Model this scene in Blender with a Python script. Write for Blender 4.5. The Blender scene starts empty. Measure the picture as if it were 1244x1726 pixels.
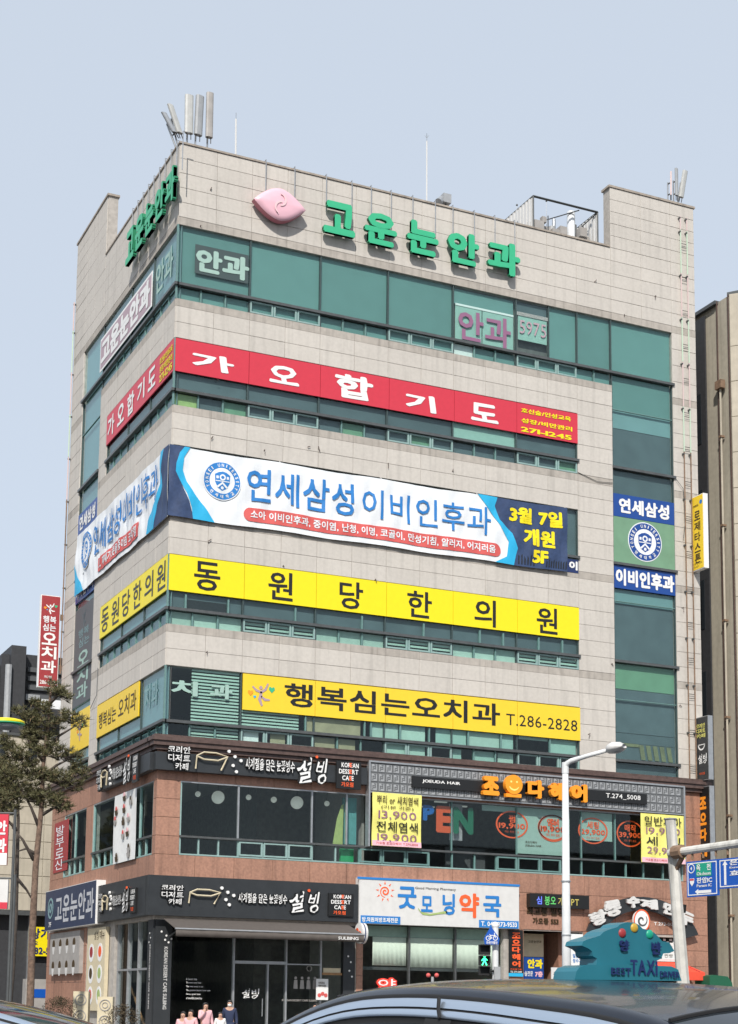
import bpy, bmesh, math, random
from math import sin, cos, pi, radians, hypot, atan2
from mathutils import Vector, Matrix
random.seed(7)
S = bpy.context.scene
COL = S.collection

# ------------------------------------------------------------------ camera
CAM = Vector((-16.271, -51.040, 1.30)); YAW = -0.42083; PITCH = 0.13786; ROLL = 0.013176
FPX, CX, CY, PW, PH = 2691.4, 574.11, 1321.5, 1244.0, 1726.0
_r = Vector((cos(YAW), sin(YAW), 0)); _f = Vector((-sin(YAW), cos(YAW), 0)); _z = Vector((0, 0, 1))
_F = _f * cos(PITCH) + _z * sin(PITCH); _U = -_f * sin(PITCH) + _z * cos(PITCH)
camd = bpy.data.cameras.new('camera'); cam = bpy.data.objects.new('camera', camd); COL.objects.link(cam)
_R2 = _r * cos(ROLL) + _U * sin(ROLL); _U2 = -_r * sin(ROLL) + _U * cos(ROLL)
cam.matrix_world = Matrix(((_R2.x, _U2.x, -_F.x, CAM.x), (_R2.y, _U2.y, -_F.y, CAM.y), (_R2.z, _U2.z, -_F.z, CAM.z), (0, 0, 0, 1)))
camd.sensor_fit = 'HORIZONTAL'; camd.sensor_width = 36; camd.lens = FPX / PW * 36
camd.shift_x = (PW / 2 - CX) / PW; camd.shift_y = (CY - PH / 2) / PW
camd.clip_start = 0.1; camd.clip_end = 6000
S.camera = cam

# ------------------------------------------------------------------ light
SUN = Vector((-0.62, -1.0, 1.02)).normalized()
W = bpy.data.worlds.new('World'); S.world = W; W.use_nodes = True
nt = W.node_tree; bg = nt.nodes['Background']
sky = nt.nodes.new('ShaderNodeTexSky'); sky.sky_type = 'NISHITA'; sky.sun_disc = False
sky.sun_elevation = math.asin(SUN.z); sky.sun_rotation = atan2(SUN.x, SUN.y)
sky.air_density = 1.0; sky.dust_density = 1.0; sky.ozone_density = 1.5
hs = nt.nodes.new('ShaderNodeMix'); hs.data_type = 'RGBA'; hs.inputs[0].default_value = 0.80; hs.inputs[7].default_value = (6.25, 6.95, 7.9, 1)   # bright thin haze over the whole sky
nt.links.new(sky.outputs[0], hs.inputs[6]); nt.links.new(hs.outputs[2], bg.inputs[0])
bg.inputs[1].default_value = 0.104
ld = bpy.data.lights.new('sun', 'SUN'); ld.energy = 4.0; ld.angle = radians(0.9); ld.color = (1.0, 0.955, 0.89)
lo = bpy.data.objects.new('sun', ld); COL.objects.link(lo); lo.rotation_euler = SUN.to_track_quat('Z', 'Y').to_euler(); lo.location = (-30, -40, 60)
S.view_settings.view_transform = 'Standard'; S.view_settings.look = 'None'; S.view_settings.gamma = 1
S.view_settings.exposure = 0.16; S.view_settings.use_curve_mapping = False
S.cycles.max_bounces = 7; S.cycles.transparent_max_bounces = 14; S.cycles.glossy_bounces = 3; S.cycles.diffuse_bounces = 3

# ------------------------------------------------------------------ pixel -> point on a real plane
def ray(u, v):
    X = (u - CX) / FPX; Y = -(v - CY) / FPX
    return _F + _R2 * X + _U2 * Y
def at(u, v, d):
    D = ray(u, v); return CAM + D * (d / hypot(D.x, D.y))
class Frame:
    """a vertical plane: x to the right along it, out towards the viewer, z up"""
    def __init__(s, o, xd, rx=None):
        s.o = Vector(o); s.x = Vector(xd).normalized(); s.out = s.x.cross(_z).normalized()
        s.ang = atan2(s.x.y, s.x.x)
    def p(s, x, out, z): return s.o + s.x * x + s.out * out + _z * z
    def px(s, u, v, out=0):
        D = ray(u, v); t = ((s.o + s.out * out) - CAM).dot(s.out) / D.dot(s.out); q = CAM + D * t - s.o
        return q.dot(s.x), q.z
def ripple(o, fr, amp, zt, zb, xa, xb, lng=.22):
    """bend a flat part laid on a hanging cloth so that it follows the cloth's ripples and sag"""
    bm = bmesh.new(); bm.from_mesh(o.data); off = Vector(o['_o']); bmesh.ops.triangulate(bm, faces=bm.faces)
    for _ in range(7):
        es = [e for e in bm.edges if e.calc_length() > lng * 1.6]
        if not es: break
        bmesh.ops.subdivide_edges(bm, edges=es, cuts=1); bmesh.ops.triangulate(bm, faces=[f for f in bm.faces if len(f.verts) > 3])
    for v in bm.verts:
        w = v.co + off - fr.o; x = w.dot(fr.x); z = w.z; q = (z - zb) / (zt - zb); e = min(1, max(0, 4 * q * (1 - q)) + .35)
        d = amp * e * (.55 * sin(3.1 * x + 1.7 * z) + .35 * sin(7.3 * x - 2.9 * z + 1) + .25 * sin(1.3 * x + 5.0 * z + 2) + .15 * sin(12 * x + 3 * z))
        sg = -.04 * sin((x - xa) / (xb - xa) * pi * 4) ** 2 if xb - xa > 5 else 0
        v.co += fr.out * d + _z * sg
    bm.to_mesh(o.data); bm.free(); o.data.update()
def ripple_all(t, *a):
    for o in [o for o in bpy.data.objects if o.type == 'MESH' and (o.parent == t or (o.parent and o.parent.parent == t))]:
        if o.name.split('.')[0] != 'tie': ripple(o, *a)
R = Frame((0, 0, 0), (1, 0, 0)); L = Frame((0, 0, 0), (0, -1, 0))
GZ = -0.15                                    # road level

# ------------------------------------------------------------------ materials
MATS = {}
def mat(name, col=(.5, .5, .5), rough=.6, metal=0, noise=0, nscale=6, bump=0, bscale=60, dirt=0, rand=0, emit=0, spec=.5, coat=0, sub=None):
    if name in MATS: return MATS[name]
    m = bpy.data.materials.new(name); m.use_nodes = True; n = m.node_tree.nodes; l = m.node_tree.links
    b = n['Principled BSDF']; b.inputs['Base Color'].default_value = (*col, 1); b.inputs['Roughness'].default_value = rough
    b.inputs['Metallic'].default_value = metal; b.inputs['Specular IOR Level'].default_value = spec
    if coat: b.inputs['Coat Weight'].default_value = coat; b.inputs['Coat Roughness'].default_value = .05
    cur = None
    geo = n.new('ShaderNodeNewGeometry')
    def mul(fac_out, lo_, hi_, a=None, b_=None):
        nonlocal cur
        mr = n.new('ShaderNodeMapRange'); mr.inputs['From Min'].default_value = .3 if a is None else a; mr.inputs['From Max'].default_value = .7 if b_ is None else b_
        mr.inputs['To Min'].default_value = lo_; mr.inputs['To Max'].default_value = hi_
        l.new(fac_out, mr.inputs['Value'])
        mx = n.new('ShaderNodeVectorMath'); mx.operation = 'SCALE'
        if cur is None: mx.inputs[0].default_value = col
        else: l.new(cur, mx.inputs[0])
        l.new(mr.outputs[0], mx.inputs['Scale']); cur = mx.outputs[0]
    if noise:
        t = n.new('ShaderNodeTexNoise'); t.inputs['Scale'].default_value = nscale; t.inputs['Detail'].default_value = 6
        l.new(geo.outputs['Position'], t.inputs['Vector']); mul(t.outputs[0], 1 - noise, 1 + noise)
    if dirt:   # rain streaks: noise stretched along z, broken up by a larger noise
        mp = n.new('ShaderNodeMapping'); mp.inputs['Scale'].default_value = (5, 5, .35); l.new(geo.outputs['Position'], mp.inputs['Vector'])
        t = n.new('ShaderNodeTexNoise'); t.inputs['Scale'].default_value = 1; t.inputs['Detail'].default_value = 5
        l.new(mp.outputs[0], t.inputs['Vector']); mul(t.outputs[0], 1, 1 - dirt, .5, .72)
        t = n.new('ShaderNodeTexNoise'); t.inputs['Scale'].default_value = .45; t.inputs['Detail'].default_value = 4
        l.new(geo.outputs['Position'], t.inputs['Vector']); mul(t.outputs[0], 1 - dirt * .4, 1 + dirt * .2)
    if rand:
        oi = n.new('ShaderNodeObjectInfo'); mul(oi.outputs['Random'], 1 - rand, 1 + rand, 0, 1)
    if cur is not None: l.new(cur, b.inputs['Base Color'])
    if bump:
        t = n.new('ShaderNodeTexNoise'); t.inputs['Scale'].default_value = bscale; t.inputs['Detail'].default_value = 3
        l.new(geo.outputs['Position'], t.inputs['Vector']); bp = n.new('ShaderNodeBump'); bp.inputs['Strength'].default_value = bump; bp.inputs['Distance'].default_value = .01
        l.new(t.outputs[0], bp.inputs['Height']); l.new(bp.outputs[0], b.inputs['Normal'])
    if emit: b.inputs['Emission Color'].default_value = (*col, 1); b.inputs['Emission Strength'].default_value = emit
    MATS[name] = m; return m
def glassmat(name, tint, gloss=(.85, .95, .95), ior=1.55, rough=.02, wav=.0, haze=0, hcol=(.1, .2, .2)):
    m = bpy.data.materials.new(name); m.use_nodes = True; n = m.node_tree.nodes; l = m.node_tree.links; n.clear()
    o = n.new('ShaderNodeOutputMaterial'); tr = n.new('ShaderNodeBsdfTransparent'); tr.inputs[0].default_value = (*tint, 1)
    gl = n.new('ShaderNodeBsdfGlossy'); gl.inputs['Color'].default_value = (*gloss, 1); gl.inputs['Roughness'].default_value = rough
    fr = n.new('ShaderNodeFresnel'); fr.inputs['IOR'].default_value = ior
    mx = n.new('ShaderNodeMixShader'); ge = n.new('ShaderNodeNewGeometry'); mm = n.new('ShaderNodeMath'); mm.operation = 'SUBTRACT'; mm.use_clamp = True
    l.new(fr.outputs[0], mm.inputs[0]); l.new(ge.outputs['Backfacing'], mm.inputs[1]); l.new(mm.outputs[0], mx.inputs[0]); l.new(gl.outputs[0], mx.inputs[2])
    if haze:
        df = n.new('ShaderNodeBsdfDiffuse'); df.inputs[0].default_value = (*hcol, 1); m2 = n.new('ShaderNodeMixShader'); m2.inputs[0].default_value = haze
        l.new(tr.outputs[0], m2.inputs[1]); l.new(df.outputs[0], m2.inputs[2]); l.new(m2.outputs[0], mx.inputs[1])
    else: l.new(tr.outputs[0], mx.inputs[1])
    if wav:
        g = n.new('ShaderNodeNewGeometry'); t = n.new('ShaderNodeTexNoise'); t.inputs['Scale'].default_value = .8; l.new(g.outputs['Position'], t.inputs['Vector'])
        bp = n.new('ShaderNodeBump'); bp.inputs['Strength'].default_value = wav; bp.inputs['Distance'].default_value = .02
        l.new(t.outputs[0], bp.inputs['Height']); l.new(bp.outputs[0], gl.inputs['Normal'])
    l.new(mx.outputs[0], o.inputs[0]); MATS[name] = m; return m
M = lambda k: MATS[k]
mat('stone', (.545, .505, .455), .75, noise=.05, nscale=9, bump=.2, bscale=120, dirt=.13, rand=.03)
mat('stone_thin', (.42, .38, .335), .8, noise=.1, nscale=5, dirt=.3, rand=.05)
mat('grout', (.39, .36, .325), .9, noise=.15)
mat('coping', (.36, .31, .26), .8, noise=.15, dirt=.3)
mat('granite', (.36, .19, .13), .55, noise=.16, nscale=14, bump=.1, dirt=.28, rand=.06)
mat('cornice', (.105, .066, .056), .5, noise=.2, nscale=8, dirt=.3)
mat('frame_green', (.13, .235, .22), .45, noise=.08)
mat('frame_dark', (.05, .075, .075), .45)
mat('sash', (.26, .38, .36), .45, noise=.08)
mat('rail', (.10, .105, .105), .4, metal=.3, noise=.15)
mat('steel', (.42, .43, .44), .4, metal=.6, noise=.1)
mat('film_teal', (.135, .255, .24), .5, noise=.05, nscale=1.2, rand=.11)
mat('film_left', (.19, .31, .32), .5, noise=.05, nscale=1.2, rand=.11)
mat('film_slate', (.09, .12, .132), .5, noise=.12, nscale=1.5, rand=.1)
mat('film_green', (.16, .30, .19), .5, noise=.08, nscale=2)
mat('film_pale', (.33, .48, .42), .5, noise=.05)
mat('film_lime', (.35, .45, .16), .5, noise=.1)
mat('blind', (.40, .52, .45), .6, noise=.06, rand=.12)
mat('blind_olive', (.17, .17, .09), .7, noise=.2)
mat('letter_blue', (.01, .12, .40), .4)
mat('letter_orange', (.62, .10, .03), .4)
mat('letter_dkgreen', (.01, .13, .07), .4)
mat('navy_dull', (.03, .042, .085), .45, noise=.1)
mat('print_grey', (.48, .49, .52), .5, noise=.08)
mat('blind_tan', (.36, .30, .19), .7, noise=.12, nscale=3)
mat('blind_cream', (.80, .84, .72), .7, noise=.05)
mat('inside', (.34, .33, .31), .9, noise=.1)
mat('inside_dark', (.13, .125, .12), .9, noise=.2)
mat('white', (.80, .79, .77), .45)
mat('white_matte', (.74, .74, .72), .6, noise=.05)
mat('offwhite', (.64, .63, .61), .5, noise=.04, dirt=.06)
mat('red', (.60, .035, .06), .4, noise=.03)
mat('dull_red', (.32, .035, .04), .45, noise=.06)
mat('yellow', (.86, .70, .005), .4, noise=.02)
mat('yellow_deep', (.84, .58, .03), .4, noise=.02)
mat('yellow_soft', (.80, .75, .20), .6, noise=.05)
mat('black', (.012, .012, .012), .4)
mat('brown_ink', (.06, .035, .01), .5)
mat('charcoal', (.030, .033, .036), .38, noise=.12, nscale=3)
mat('navy', (.015, .03, .115), .4, noise=.05)
mat('navy_banner', (.03, .055, .13), .6, noise=.15)
mat('blue_sign', (.01, .06, .27), .35)
mat('blue_text', (.02, .19, .52), .5)
mat('cyan', (.02, .40, .68), .5)
mat('banner_white', (.76, .78, .80), .6, noise=.03)
mat('banner_red', (.62, .10, .09), .55, noise=.03)
mat('letter_green', (.04, .44, .22), .4, noise=.04)
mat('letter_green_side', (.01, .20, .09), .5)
mat('pink', (.80, .47, .54), .35, noise=.05, nscale=2)
mat('pink_rim', (.50, .16, .21), .4)
mat('pink_pale', (.80, .54, .56), .35)
mat('mauve', (.42, .30, .34), .5)
mat('purple', (.27, .12, .21), .5)
mat('orange', (.95, .33, .02), .4)
mat('orange_red', (.85, .12, .03), .4)
mat('poster_cream', (.60, .52, .36), .6, noise=.06)
mat('poster_grey', (.35, .33, .31), .5, noise=.1, nscale=4)
mat('awning_brown', (.10, .085, .075), .8, noise=.1)
mat('awning_red', (.75, .08, .04), .6, noise=.06)
mat('road', (.05, .05, .052), .85, noise=.2, nscale=12)
mat('pave', (.24, .22, .20), .85, noise=.15)
mat('paint_white', (.72, .73, .73), .45, noise=.05, dirt=.12)
mat('rusty_white', (.62, .60, .55), .5, noise=.1, dirt=.45)
mat('rust', (.22, .14, .09), .8, noise=.3)
mat('bark', (.16, .105, .075), .9, noise=.4, nscale=14, bump=.6, bscale=40)
mat('bark_dark', (.07, .055, .045), .9, noise=.3, nscale=10)
mat('skin', (.52, .31, .22), .55)
mat('hair', (.012, .010, .009), .5)
mat('beige_nb', (.47, .42, .335), .8, noise=.08, nscale=3, dirt=.15, rand=.04)
mat('beige_side', (.43, .39, .31), .85, noise=.07, dirt=.2, rand=.03)
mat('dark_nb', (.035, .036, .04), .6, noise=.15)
mat('car_dark', (.012, .016, .026), .25, metal=.2, coat=.35)
mat('car_blue', (.045, .09, .17), .25, metal=.4, coat=.6)
mat('car_trim', (.50, .58, .68), .28, metal=.75)
mat('rubber', (.012, .012, .013), .8)
mat('car_glass', (.02, .025, .03), .06, spec=.6)
mat('antenna_grey', (.46, .46, .44), .5, noise=.08)
mat('car_side_glass', (.008, .010, .013), .12, spec=.12)
mat('awning_green', (.01, .10, .05), .6)
mat('taxi_teal', (.02, .15, .20), .35, noise=.1)
mat('led_green', (.05, .9, .35), .4, emit=3)
mat('led_dim', (.10, .45, .12), .5, emit=.35)
mat('led_yellow', (.50, .42, .10), .5, emit=.25)
mat('led_blue', (.12, .18, .75), .5, emit=.5)
mat('lamp_glow', (.75, .80, .74), .5, emit=.25)
mat('neon_red', (.85, .06, .04), .4, emit=.35)
mat('green_panel', (.02, .33, .12), .5)
mat('teal_curtain', (.09, .30, .30), .7, noise=.1)
mat('tube_pink', (.62, .48, .46), .35)
mat('tube_green', (.50, .62, .48), .35)
mat('wood', (.35, .19, .08), .6, noise=.2)
mat('road_blue', (.005, .085, .42), .4)
mat('road_green', (.01, .32, .20), .4)
mat('shrub', (.075, .055, .03), .9, noise=.4)
mat('needle', (.11, .105, .045), .7, noise=.3, nscale=3)
mat('needle_brown', (.18, .13, .065), .8, noise=.3, nscale=3)
mat('light_pink_cloth', (.72, .42, .44), .8)
mat('navy_cloth', (.02, .03, .07), .85)
mat('tile_grey', (.33, .34, .35), .5, noise=.1)
mat('panel_dark', (.09, .095, .10), .5)
glassmat('glass', (.90, .965, .955), wav=0)
glassmat('glass_left', (.88, .955, .955), ior=1.6, wav=0)
glassmat('glass_shop', (.90, .93, .925), ior=1.5, wav=0)

# ------------------------------------------------------------------ mesh builder
class MB:
    def __init__(s): s.v = []; s.f = []; s.m = []; s.mi = 0
    def add(s, vs, fs):
        k = len(s.v); s.v += [tuple(v) for v in vs]; s.f += [tuple(i + k for i in f) for f in fs]; s.m += [s.mi] * len(fs); return s
    def hexa(s, P):   # 8 points: bottom 4 ccw, top 4
        return s.add(P, [(0, 3, 2, 1), (4, 5, 6, 7), (0, 1, 5, 4), (1, 2, 6, 5), (2, 3, 7, 6), (3, 0, 4, 7)])
    def box(s, fr, x0, x1, o0, o1, z0, z1):
        return s.hexa([fr.p(x0, o1, z0), fr.p(x1, o1, z0), fr.p(x1, o0, z0), fr.p(x0, o0, z0), fr.p(x0, o1, z1), fr.p(x1, o1, z1), fr.p(x1, o0, z1), fr.p(x0, o0, z1)])
    def abox(s, a, b):
        (x0, y0, z0), (x1, y1, z1) = a, b
        return s.hexa([(x0, y0, z0), (x1, y0, z0), (x1, y1, z0), (x0, y1, z0), (x0, y0, z1), (x1, y0, z1), (x1, y1, z1), (x0, y1, z1)])
    def tube(s, pts, r, n=8, r1=None, cap=True):
        pts = [Vector(p) for p in pts]; N = len(pts); rings = []
        for i, p in enumerate(pts):
            d = (pts[min(i + 1, N - 1)] - pts[max(i - 1, 0)]).normalized()
            a = d.cross(_z) if abs(d.z) < .95 else d.cross(Vector((0, 1, 0)))
            a.normalize(); b = d.cross(a)
            if isinstance(r, (list, tuple)): rr = r[i]
            else: rr = r if r1 is None else r + (r1 - r) * i / (N - 1)
            rings.append([p + (a * cos(2 * pi * k / n) + b * sin(2 * pi * k / n)) * rr for k in range(n)])
        vs = [q for g in rings for q in g]; fs = []
        for i in range(N - 1):
            for k in range(n): fs.append((i * n + k, i * n + (k + 1) % n, (i + 1) * n + (k + 1) % n, (i + 1) * n + k))
        if cap: fs += [tuple(range(n - 1, -1, -1)), tuple((N - 1) * n + k for k in range(n))]
        return s.add(vs, fs)
    def prism(s, fr, poly, o0, o1):   # polygon (x,z) ccw seen from outside, extruded from o0 (back) to o1 (front)
        if sum(poly[i][0] * poly[(i + 1) % len(poly)][1] - poly[(i + 1) % len(poly)][0] * poly[i][1] for i in range(len(poly))) < 0: poly = poly[::-1]
        n = len(poly); vs = [fr.p(x, o1, z) for x, z in poly] + [fr.p(x, o0, z) for x, z in poly]
        return s.add(vs, [tuple(range(n)), tuple(range(2 * n - 1, n - 1, -1))] + [(i + n, (i + 1) % n + n, (i + 1) % n, i) for i in range(n)])
    def ring(s, fr, cx, cz, ra, rb, o0, o1, n=40, sx=1):
        vs = []; fs = []
        for i in range(n):
            a = 2 * pi * i / n; c, d = cos(a) * sx, sin(a)
            vs += [fr.p(cx + c * ra, o1, cz + d * ra), fr.p(cx + c * rb, o1, cz + d * rb), fr.p(cx + c * ra, o0, cz + d * ra), fr.p(cx + c * rb, o0, cz + d * rb)]
        for i in range(n):
            a, b = 4 * i, 4 * ((i + 1) % n)
            fs += [(a, a + 1, b + 1, b), (a + 1, a + 3, b + 3, b + 1), (a + 2, a, b, b + 2)]
        return s.add(vs, fs)
    def disc(s, fr, cx, cz, r, o0, o1, n=32, sx=1):
        return s.prism(fr, [(cx + cos(2 * pi * i / n) * r * sx, cz + sin(2 * pi * i / n) * r) for i in range(n)], o0, o1)
    def ball(s, c, r, n=12, m=8, sc=(1, 1, 1)):
        c = Vector(c); vs = [c + Vector((0, 0, r * sc[2]))]; fs = []
        for j in range(1, m):
            t = pi * j / m
            for i in range(n): a = 2 * pi * i / n; vs.append(c + Vector((sin(t) * cos(a) * r * sc[0], sin(t) * sin(a) * r * sc[1], cos(t) * r * sc[2])))
        vs.append(c - Vector((0, 0, r * sc[2])))
        for i in range(n):
            fs.append((0, 1 + i, 1 + (i + 1) % n)); e = 1 + (m - 2) * n
            fs.append((len(vs) - 1, e + (i + 1) % n, e + i))
            for j in range(m - 2): a = 1 + j * n; fs.append((a + i, a + n + i, a + n + (i + 1) % n, a + (i + 1) % n))
        return s.add(vs, fs)
    def obj(s, name, mats, parent=None, origin=None, smooth=False):
        o_ = Vector(origin) if origin is not None else (parent['_o'] and Vector(parent['_o']) if parent is not None and '_o' in parent else Vector((0, 0, 0)))
        me = bpy.data.meshes.new(name); me.from_pydata([tuple(Vector(v) - o_) for v in s.v], [], s.f)
        for m_ in (mats if isinstance(mats, (list, tuple)) else [mats]): me.materials.append(M(m_) if isinstance(m_, str) else m_)
        if any(s.m): me.polygons.foreach_set('material_index', s.m)
        if smooth: me.polygons.foreach_set('use_smooth', [True] * len(me.polygons))
        me.update()
        o = bpy.data.objects.new(name, me); COL.objects.link(o)
        if parent is not None: o.parent = parent; o['_o'] = tuple(o_)
        else: o.location = o_
        return o
def tag(o, label=None, cat=None, group=None, kind=None):
    if label: o['label'] = label
    if cat: o['category'] = cat
    if group: o['group'] = group
    if kind: o['kind'] = kind
    return o
def thing(name, label, cat, loc, group=None):
    o = bpy.data.objects.new(name, None); COL.objects.link(o); o.location = loc; o.empty_display_size = .3
    o['_o'] = tuple(loc); return tag(o, label, cat, group)
def copy_thing(src, dxyz, label=None):
    c = src.copy(); COL.objects.link(c); c.location = Vector(src.location) + Vector(dxyz)
    if label: c['label'] = label
    def rec(a, b):
        for ch in [q for q in ALLCH.get(a.name, [])]:
            d = ch.copy(); COL.objects.link(d); d.parent = b; rec(ch, d)
    rec(src, c); return c
ALLCH = {}

# text ------------------------------------------------------------
TOB = bpy.data.objects.new('type', bpy.data.curves.new('type', 'FONT'))      # never linked: only used to typeset
CHARS = sorted(set('고운눈안과5975가오합기도호신술/인성교육장비만관리271-1245YONSEI UNIVERSITY연세대학교삼성이비인후과소아 중이염난청명코골이만성기침알러지어지러움,3월일개원5F재채콧물막힘동원당한의원행복심는오치과T.286-2828로제타스톤rosetta건국원격교육0코리안디저트카페설빙가요점조으다헤어의원사계절을담은눈꽃빙수KOREANDESSERTCAFEJOEUDA HAIR_7FPEN펌컷염색세팅매직39,900카드추가없음뿌리orotherwise새치본준()13,체일반파마GoodMorningPharmacy굿모닝약국방처조제전문SULBING최봉빌딩황룡수두찐빵메뉴층TELB2주차장입구얼음정수기발부로산메과떡볶트ASweettreeThmostasyfodveryseatgretdssIsnkcavgflwip:양반TAXIBESTDRIVER옥천판암ICOkcheonPanam④어남효평산내대별동Daeyresanup↑←마을금고상가임282-5분양자거횡단도안과건강식당호텔중구청부동산한약국'))
GL_ = {}
def load_glyphs(res):
    c = TOB.data; ch = [q for q in CHARS if not q.isspace()]; c.body = '\n'.join(ch); c.size = 1; c.resolution_u = res; c.space_line = 3
    me = TOB.to_mesh(); V = [tuple(v.co) for v in me.vertices]; Fc = [tuple(p.vertices) for p in me.polygons]; TOB.to_mesh_clear()
    D = {q: ([], [], {}) for q in ch}
    for f in Fc:
        k = ch[max(0, min(len(ch) - 1, round((-V[f[0]][1] + .3) / 3.0)))]
        vs, fs, mp = D[k]; i0 = ch.index(k) * 3.0; t = []
        for i in f:
            if i not in mp: mp[i] = len(vs); vs.append((V[i][0], V[i][1] + i0))
            t.append(mp[i])
        fs.append(tuple(t))
    GL_[res] = D
_tc = {}
def solid(vs, fs, depth):
    if not depth: return [(x, y, 0) for x, y in vs], fs
    n = len(vs); ed = {}
    for f in fs:
        for i in range(len(f)): a, b = f[i], f[(i + 1) % len(f)]; ed[(a, b)] = 1
    F = list(fs) + [tuple(i + n for i in f[::-1]) for f in fs] + [(b, a, a + n, b + n) for a, b in ed if (b, a) not in ed]
    return [(x, y, .5) for x, y in vs] + [(x, y, -.5) for x, y in vs], F
def glyphs(s, bold=.02, depth=0, res=3):
    """returns layers: each a (verts, faces) copy of the word nudged by the stroke weight"""
    small = res == 1; res = 2
    if res not in GL_: load_glyphs(res)
    k = (s, depth, res)
    if k not in _tc:
        V, Fc = [], []
        for j, line in enumerate(s.split('\n')):
            x = 0
            for ch in line:
                if ch.isspace(): x += .32; continue
                vs, fs, _ = GL_[res].get(ch, ([], [], 0))
                if not vs: continue
                a, b = min(v[0] for v in vs), max(v[0] for v in vs); o = len(V)
                if ord(ch) > 0x1100: off = x; adv = .94
                else: off = x - a + .05; adv = b - a + .09
                V += [(u + off, v - j * 1.15) for u, v in vs]; Fc += [tuple(i + o for i in f) for f in fs]; x += adv
        _tc[k] = solid(V, Fc, depth)
    V, Fc = _tc[k]
    if bold < .006: return [(V, Fc)]
    n = 8 if (bold > .03 and not small) else 4
    return [([(x + bold * cos(2 * pi * (i + .5) / n), y + bold * sin(2 * pi * (i + .5) / n), d) for x, y, d in V], Fc) for i in range(n)]
def text_into(mb, fr, s, x0, x1, z0, z1, o0, o1=None, bold=.02, shear=0, rot=0, warp=0, res=3):
    """s drawn in the rectangle x0..x1, z0..z1 of the plane; o1 gives it depth"""
    Ls_ = glyphs(s, bold, 1 if o1 is not None else 0, res)
    if not Ls_[0][0]: return mb
    Ls_ = [([(x + shear * y, y, d) for x, y, d in V], F) for V, F in Ls_]
    if warp: Ls_ = [([(x + warp * .05 * sin(9 * y + 3 * x), y + warp * .05 * sin(7 * x + 2), d) for x, y, d in V], F) for V, F in Ls_]
    xs = [v[0] for V, _ in Ls_ for v in V]; ys = [v[1] for V, _ in Ls_ for v in V]
    a, b, c, d = min(xs), max(xs), min(ys), max(ys)
    cx, cz = (x0 + x1) / 2, (z0 + z1) / 2
    for li, (V, Fc) in enumerate(Ls_):
        out = []; st = li * .001
        for x, y, e in V:
            X = x0 + (x - a) / (b - a + 1e-9) * (x1 - x0) - cx; Z = z0 + (y - c) / (d - c + 1e-9) * (z1 - z0) - cz
            if rot: X, Z = X * cos(rot) - Z * sin(rot), X * sin(rot) + Z * cos(rot)
            out.append(fr.p(cx + X, (o0 if o1 is None else o0 + (e + .5) * (o1 - o0)) + st, cz + Z))
        mb.add(out, Fc)
    return mb
def pxbox(fr, lt, rb, out):
    x0, z1 = fr.px(*lt, out); x1, z0 = fr.px(*rb, out); return x0, x1, z0, z1
def text(parent, fr, s, box, out, m, depth=None, name='lettering', **k):
    return text_into(MB(), fr, s, *box, out, None if depth is None else out + depth, **k).obj(name, m, parent)

# tiles -----------------------------------------------------------
TM = {}
def tilemesh(w, d, h, m, nm):
    k = (round(w, 3), round(d, 3), round(h, 3), m)
    if k in TM: return TM[k]
    me = bpy.data.meshes.new(nm); b = .008
    vs = [(0, 0, 0), (w, 0, 0), (w, 0, h), (0, 0, h), (0, -d + b, 0), (w, -d + b, 0), (w, -d + b, h), (0, -d + b, h), (b, -d, b), (w - b, -d, b), (w - b, -d, h - b), (b, -d, h - b)]
    fs = [(4, 5, 1, 0), (5, 6, 2, 1), (6, 7, 3, 2), (7, 4, 0, 3), (4, 8, 9, 5), (5, 9, 10, 6), (6, 10, 11, 7), (7, 11, 8, 4), (8, 11, 10, 9)]
    fs = [f[::-1] if i == 8 else f for i, f in enumerate(fs)]
    me.from_pydata(vs, [], fs)
    bm = bmesh.new(); bm.from_mesh(me); bmesh.ops.recalc_face_normals(bm, faces=bm.faces); bm.to_mesh(me); bm.free()
    me.materials.append(M(m)); TM[k] = me; return me
TILES = []
def tile(fr, x0, x1, z0, z1, base, d, m, nm, parent, g=.0045):
    TILES.append((fr, x0 + g, x1 - g, z0 + g, z1 - g, base, d, m, nm, parent))
def flush_tiles(limit):
    global TILES
    by = {}
    for t in TILES: by.setdefault((t[8], t[9].name), []).append(t)
    for (nm, pn), ts in by.items():
        ts.sort(key=lambda t: -(t[2] - t[1]) * (t[4] - t[3]) * (1.0 if t[0] is R else .55))
        rest = {}
        for i, (fr, x0, x1, z0, z1, base, d, m, _, par) in enumerate(ts):
            dd = d + random.uniform(-.003, .003)
            if i < limit:
                o = bpy.data.objects.new(nm, tilemesh(x1 - x0, d, z1 - z0, m, nm)); COL.objects.link(o); o.parent = par
                o.location = fr.p(x0, base + dd - d, z0) - Vector(par['_o']); o.rotation_euler = (random.uniform(-.002, .002), 0, fr.ang + random.uniform(-.0015, .0015))
            else: rest.setdefault(m, []).append((fr, x0, x1, base, dd, z0, z1))
        for m, lst in rest.items():
            b = MB()
            for fr, x0, x1, base, dd, z0, z1 in lst: b.box(fr, x0, x1, base, base + dd, z0, z1)
            tag(b.obj(nm, m, ts[0][9]), kind='stuff')
    TILES = []

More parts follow.
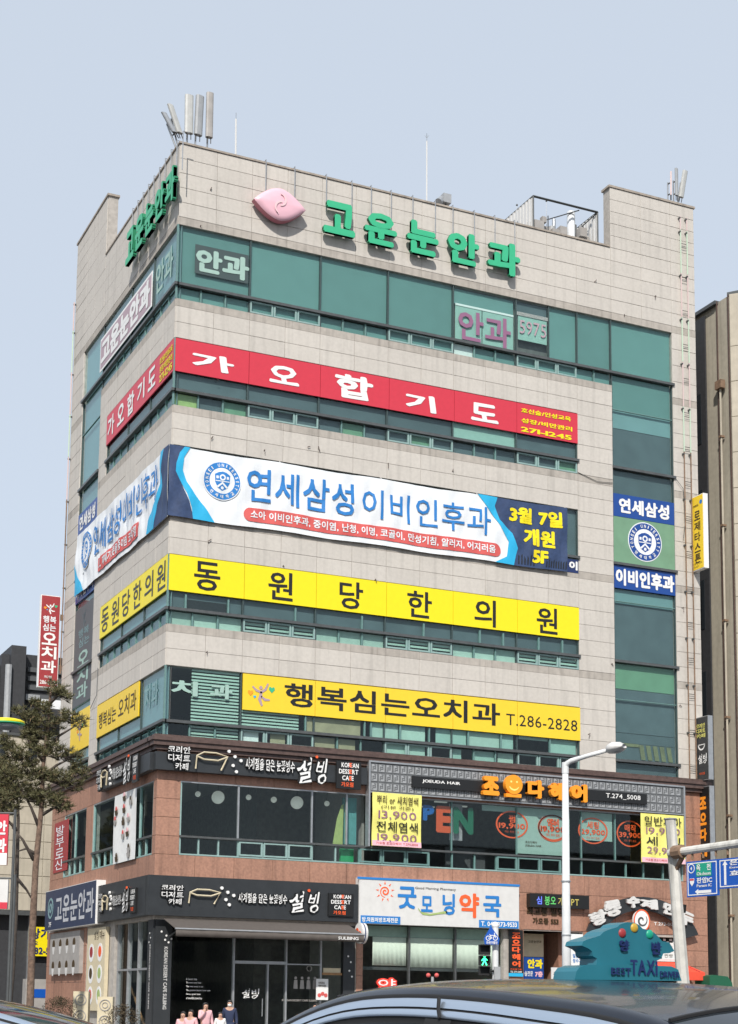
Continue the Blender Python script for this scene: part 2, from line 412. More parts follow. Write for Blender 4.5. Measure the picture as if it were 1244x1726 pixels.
# ================================================================== ground
g = MB(); g.add([(-900, -700, GZ), (1200, -700, GZ), (1200, 1500, GZ), (-900, 1500, GZ)], [(0, 1, 2, 3)]); tag(g.obj('road', 'road'), kind='structure')
g = MB(); g.abox((-9, -7.5, GZ + .004), (60, 40, GZ + .14)); g.abox((-60, -7.5, GZ + .006), (-20, 60, GZ + .14)); tag(g.obj('pavement', 'pave'), kind='structure')
PV = GZ + .14
g = MB()
for i in range(10): g.abox((2 + i * 1.1, -14.5, GZ + .002), (2.55 + i * 1.1, -8.2, GZ + .008))
for i in range(16): g.abox((-30 + i * 6, -27, GZ + .002), (-27 + i * 6, -26.8, GZ + .008))
tag(g.obj('road_marking', 'white_matte'), kind='structure')

# ================================================================== office building
STO = 3.9; SILL = [10.778 + STO * k for k in range(5)]; DB = -.535; DT = 1.917
TOP7, PAR, TOP = 28.60, 31.64, 34.22
XB, X1, X2, XR = 16.52, 18.14, 21.06, 22.24
YB, Y1, Y2, YL = 8.43, 9.50, 12.46, 14.25
BAY = 2.7565
B = thing('office_building', 'tall corner block of pale stone tiles over a red granite base, covered in signs', 'building', (0, 0, GZ))
# core walls -------------------------------------------------------
c = MB()
c.abox((.30, .30, 14.02), (XR - .02, YL - .02, TOP7 + .3))             # behind the glass of floors 4-7
c.abox((5.2, 4.6, PV), (XR - .02, YL - .02, 14.0))                      # behind the rooms
c.abox((.30, 13.6, PV), (5.19, YL - .02, 14.0))
c.obj('inner_core', 'inside_dark', B)
c = MB()
for z0, z1 in ((5.55, 6.05), (9.75, 10.2), (13.55, 13.9)): c.abox((.28, .28, z0), (XR - .03, YL - .03, z1))
c.obj('floor_slab', 'inside', B)
w = MB(); T = .02
def wall(fr, x0, x1, z0, z1, out0=-.28, out1=0.0): w.box(fr, x0, x1, out0, out1 - .0, z0, z1)
sp = [(SILL[k] + DT, SILL[k + 1] + DB) for k in range(4)]
for z0, z1 in sp:
    wall(R, 0, XB, z0, z1); wall(L, -YB, -.285, z0, z1)
b3 = 10.235
for z1 in (TOP7,): pass
wall(R, XB, X1, b3, SILL[4] + DB); wall(R, X2, XR, b3, TOP7); wall(L, -Y1, -YB, b3, SILL[4] + DB); wall(L, -YL, -Y2, b3, TOP7)
wall(R, 0, XR, TOP7, PAR); wall(L, -YL, -.285, TOP7, PAR); w.box(R, X1, XR, -.45, 0, PAR, TOP); w.box(L, -YL, -Y1 + .06, -.40, 0, PAR, TOP)
w.abox((XR - .3, .29, b3), (XR, YL, PAR));  w.abox((.0, YL - .3, b3), (XR - .31, YL - .005, PAR))

w.obj('wall', 'grout', B)
c = MB(); c.abox((.29, .29, 30.4), (XR - .31, YL - .31, 30.6)); c.obj('roof', 'grout', B)
# stone tiles --------------------------------------------------------
TD = .03
def cols(a, b, k): n = max(1, round((b - a) / k)); return [a + (b - a) * i / n for i in range(n + 1)]
cR = [0, 1.40] + [1.378 * i for i in range(2, 12)] + [XB]
cL = [-YB + 1.405 * i for i in range(7)]; cL[-1] = 0
def grid(fr, cs, rows):
    for z0, z1 in rows:
        thin = z1 - z0 < .4
        for a, b in zip(cs[:-1], cs[1:]):
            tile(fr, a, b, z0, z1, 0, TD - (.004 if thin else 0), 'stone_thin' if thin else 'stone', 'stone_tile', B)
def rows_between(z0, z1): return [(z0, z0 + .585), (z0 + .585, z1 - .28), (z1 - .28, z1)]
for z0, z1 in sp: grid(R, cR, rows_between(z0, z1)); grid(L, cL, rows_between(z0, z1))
def tower_rows(zt):
    out = []; 
    for k in range(0, 5):
        b = SILL[k] + DB
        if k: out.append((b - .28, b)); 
        base = b - .28 if k else b
        if k:
            prev = SILL[k - 1] + DB
            h = (b - .28 - prev) / 6
            out += [(prev + h * i, prev + h * (i + 1)) for i in range(6)]
    b = SILL[4] + DB
    if zt > b + .1: h = (zt - b) / 4; out += [(b + h * i, b + h * (i + 1)) for i in range(4)]
    return out
for fr, a, b_, zt in ((R, XB, X1, SILL[4] + DB), (R, X2, XR, TOP7), (L, -Y1, -YB, SILL[4] + DB), (L, -YL, -Y2, TOP7)):
    grid(fr, [a, b_], tower_rows(zt))
prow = [(28.60, 28.89)] + [(28.89 + .55 * i, 28.89 + .55 * (i + 1)) for i in range(5)]
grid(R, cR + [X1, 19.60, X2, XR], prow); grid(L, [-YL, -Y2, -Y2 + 1.48, -Y1] + cL, prow)
rr_ = [(PAR + .516 * i, PAR + .516 * (i + 1)) for i in range(5)]
grid(R, [X1, 19.60, X2, XR], rr_); grid(L, [-YL, -Y2, -Y2 + 1.48, -Y1], rr_)
Rs = Frame((XR, 0, 0), (0, 1, 0)); Ls = Frame((X1, 0, 0), (0, -1, 0)); Bk = Frame((0, -0, 0), (1, 0, 0))
# inner returns of the two raised parapet corners
c = MB(); 
c.box(R, -.06, X1 - .05, -.34, .07, PAR, PAR + .07); c.box(L, -Y1 + .04, -.345, -.34, .07, PAR, PAR + .07)
c.box(R, X1 - .07, XR + .06, -.5, .07, TOP, TOP + .09); c.box(L, -YL - .06, -Y1 + .13, -.45, .07, TOP, TOP + .09)
c.obj('parapet_coping', 'coping', B)

# glazing -------------------------------------------------------------
def pane(fr, x0, x1, z0, z1, out=-.05, gm=None, nm='glass_pane', par=None):
    gm = gm or ('glass_left' if fr is L else 'glass')
    return MB().box(fr, x0 + .012, x1 - .012, out - .012, out, z0 + .012, z1 - .012).obj(nm, gm, par or B)
def mull(fr, x, z0, z1, wd=.045, m='frame_dark', out=-.012, par=None, dp=.09):
    return MB().box(fr, x - wd / 2, x + wd / 2, out - dp, out, z0, z1).obj('mullion', m, par or B)
def backing(fr, x0, x1, z0, z1, m, nm='window_blind', out=-.14):
    return MB().box(fr, x0 + .02, x1 - .02, out - .01, out, z0 + .01, z1 - .01).obj(nm, m, B)
def slats(fr, x0, x1, z0, z1, m, out=-.13, st=.1):
    b = MB(); z = z0 + .04
    while z < z1 - .04:
        b.hexa([fr.p(x0 + .03, out + .02, z), fr.p(x1 - .03, out + .02, z), fr.p(x1 - .03, out - .015, z + .005), fr.p(x0 + .03, out - .015, z + .005),
                fr.p(x0 + .03, out + .02, z + st * .55), fr.p(x1 - .03, out + .02, z + st * .55), fr.p(x1 - .03, out - .015, z + st * .62), fr.p(x0 + .03, out - .015, z + st * .62)]); z += st
    return b.obj('window_blind', m, B)
def vent(fr, x0, x1, z0, z1, gm=None, m='sash', out=-.0):
    b = MB(); t = .055
    for a in ((x0 + .02, x0 + .02 + t, z0 + .02, z1 - .02), (x1 - .02 - t, x1 - .02, z0 + .02, z1 - .02), (x0 + .02 + t, x1 - .02 - t, z0 + .02, z0 + .02 + t), (x0 + .02 + t, x1 - .02 - t, z1 - .02 - t, z1 - .02)):
        b.box(fr, a[0], a[1], out - .06, out + .012, a[2], a[3])
    f = b.obj('vent_window', m, B)
    MB().box(fr, x0 + .08, x1 - .08, out - .03, out - .018, z0 + .08, z1 - .08).obj('pane', gm or ('glass_left' if fr is L else 'glass'), f)
def rail(fr, x0, x1, z, m='rail'): return MB().box(fr, x0, x1, -.05, .10, z - .05, z + .05).obj('sill_rail', m, B)
def lower_row(fr, bays, z0, z1, backs, framem='frame_green', first_vent=1):
    """row of low panes: three fixed panes, then three opening ones, bay by bay"""
    for i, (a, b) in enumerate(bays):
        n = 3 if b - a > 2 else (2 if b - a > 1.2 else 1)
        for j in range(n):
            x0, x1 = a + (b - a) * j / n, a + (b - a) * (j + 1) / n
            if i % 2 == first_vent and n == 3 and fr is R: vent(fr, x0, x1, z0, z1)
            else: pane(fr, x0, x1, z0, z1)
            if j: mull(fr, x0, z0, z1, .05, framem)
            bm_ = backs(i, j)
            if bm_: backing(fr, x0, x1, z0, z1, bm_)
        if i: mull(fr, a, z0, z1, .05)
baysR = [(BAY * i, BAY * (i + 1)) for i in range(5)] + [(BAY * 5, XB)]
baysL = [(-YB + 2.81 * i, -YB + 2.81 * (i + 1)) for i in range(3)]
rnd = random.Random(3)
for k in range(5):
    s = SILL[k]; b = s + DB; t = s + DT if k < 4 else TOP7
    if k == 0: b = b3 + .005
    xe = XB; 
    rail(R, .0, X2 + .06 if k == 4 else XB + .03, s); rail(L, -YB if k < 4 else -Y2 - .04, .10, s)
    bR = list(baysR); bL = list(baysL)
    up = {4: 'film_teal', 3: 'film_slate', 2: 'film_slate', 1: 'film_slate', 0: None}[k]; upL = {4: 'film_left', 3: 'film_slate', 2: 'film_slate', 1: 'film_left', 0: 'film_left'}[k]
    # upper panes
    edges = [a for a, _ in bR] + [XB]
    if k == 4: edges = [0, 2.7565, 5.513, 8.27, 11.026, 13.7825, 15.26, XB + .04, X1, X2]
    for a, bb in zip(edges[:-1], edges[1:]):
        pane(R, a, bb, s + .05, t)
        if a > 0: mull(R, a, s + .05, t, .04)
    for a, bb in zip(edges[:-1], edges[1:]):
        m_ = up
        if k == 4 and 10.9 < a < 15: continue
        if k == 3: m_ = 'film_pale' if 10.9 < a < 13 else 'film_slate'
        if m_: backing(R, a, bb, s + .05, t, m_, 'window_film')
    eL = [-YB, -5.62, -2.81, 0] if k < 4 else [-Y2, -Y1, -5.62, -2.81, 0]
    for a, bb in zip(eL[:-1], eL[1:]):
        pane(L, a, bb, s + .05, t)
        if a > eL[0]: mull(L, a, s + .05, t, .04)
        if upL: backing(L, a, bb, s + .05, t, upL, 'window_film')
    def bk(i, j, k=k):
        if k == 4: return 'film_teal' if not (i == 4 and j == 0) else 'white_matte'
        if k == 3: return {0: ['film_lime', 'film_slate', 'film_green'][j], 4: 'film_slate'}.get(i, 'film_slate' if rnd.random() < .8 else 'film_green')
        if k == 2: return 'film_slate'
        if k == 1: return 'blind' if i % 2 == 0 else None
        return None
    lower_row(R, bR, b, s - .05, bk); lower_row(L, bL, b, s - .05, lambda i, j: 'film_left')
    if k == 4:
        lower_row(R, [(XB, X1)], b, s - .05, lambda i, j: 'film_teal'); lower_row(L, [(-Y1, -YB)], b, s - .05, lambda i, j: 'film_left')
    # jamb at the end of the band
    if k < 4:
        mull(R, XB - .02, b, t, .04); mull(L, -YB + .02, b, t, .04)
    MB().box(R, -.03, .03, -.06, .015, b, s - .05).obj('corner_post', 'frame_green', B); MB().box(R, -.03, .03, -.06, .015, s + .05, t).obj('corner_post', 'frame_green', B)
# floor 4: slatted blinds behind opening panes, upper mullions
for i in (1, 3, 5):
    for j in range(3):
        a, bb = baysR[i]; x0 = a + (bb - a) * j / 3; x1 = a + (bb - a) * (j + 1) / 3
        slats(R, x0, x1, SILL[1] + DB, SILL[1] - .05, 'blind', st=.13)
for x in (.66, 2.22, 5.0 - .25, 7.35, 9.85, 12.2, 13.2, 14.75, 15.8): mull(R, x, SILL[1] + .05, SILL[1] + .56, .06, 'frame_green')
backing(R, .7, 2.2, SILL[1] + .06, SILL[1] + .42, 'black', 'window_blind', -.10)
# the tall glass strips on both facades ---------------------------------
for fr, a, b_ in ((R, X1, X2), (L, -Y2, -Y1)):
    g_ = 'glass_left' if fr is L else 'glass'
    zs_ = [b3 + .005] + SILL[:4] + [SILL[4]]
    for k in range(5):
        z0 = zs_[k] + (.05 if k else 0); z1 = zs_[k + 1] - .05
        if k == 0: z0 = b3 + .005; pane(fr, a, b_, z0, z1); backing(fr, a, b_, z0, z1, 'film_slate' if fr is R else 'film_left', 'window_film'); 
        else:
            zm = z0 + (z1 - z0) * .62
            pane(fr, a, b_, z0, zm - .01); pane(fr, a, b_, zm + .01, z1)
            MB().box(fr, a, b_, -.08, -.015, zm - .015, zm + .015).obj('transom', 'frame_green', B)
            if fr is L: backing(fr, a, b_, z0, z1, 'film_left', 'window_film')
        if k < 5: rail(fr, a - .02, b_ + .06, zs_[k + 1]) if k < 4 else None
    for x in (a + .02, b_ - .02): mull(fr, x, b3, SILL[4] - .05, .04)
def bks(z0, z1, m): backing(R, X1 + .03, X2 - .03, z0, z1, m, 'window_film', -.13)
bks(24.9, 26.33, 'film_teal'); bks(24.15, 24.9, 'film_left'); bks(22.53, 24.15, 'film_slate'); bks(21.4, 22.43, 'film_slate'); bks(17.0, 17.6, 'film_left'); bks(14.75, 17.0, 'film_slate')
bks(13.62, 14.63, 'film_green'); bks(11.9, 13.62, 'film_slate')
b = MB(); b.box(R, X1 + .04, X2 - .06, -.16, -.14, 10.85, 11.5); o = b.obj('window_film', 'film_slate', B)
b = MB()
for i in range(5):
    x = 19.4 + i * .32; b.prism(R, [(x, 10.9), (x + .2, 10.9), (x + .1, 11.48), (x - .1, 11.48)], -.11, -.10)
b.box(R, 18.3, 19.3, -.12, -.11, 11.38, 11.5); b.obj('window_blind', 'blind_olive', B)
bks(11.5, 11.9, 'film_slate')
# floor 7: white shades with stickers ---------------------------------------
backing(R, 11.1, 13.74, 27.93, 28.55, 'film_teal', 'window_film'); backing(R, 13.8, 15.24, 28.1, 28.55, 'film_slate', 'window_film')
# floor 3 ---------------------------------------------------------------
s = SILL[0]
slats(R, .95, 2.74, s + .06, s + 1.88, 'blind', st=.115); slats(R, .95, 2.74, b3 + .02, s - .06, 'blind', st=.115)
slats(R, 2.8, 5.0, s + .06, s + .62, 'blind', st=.115)
backing(R, 5.25, 7.4, s + .06, s + .62, 'blind_tan'); backing(R, 7.8, 8.9, s + .06, s + .64, 'blind'); backing(R, 8.95, 10.0, s + .06, s + .64, 'blind')
backing(R, 10.4, 11.7, s + .06, s + .64, 'film_pale'); backing(R, 11.75, 13.1, s + .06, s + .64, 'blind'); backing(R, 13.15, 13.7, s + .06, s + .64, 'film_pale')
backing(R, 15.25, 16.45, s + .06, s + .64, 'film_pale'); backing(R, 13.9, 15.2, s + .5, s + .64, 'blind')
for x in (5.2, 7.5, 7.75, 8.92, 10.1, 11.72, 13.1, 15.22): mull(R, x, s + .05, s + .64, .05, 'frame_green')
for (a, bb, m_) in ((0.3, .9, None), (2.9, 3.5, 'white_matte'), (3.9, 4.5, 'blind_tan'), (5.55, 6.4, 'blind_tan'), (6.5, 7.2, 'blind_tan'), (8.0, 8.2, None), (8.3, 10.0, 'blind'), (11.1, 11.5, 'film_pale'), (12.0, 12.9, 'film_pale'), (13.0, 13.7, 'blind')):
    if m_: backing(R, a, bb, b3 + .03, s - .08, m_)
backing(L, -8.4, 0, s + .06, s + 1.88, 'inside_dark', 'window_film', -.2)
# hangings in the corner
tag(B, None)

# ------------------------------------------------------------------ cornice + granite base
GO = .26                                       # base stands proud
c = MB()
for z0, z1, o in ((9.72, 9.86, .40), (9.86, 10.02, .50), (10.02, 10.13, .56), (10.13, 10.235, .44)):
    c.box(R, -o, XR + .0, -.05, o, z0, z1); c.box(L, -YL, .045, -.05, o, z0, z1)
c.obj('cornice', 'cornice', B)
w = MB()
def gw(fr, x0, x1, z0, z1): w.box(fr, x0, x1, -.02, GO - .03, z0, z1)
gw(R, -.23, 22.1, 8.72, 9.72); gw(R, -.23, 22.1, 5.3, 6.22); gw(R, -.23, .59, 6.22, 8.72); gw(R, 21.0, 22.1, 6.22, 8.72)
gw(L, -14.0, .02, 8.72, 9.72); gw(L, -14.0, .02, 5.3, 6.22); gw(L, -.16, .02, 6.22, 8.72); gw(L, -8.6, -7.65, 6.22, 8.72); gw(L, -14.0, -11.9, 6.22, 8.72)
gw(R, 7.12, 7.4, PV, 5.3); gw(R, 13.05, 13.88, PV, 5.3); gw(R, 13.88, 16.45, 4.12, 5.3); gw(R, 16.45, 16.6, PV, 5.3); gw(R, 16.6, 21.1, 4.05, 5.3); gw(R, 21.1, 22.1, PV, 5.3)
gw(R, -.23, 7.12, 4.05, 5.3); gw(R, 7.4, 13.05, 4.15, 5.3); gw(L, -14, .02, 4.05, 5.3); gw(L, -14.0, -4.3, PV, 4.05)
w.abox((XR - .3, .29, PV), (XR, YL, b3)); w.obj('base_wall', 'grout', B)
def gg(fr, x0, x1, z0, z1, k=1.38, h=.6):
    cs = cols(x0, x1, k); n = max(1, round((z1 - z0) / h))
    for i in range(n):
        for a, b_ in zip(cs[:-1], cs[1:]): tile(fr, a, b_, z0 + (z1 - z0) * i / n, z0 + (z1 - z0) * (i + 1) / n, GO - .03, .03, 'granite', 'granite_panel', B, .005)
gg(R, -.26, 22.13, 8.72, 9.72, 1.38, 1.0); gg(R, -.26, 22.13, 5.5, 6.22, 1.38, .72); gg(R, -.26, .57, 6.22, 8.72, .9, .625); gg(R, 21.02, 22.13, 6.22, 8.72, 1.1, .625)
gg(L, -14.03, .26, 8.72, 9.72, 1.4, 1.0); gg(L, -14.03, .26, 5.5, 6.22, 1.4, .72); gg(L, -.14, .26, 6.22, 8.72, .9, .625); gg(L, -8.6, -7.65, 6.22, 8.72, .95, 2.5); gg(L, -14.03, -11.92, 6.22, 8.72, 1.05, .83)
gg(R, 7.14, 7.4, PV, 4.1, .4, .6); gg(R, 13.3, 13.88, PV, 4.15, .6, .6); gg(R, 13.52, 16.45, 4.15, 5.5, 1.3, .67); gg(R, 16.45, 22.13, 4.15, 5.5, 1.4, .67); gg(R, 21.1, 22.13, PV, 4.15, 1.1, .6); gg(R, 16.45, 16.6, PV, 4.15, .4, .6)
gg(L, -14.03, -8.0, PV, 4.1, 1.4, .7)
# second floor windows ------------------------------------------------------
z0, zs, z1 = 6.23, 6.85, 8.71; GI = GO - .05
def bar(x0, x1, za, zb, m='sash', fr=R, o0=GO - .12, o1=GO - .012, nm='window_frame'): return MB().box(fr, x0, x1, o0, o1, za, zb).obj(nm, m, B)
for fr, a, b_ in ((R, .57, 21.02), (L, -7.65, -.14), (L, -11.92, -8.6)):
    bar(a, b_, z1 - .03, z1 + .03, 'steel', fr); bar(a, b_, z0 - .0, z0 + .05, 'sash', fr); bar(a, a + .05, z0 + .05, z1 - .03, 'sash', fr); bar(b_ - .05, b_, z0 + .05, z1 - .03, 'sash', fr)
    MB().box(fr, a, b_, GO - .1, GO + .05, zs - .035, zs + .035).obj('sill_rail', 'rail', B)
eU = [.60, 2.66, 5.39, 6.72, 7.50, 9.2, 10.90, 13.62, 16.42, 17.93, 19.4, 21.0]
for a, b_ in zip(eU[:-1], eU[1:]):
    pane(R, a, b_, zs + .04, z1 - .03, GI, 'glass_shop')
for x in eU[1:-1]: mull(R, x, zs + .04, z1 - .03, .06 if x < 7 else .04, 'steel' if x < 7 else 'frame_green', GO - .02)
eD = [.60, 1.26, 1.97, 2.68, 3.58, 4.49, 5.42, 6.31, 7.22, 8.1, 9.05, 9.98, 10.92, 11.85, 12.75, 13.62, 14.6, 15.5, 16.42, 17.4, 18.4, 19.2, 20.1, 21.0]
for i, (a, b_) in enumerate(zip(eD[:-1], eD[1:])):
    if i in (3, 4, 5, 8, 9, 10, 14, 15, 16): vent(R, a, b_, z0 + .05, zs - .04, 'glass_shop', 'sash' if a < 7 else 'frame_green', GO)
    else: pane(R, a, b_, z0 + .05, zs - .04, GI, 'glass_shop')
    if i: mull(R, a, z0 + .05, zs - .04, .05, 'sash' if a < 7 else 'frame_green', GO - .02)
for a, b_ in ((-11.85, -10.3), (-10.3, -8.65), (-7.6, -4.4), (-4.4, -1.7), (-1.7, -.2)):
    pane(L, a, b_, zs + .04, z1 - .03, GI, 'glass_left')
    n = max(1, round((b_ - a) / .9))
    for j in range(n):
        pane(L, a + (b_ - a) * j / n, a + (b_ - a) * (j + 1) / n, z0 + .05, zs - .04, GI, 'glass_left')
        mull(L, a + (b_ - a) * j / n, z0 + .05, zs - .04, .04, 'sash', GO - .02)
    mull(L, a, zs + .04, z1 - .03, .05, 'sash', GO - .02)
# rooms behind
for q0, q1 in (((7.6, .4, 6.1), (7.7, 4.6, 9.7)), ((7.45, .6, PV), (7.5, 4.6, 5.5)), ((13.4, .6, PV), (13.5, 4.6, 5.5))): MB().abox(q0, q1).obj('partition', 'inside', B)
def lampthing(lst, nm, label, cat, grp):
    for i, (x, y, z, r) in enumerate(lst):
        t = thing(nm, label[i], cat, (x, y, z), grp)
        MB().ball((x, y, z), r, 14, 10).obj('globe', 'lamp_glow', t, smooth=True); MB().tube([(x, y, z + r), (x, y, 9.74)], .012, 5).obj('cord', 'black', t)
lt = []
for u, v, r, d in ((333.5, 1338.5, .10, 1.6), (367.5, 1344, .23, 1.2), (419, 1344, .10, 1.8), (461.5, 1348, .11, 1.6), (500.5, 1353, .23, 1.2), (551, 1354.5, .10, 2.0)):
    x, z = R.px(u, v, -d); lt.append((x, d, z, r))
lampthing(lt, 'pendant_lamp', ['small round lamp leftmost behind the upstairs cafe window', 'large white globe lamp nearest the corner behind the cafe window', 'small round lamp just right of the first cafe mullion', 'small round lamp left of the second large globe lamp', 'large white globe lamp in the middle cafe window pane', 'small round lamp behind the rightmost cafe window pane'], 'lamp', 'globe lamps in the upstairs cafe')
c = MB(); c.box(R, 6.78, 7.25, -.3, -.1, zs + .1, z1 - .1); c.obj('curtain', 'teal_curtain', B)
c = MB(); c.box(R, 6.6, 7.1, -.1, .02, z0 + .08, zs - .08); c.obj('window_film', 'green_panel', B)
c = MB(); c.prism(R, [(6.3, 6.9), (6.68, 6.9), (6.70, 8.35), (6.62, 8.3), (6.45, 7.8)], -.02, 0.0); c.obj('curtain', 'film_lime', B)
for x, zz in ((1.6, 6.35), (3.9, 6.4), (4.8, 6.4), (2.3, 6.4)):
    pass
# ceiling strip lights in the salon
c = MB()
for x, y, zz in ((11.4, 2.0, 8.9), (12.6, 1.6, 8.9), (12.7, 2.8, 8.9), (11.7, 3.6, 8.9), (13.9, 2.2, 8.9)): c.abox((x, y, 8.95), (x + .5, y + .12, 9.0))
c.obj('ceiling_light', 'lamp_glow', B)
c = MB(); c.abox((9.6, 3.2, 6.1), (20.6, 3.3, 7.35)); c.abox((11.5, 1.4, 6.1), (13.2, 1.8, 7.2)); c.obj('counter', 'panel_dark', B)
backing(R, 10.92, 11.5, 7.3, 8.65, 'tile_grey', 'window_film', GO - .3)
# ground floor ---------------------------------------------------------------
# cafe: black framed glass
def gbar(x0, x1, za, zb, m='charcoal', fr=R, o0=0, o1=.14, nm='shop_frame'): return MB().box(fr, x0, x1, o0, o1, za, zb).obj(nm, m, B)
gbar(-.16, .42, PV, 4.05, 'charcoal', o0=-.05, o1=.22); gbar(6.68, 7.12, PV, 4.05, 'charcoal', o1=.2)
MB().box(L, -.42, .155, -.05, .22, PV, 4.05).obj('shop_frame', 'charcoal', B)
for x in (2.66, 4.57, 5.86): gbar(x - .03, x + .03, PV, 4.05, 'steel')
gbar(3.9 - .025, 3.9 + .025, PV, 2.7, 'steel'); gbar(2.69, 4.54, 2.66, 2.76, 'steel', o1=.16); gbar(4.6, 5.83, 2.66, 2.70, 'steel')
for a, b_ in ((.42, 2.63), (2.69, 4.54), (4.6, 5.83), (5.89, 6.68)): pane(R, a, b_, 2.77 if a == 2.69 else PV, 4.05, .06, 'glass_shop')
dr = MB().box(R, 2.72, 3.86, .03, .045, PV, 2.64).obj('door', 'glass_shop', B); MB().tube([(3.72, -.12, .9), (3.72, -.12, 1.5)], .015, 6).obj('handle', 'steel', dr)
pane(R, 3.93, 4.54, PV, 2.66, .06, 'glass_shop')
# cafe left facade glazing
for a, b_ in ((-4.2, -2.95), (-2.95, -1.75), (-1.75, -.44)): pane(L, a, b_, PV, 4.05, .06, 'glass_shop'); gbar(a - .03, a + .03, PV, 4.05, 'steel', L)
gbar(-4.17, -.44, 2.4, 2.47, 'steel', L, 0, .13)
# pharmacy
for x in (9.27, 11.13): gbar(x - .03, x + .03, PV, 4.15, 'rail')
for a, b_ in ((7.4, 9.24), (9.3, 11.1), (11.16, 13.05)):
    pane(R, a, b_, PV, 4.15, .06, 'glass_shop')
    for j in range(6 if a > 7.5 else 5):    # cloth blind in soft folds
        pass
def fold_cloth(parent, fr, x0, x1, z0, z1, out, m, amp=.009, n=26, nm='curtain', botcurve=0):
    b = MB(); vs = []; fs = []
    for i in range(n + 1):
        x = x0 + (x1 - x0) * i / n; o = out + amp * sin(i * 1.9) + amp * .5 * sin(i * .7 + 1)
        zb = z0 + (botcurve * max(0, 1 - i / (n * .4)) ** 2 if botcurve else 0)
        vs += [fr.p(x, out + .3 * (o - out), z1), fr.p(x, o, zb), fr.p(x, out + .3 * (o - out) - .01, z1), fr.p(x, o - .01, zb)]
    for i in range(n): a = 4 * i; fs += [(a, a + 1, a + 5, a + 4), (a + 2, a + 6, a + 7, a + 3), (a + 1, a + 3, a + 7, a + 5), (a, a + 4, a + 6, a + 2)]
    b.add(vs, fs); return b.obj(nm, m, parent, smooth=True)
fold_cloth(B, R, 7.9, 9.22, 2.72, 3.72, -.02, 'blind_cream'); fold_cloth(B, R, 9.34, 11.08, 2.68, 3.72, -.02, 'blind_cream'); fold_cloth(B, R, 11.2, 12.95, 2.68, 3.72, -.02, 'blind_cream')
backing(R, 7.42, 13.0, 3.72, 4.12, 'blind', 'window_blind', -.04); backing(R, 7.42, 13.0, 2.55, 2.68, 'rail', 'window_blind', -.02)
# entrance recess and restaurant front
c = MB(); c.abox((15.9, .6, PV), (16.2, 3.2, 4.12)); c.abox((16.2, 1.6, PV), (21.3, 1.9, 4.05)); c.abox((13.9, 3.2, PV), (16.2, 3.4, 4.12)); c.obj('entrance_wall', 'granite', B)
for a, b_ in ((16.7, 17.8), (17.85, 19.3), (19.35, 21.05)): pane(R, a, b_, PV, 3.98, .0, 'glass_shop'); gbar(b_, b_ + .05, PV, 4.0, 'rail', o0=-.05, o1=.05)
b = MB()
for i in range(30):
    for j in range(4):
        if (i + j) % 2: b.box(R, 16.65 + i * .147, 16.76 + i * .147, .05, .07, 3.62 + j * .1, 3.70 + j * .1)
b.obj('lattice', 'offwhite', B)
flush_tiles(300)
# ================================================================== signs on the upper floors
def panels(name, label, cat, fr, edges, z0, z1, out, m, d=.05, group=None, part='panel'):
    t = thing(name, label, cat, fr.p(edges[0], 0, z0), group)
    for a, b_ in zip(edges[:-1], edges[1:]): MB().box(fr, a + .008, b_ - .008, out, out + d, z0, z1).obj(part, m, t)
    return t
P1 = lambda ox, oy, s: (lambda a, b: (ox + a / s, oy + b / s))
zA = P1(420, 200, 2.962); zB = P1(820, 260, 2.934); zC = P1(100, 440, 2.962); zD = P1(420, 540, 2.962); zE = P1(820, 600, 2.934)
zF = P1(100, 740, 2.962); zG = P1(420, 900, 2.962); zH = P1(820, 940, 2.934); zI = P1(0, 960, 3.8875); zJ = P1(0, 1180, 3.8875); zK = P1(0, 1420, 3.8875)
zL = P1(250, 1230, 3.274); zM = P1(600, 1260, 3.8875); zN = P1(880, 1260, 3.4176); zO = P1(230, 1460, 3.11); zQ = P1(590, 1460, 4.013); zR = P1(860, 1480, 3.24); zT = P1(100, 130, 2.962)
# green rooftop letters
def rooftop(fr, items, label, brx, near):
    t = thing('channel_letter_sign', label, 'sign', fr.p(items[0][1][0], 0, 30), 'green rooftop lettering of the eye clinic')
    for ch, bx in items:
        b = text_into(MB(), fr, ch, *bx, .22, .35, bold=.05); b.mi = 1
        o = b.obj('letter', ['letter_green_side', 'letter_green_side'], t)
        text_into(MB(), fr, ch, *bx, .362, bold=.05).obj('letter_face', 'letter_green', o)
    for x, zb in brx:
        MB().tube([fr.p(x, -.1, PAR + .1), fr.p(x, .12, PAR + .12), fr.p(x, .12, zb)], .02, 6).obj('bracket', 'steel', t)
    return t
it = []
for ch, lt_, rb, f_ in (('고', (378, 395), (533, 592), zA), ('운', (583, 450), (742, 645), zA), ('눈', (795, 492), (950, 692), zA), ('안', (998, 545), (1153, 740), zA), ('과', (12, 410), (172, 608), zB)):
    it.append((ch, pxbox(R, f_(*lt_), f_(*rb), .44)))
zb_ = it[0][1][2]
br = [(R.px(*zA(u, 380), .12)[0], 30.3) for u in (385, 513, 610, 710, 818, 930, 1018, 1125)] + [(R.px(*zB(u, 380), .12)[0], 30.3) for u in (42, 140)]
rooftop(R, it, 'big green letters along the parapet of the right-hand facade', br, 1)
x0, x1, z0, z1 = pxbox(L, zT(322, 782), zT(566, 600), .44)
zc0, zc1 = it[1][1][2] - .05, it[1][1][3]
itL = []; n = 5; stp = (x1 - x0) / 5
for i, ch in enumerate('고운눈안과'): itL.append((ch, (x0 + stp * i + .06, x0 + stp * (i + 1) - .1, zc0, zc1)))
rooftop(L, itL, 'green letters on the parapet of the left-hand facade, seen at a steep angle', [(x0 + (x1 - x0) * i / 9, 30.3) for i in range(10)], 0)
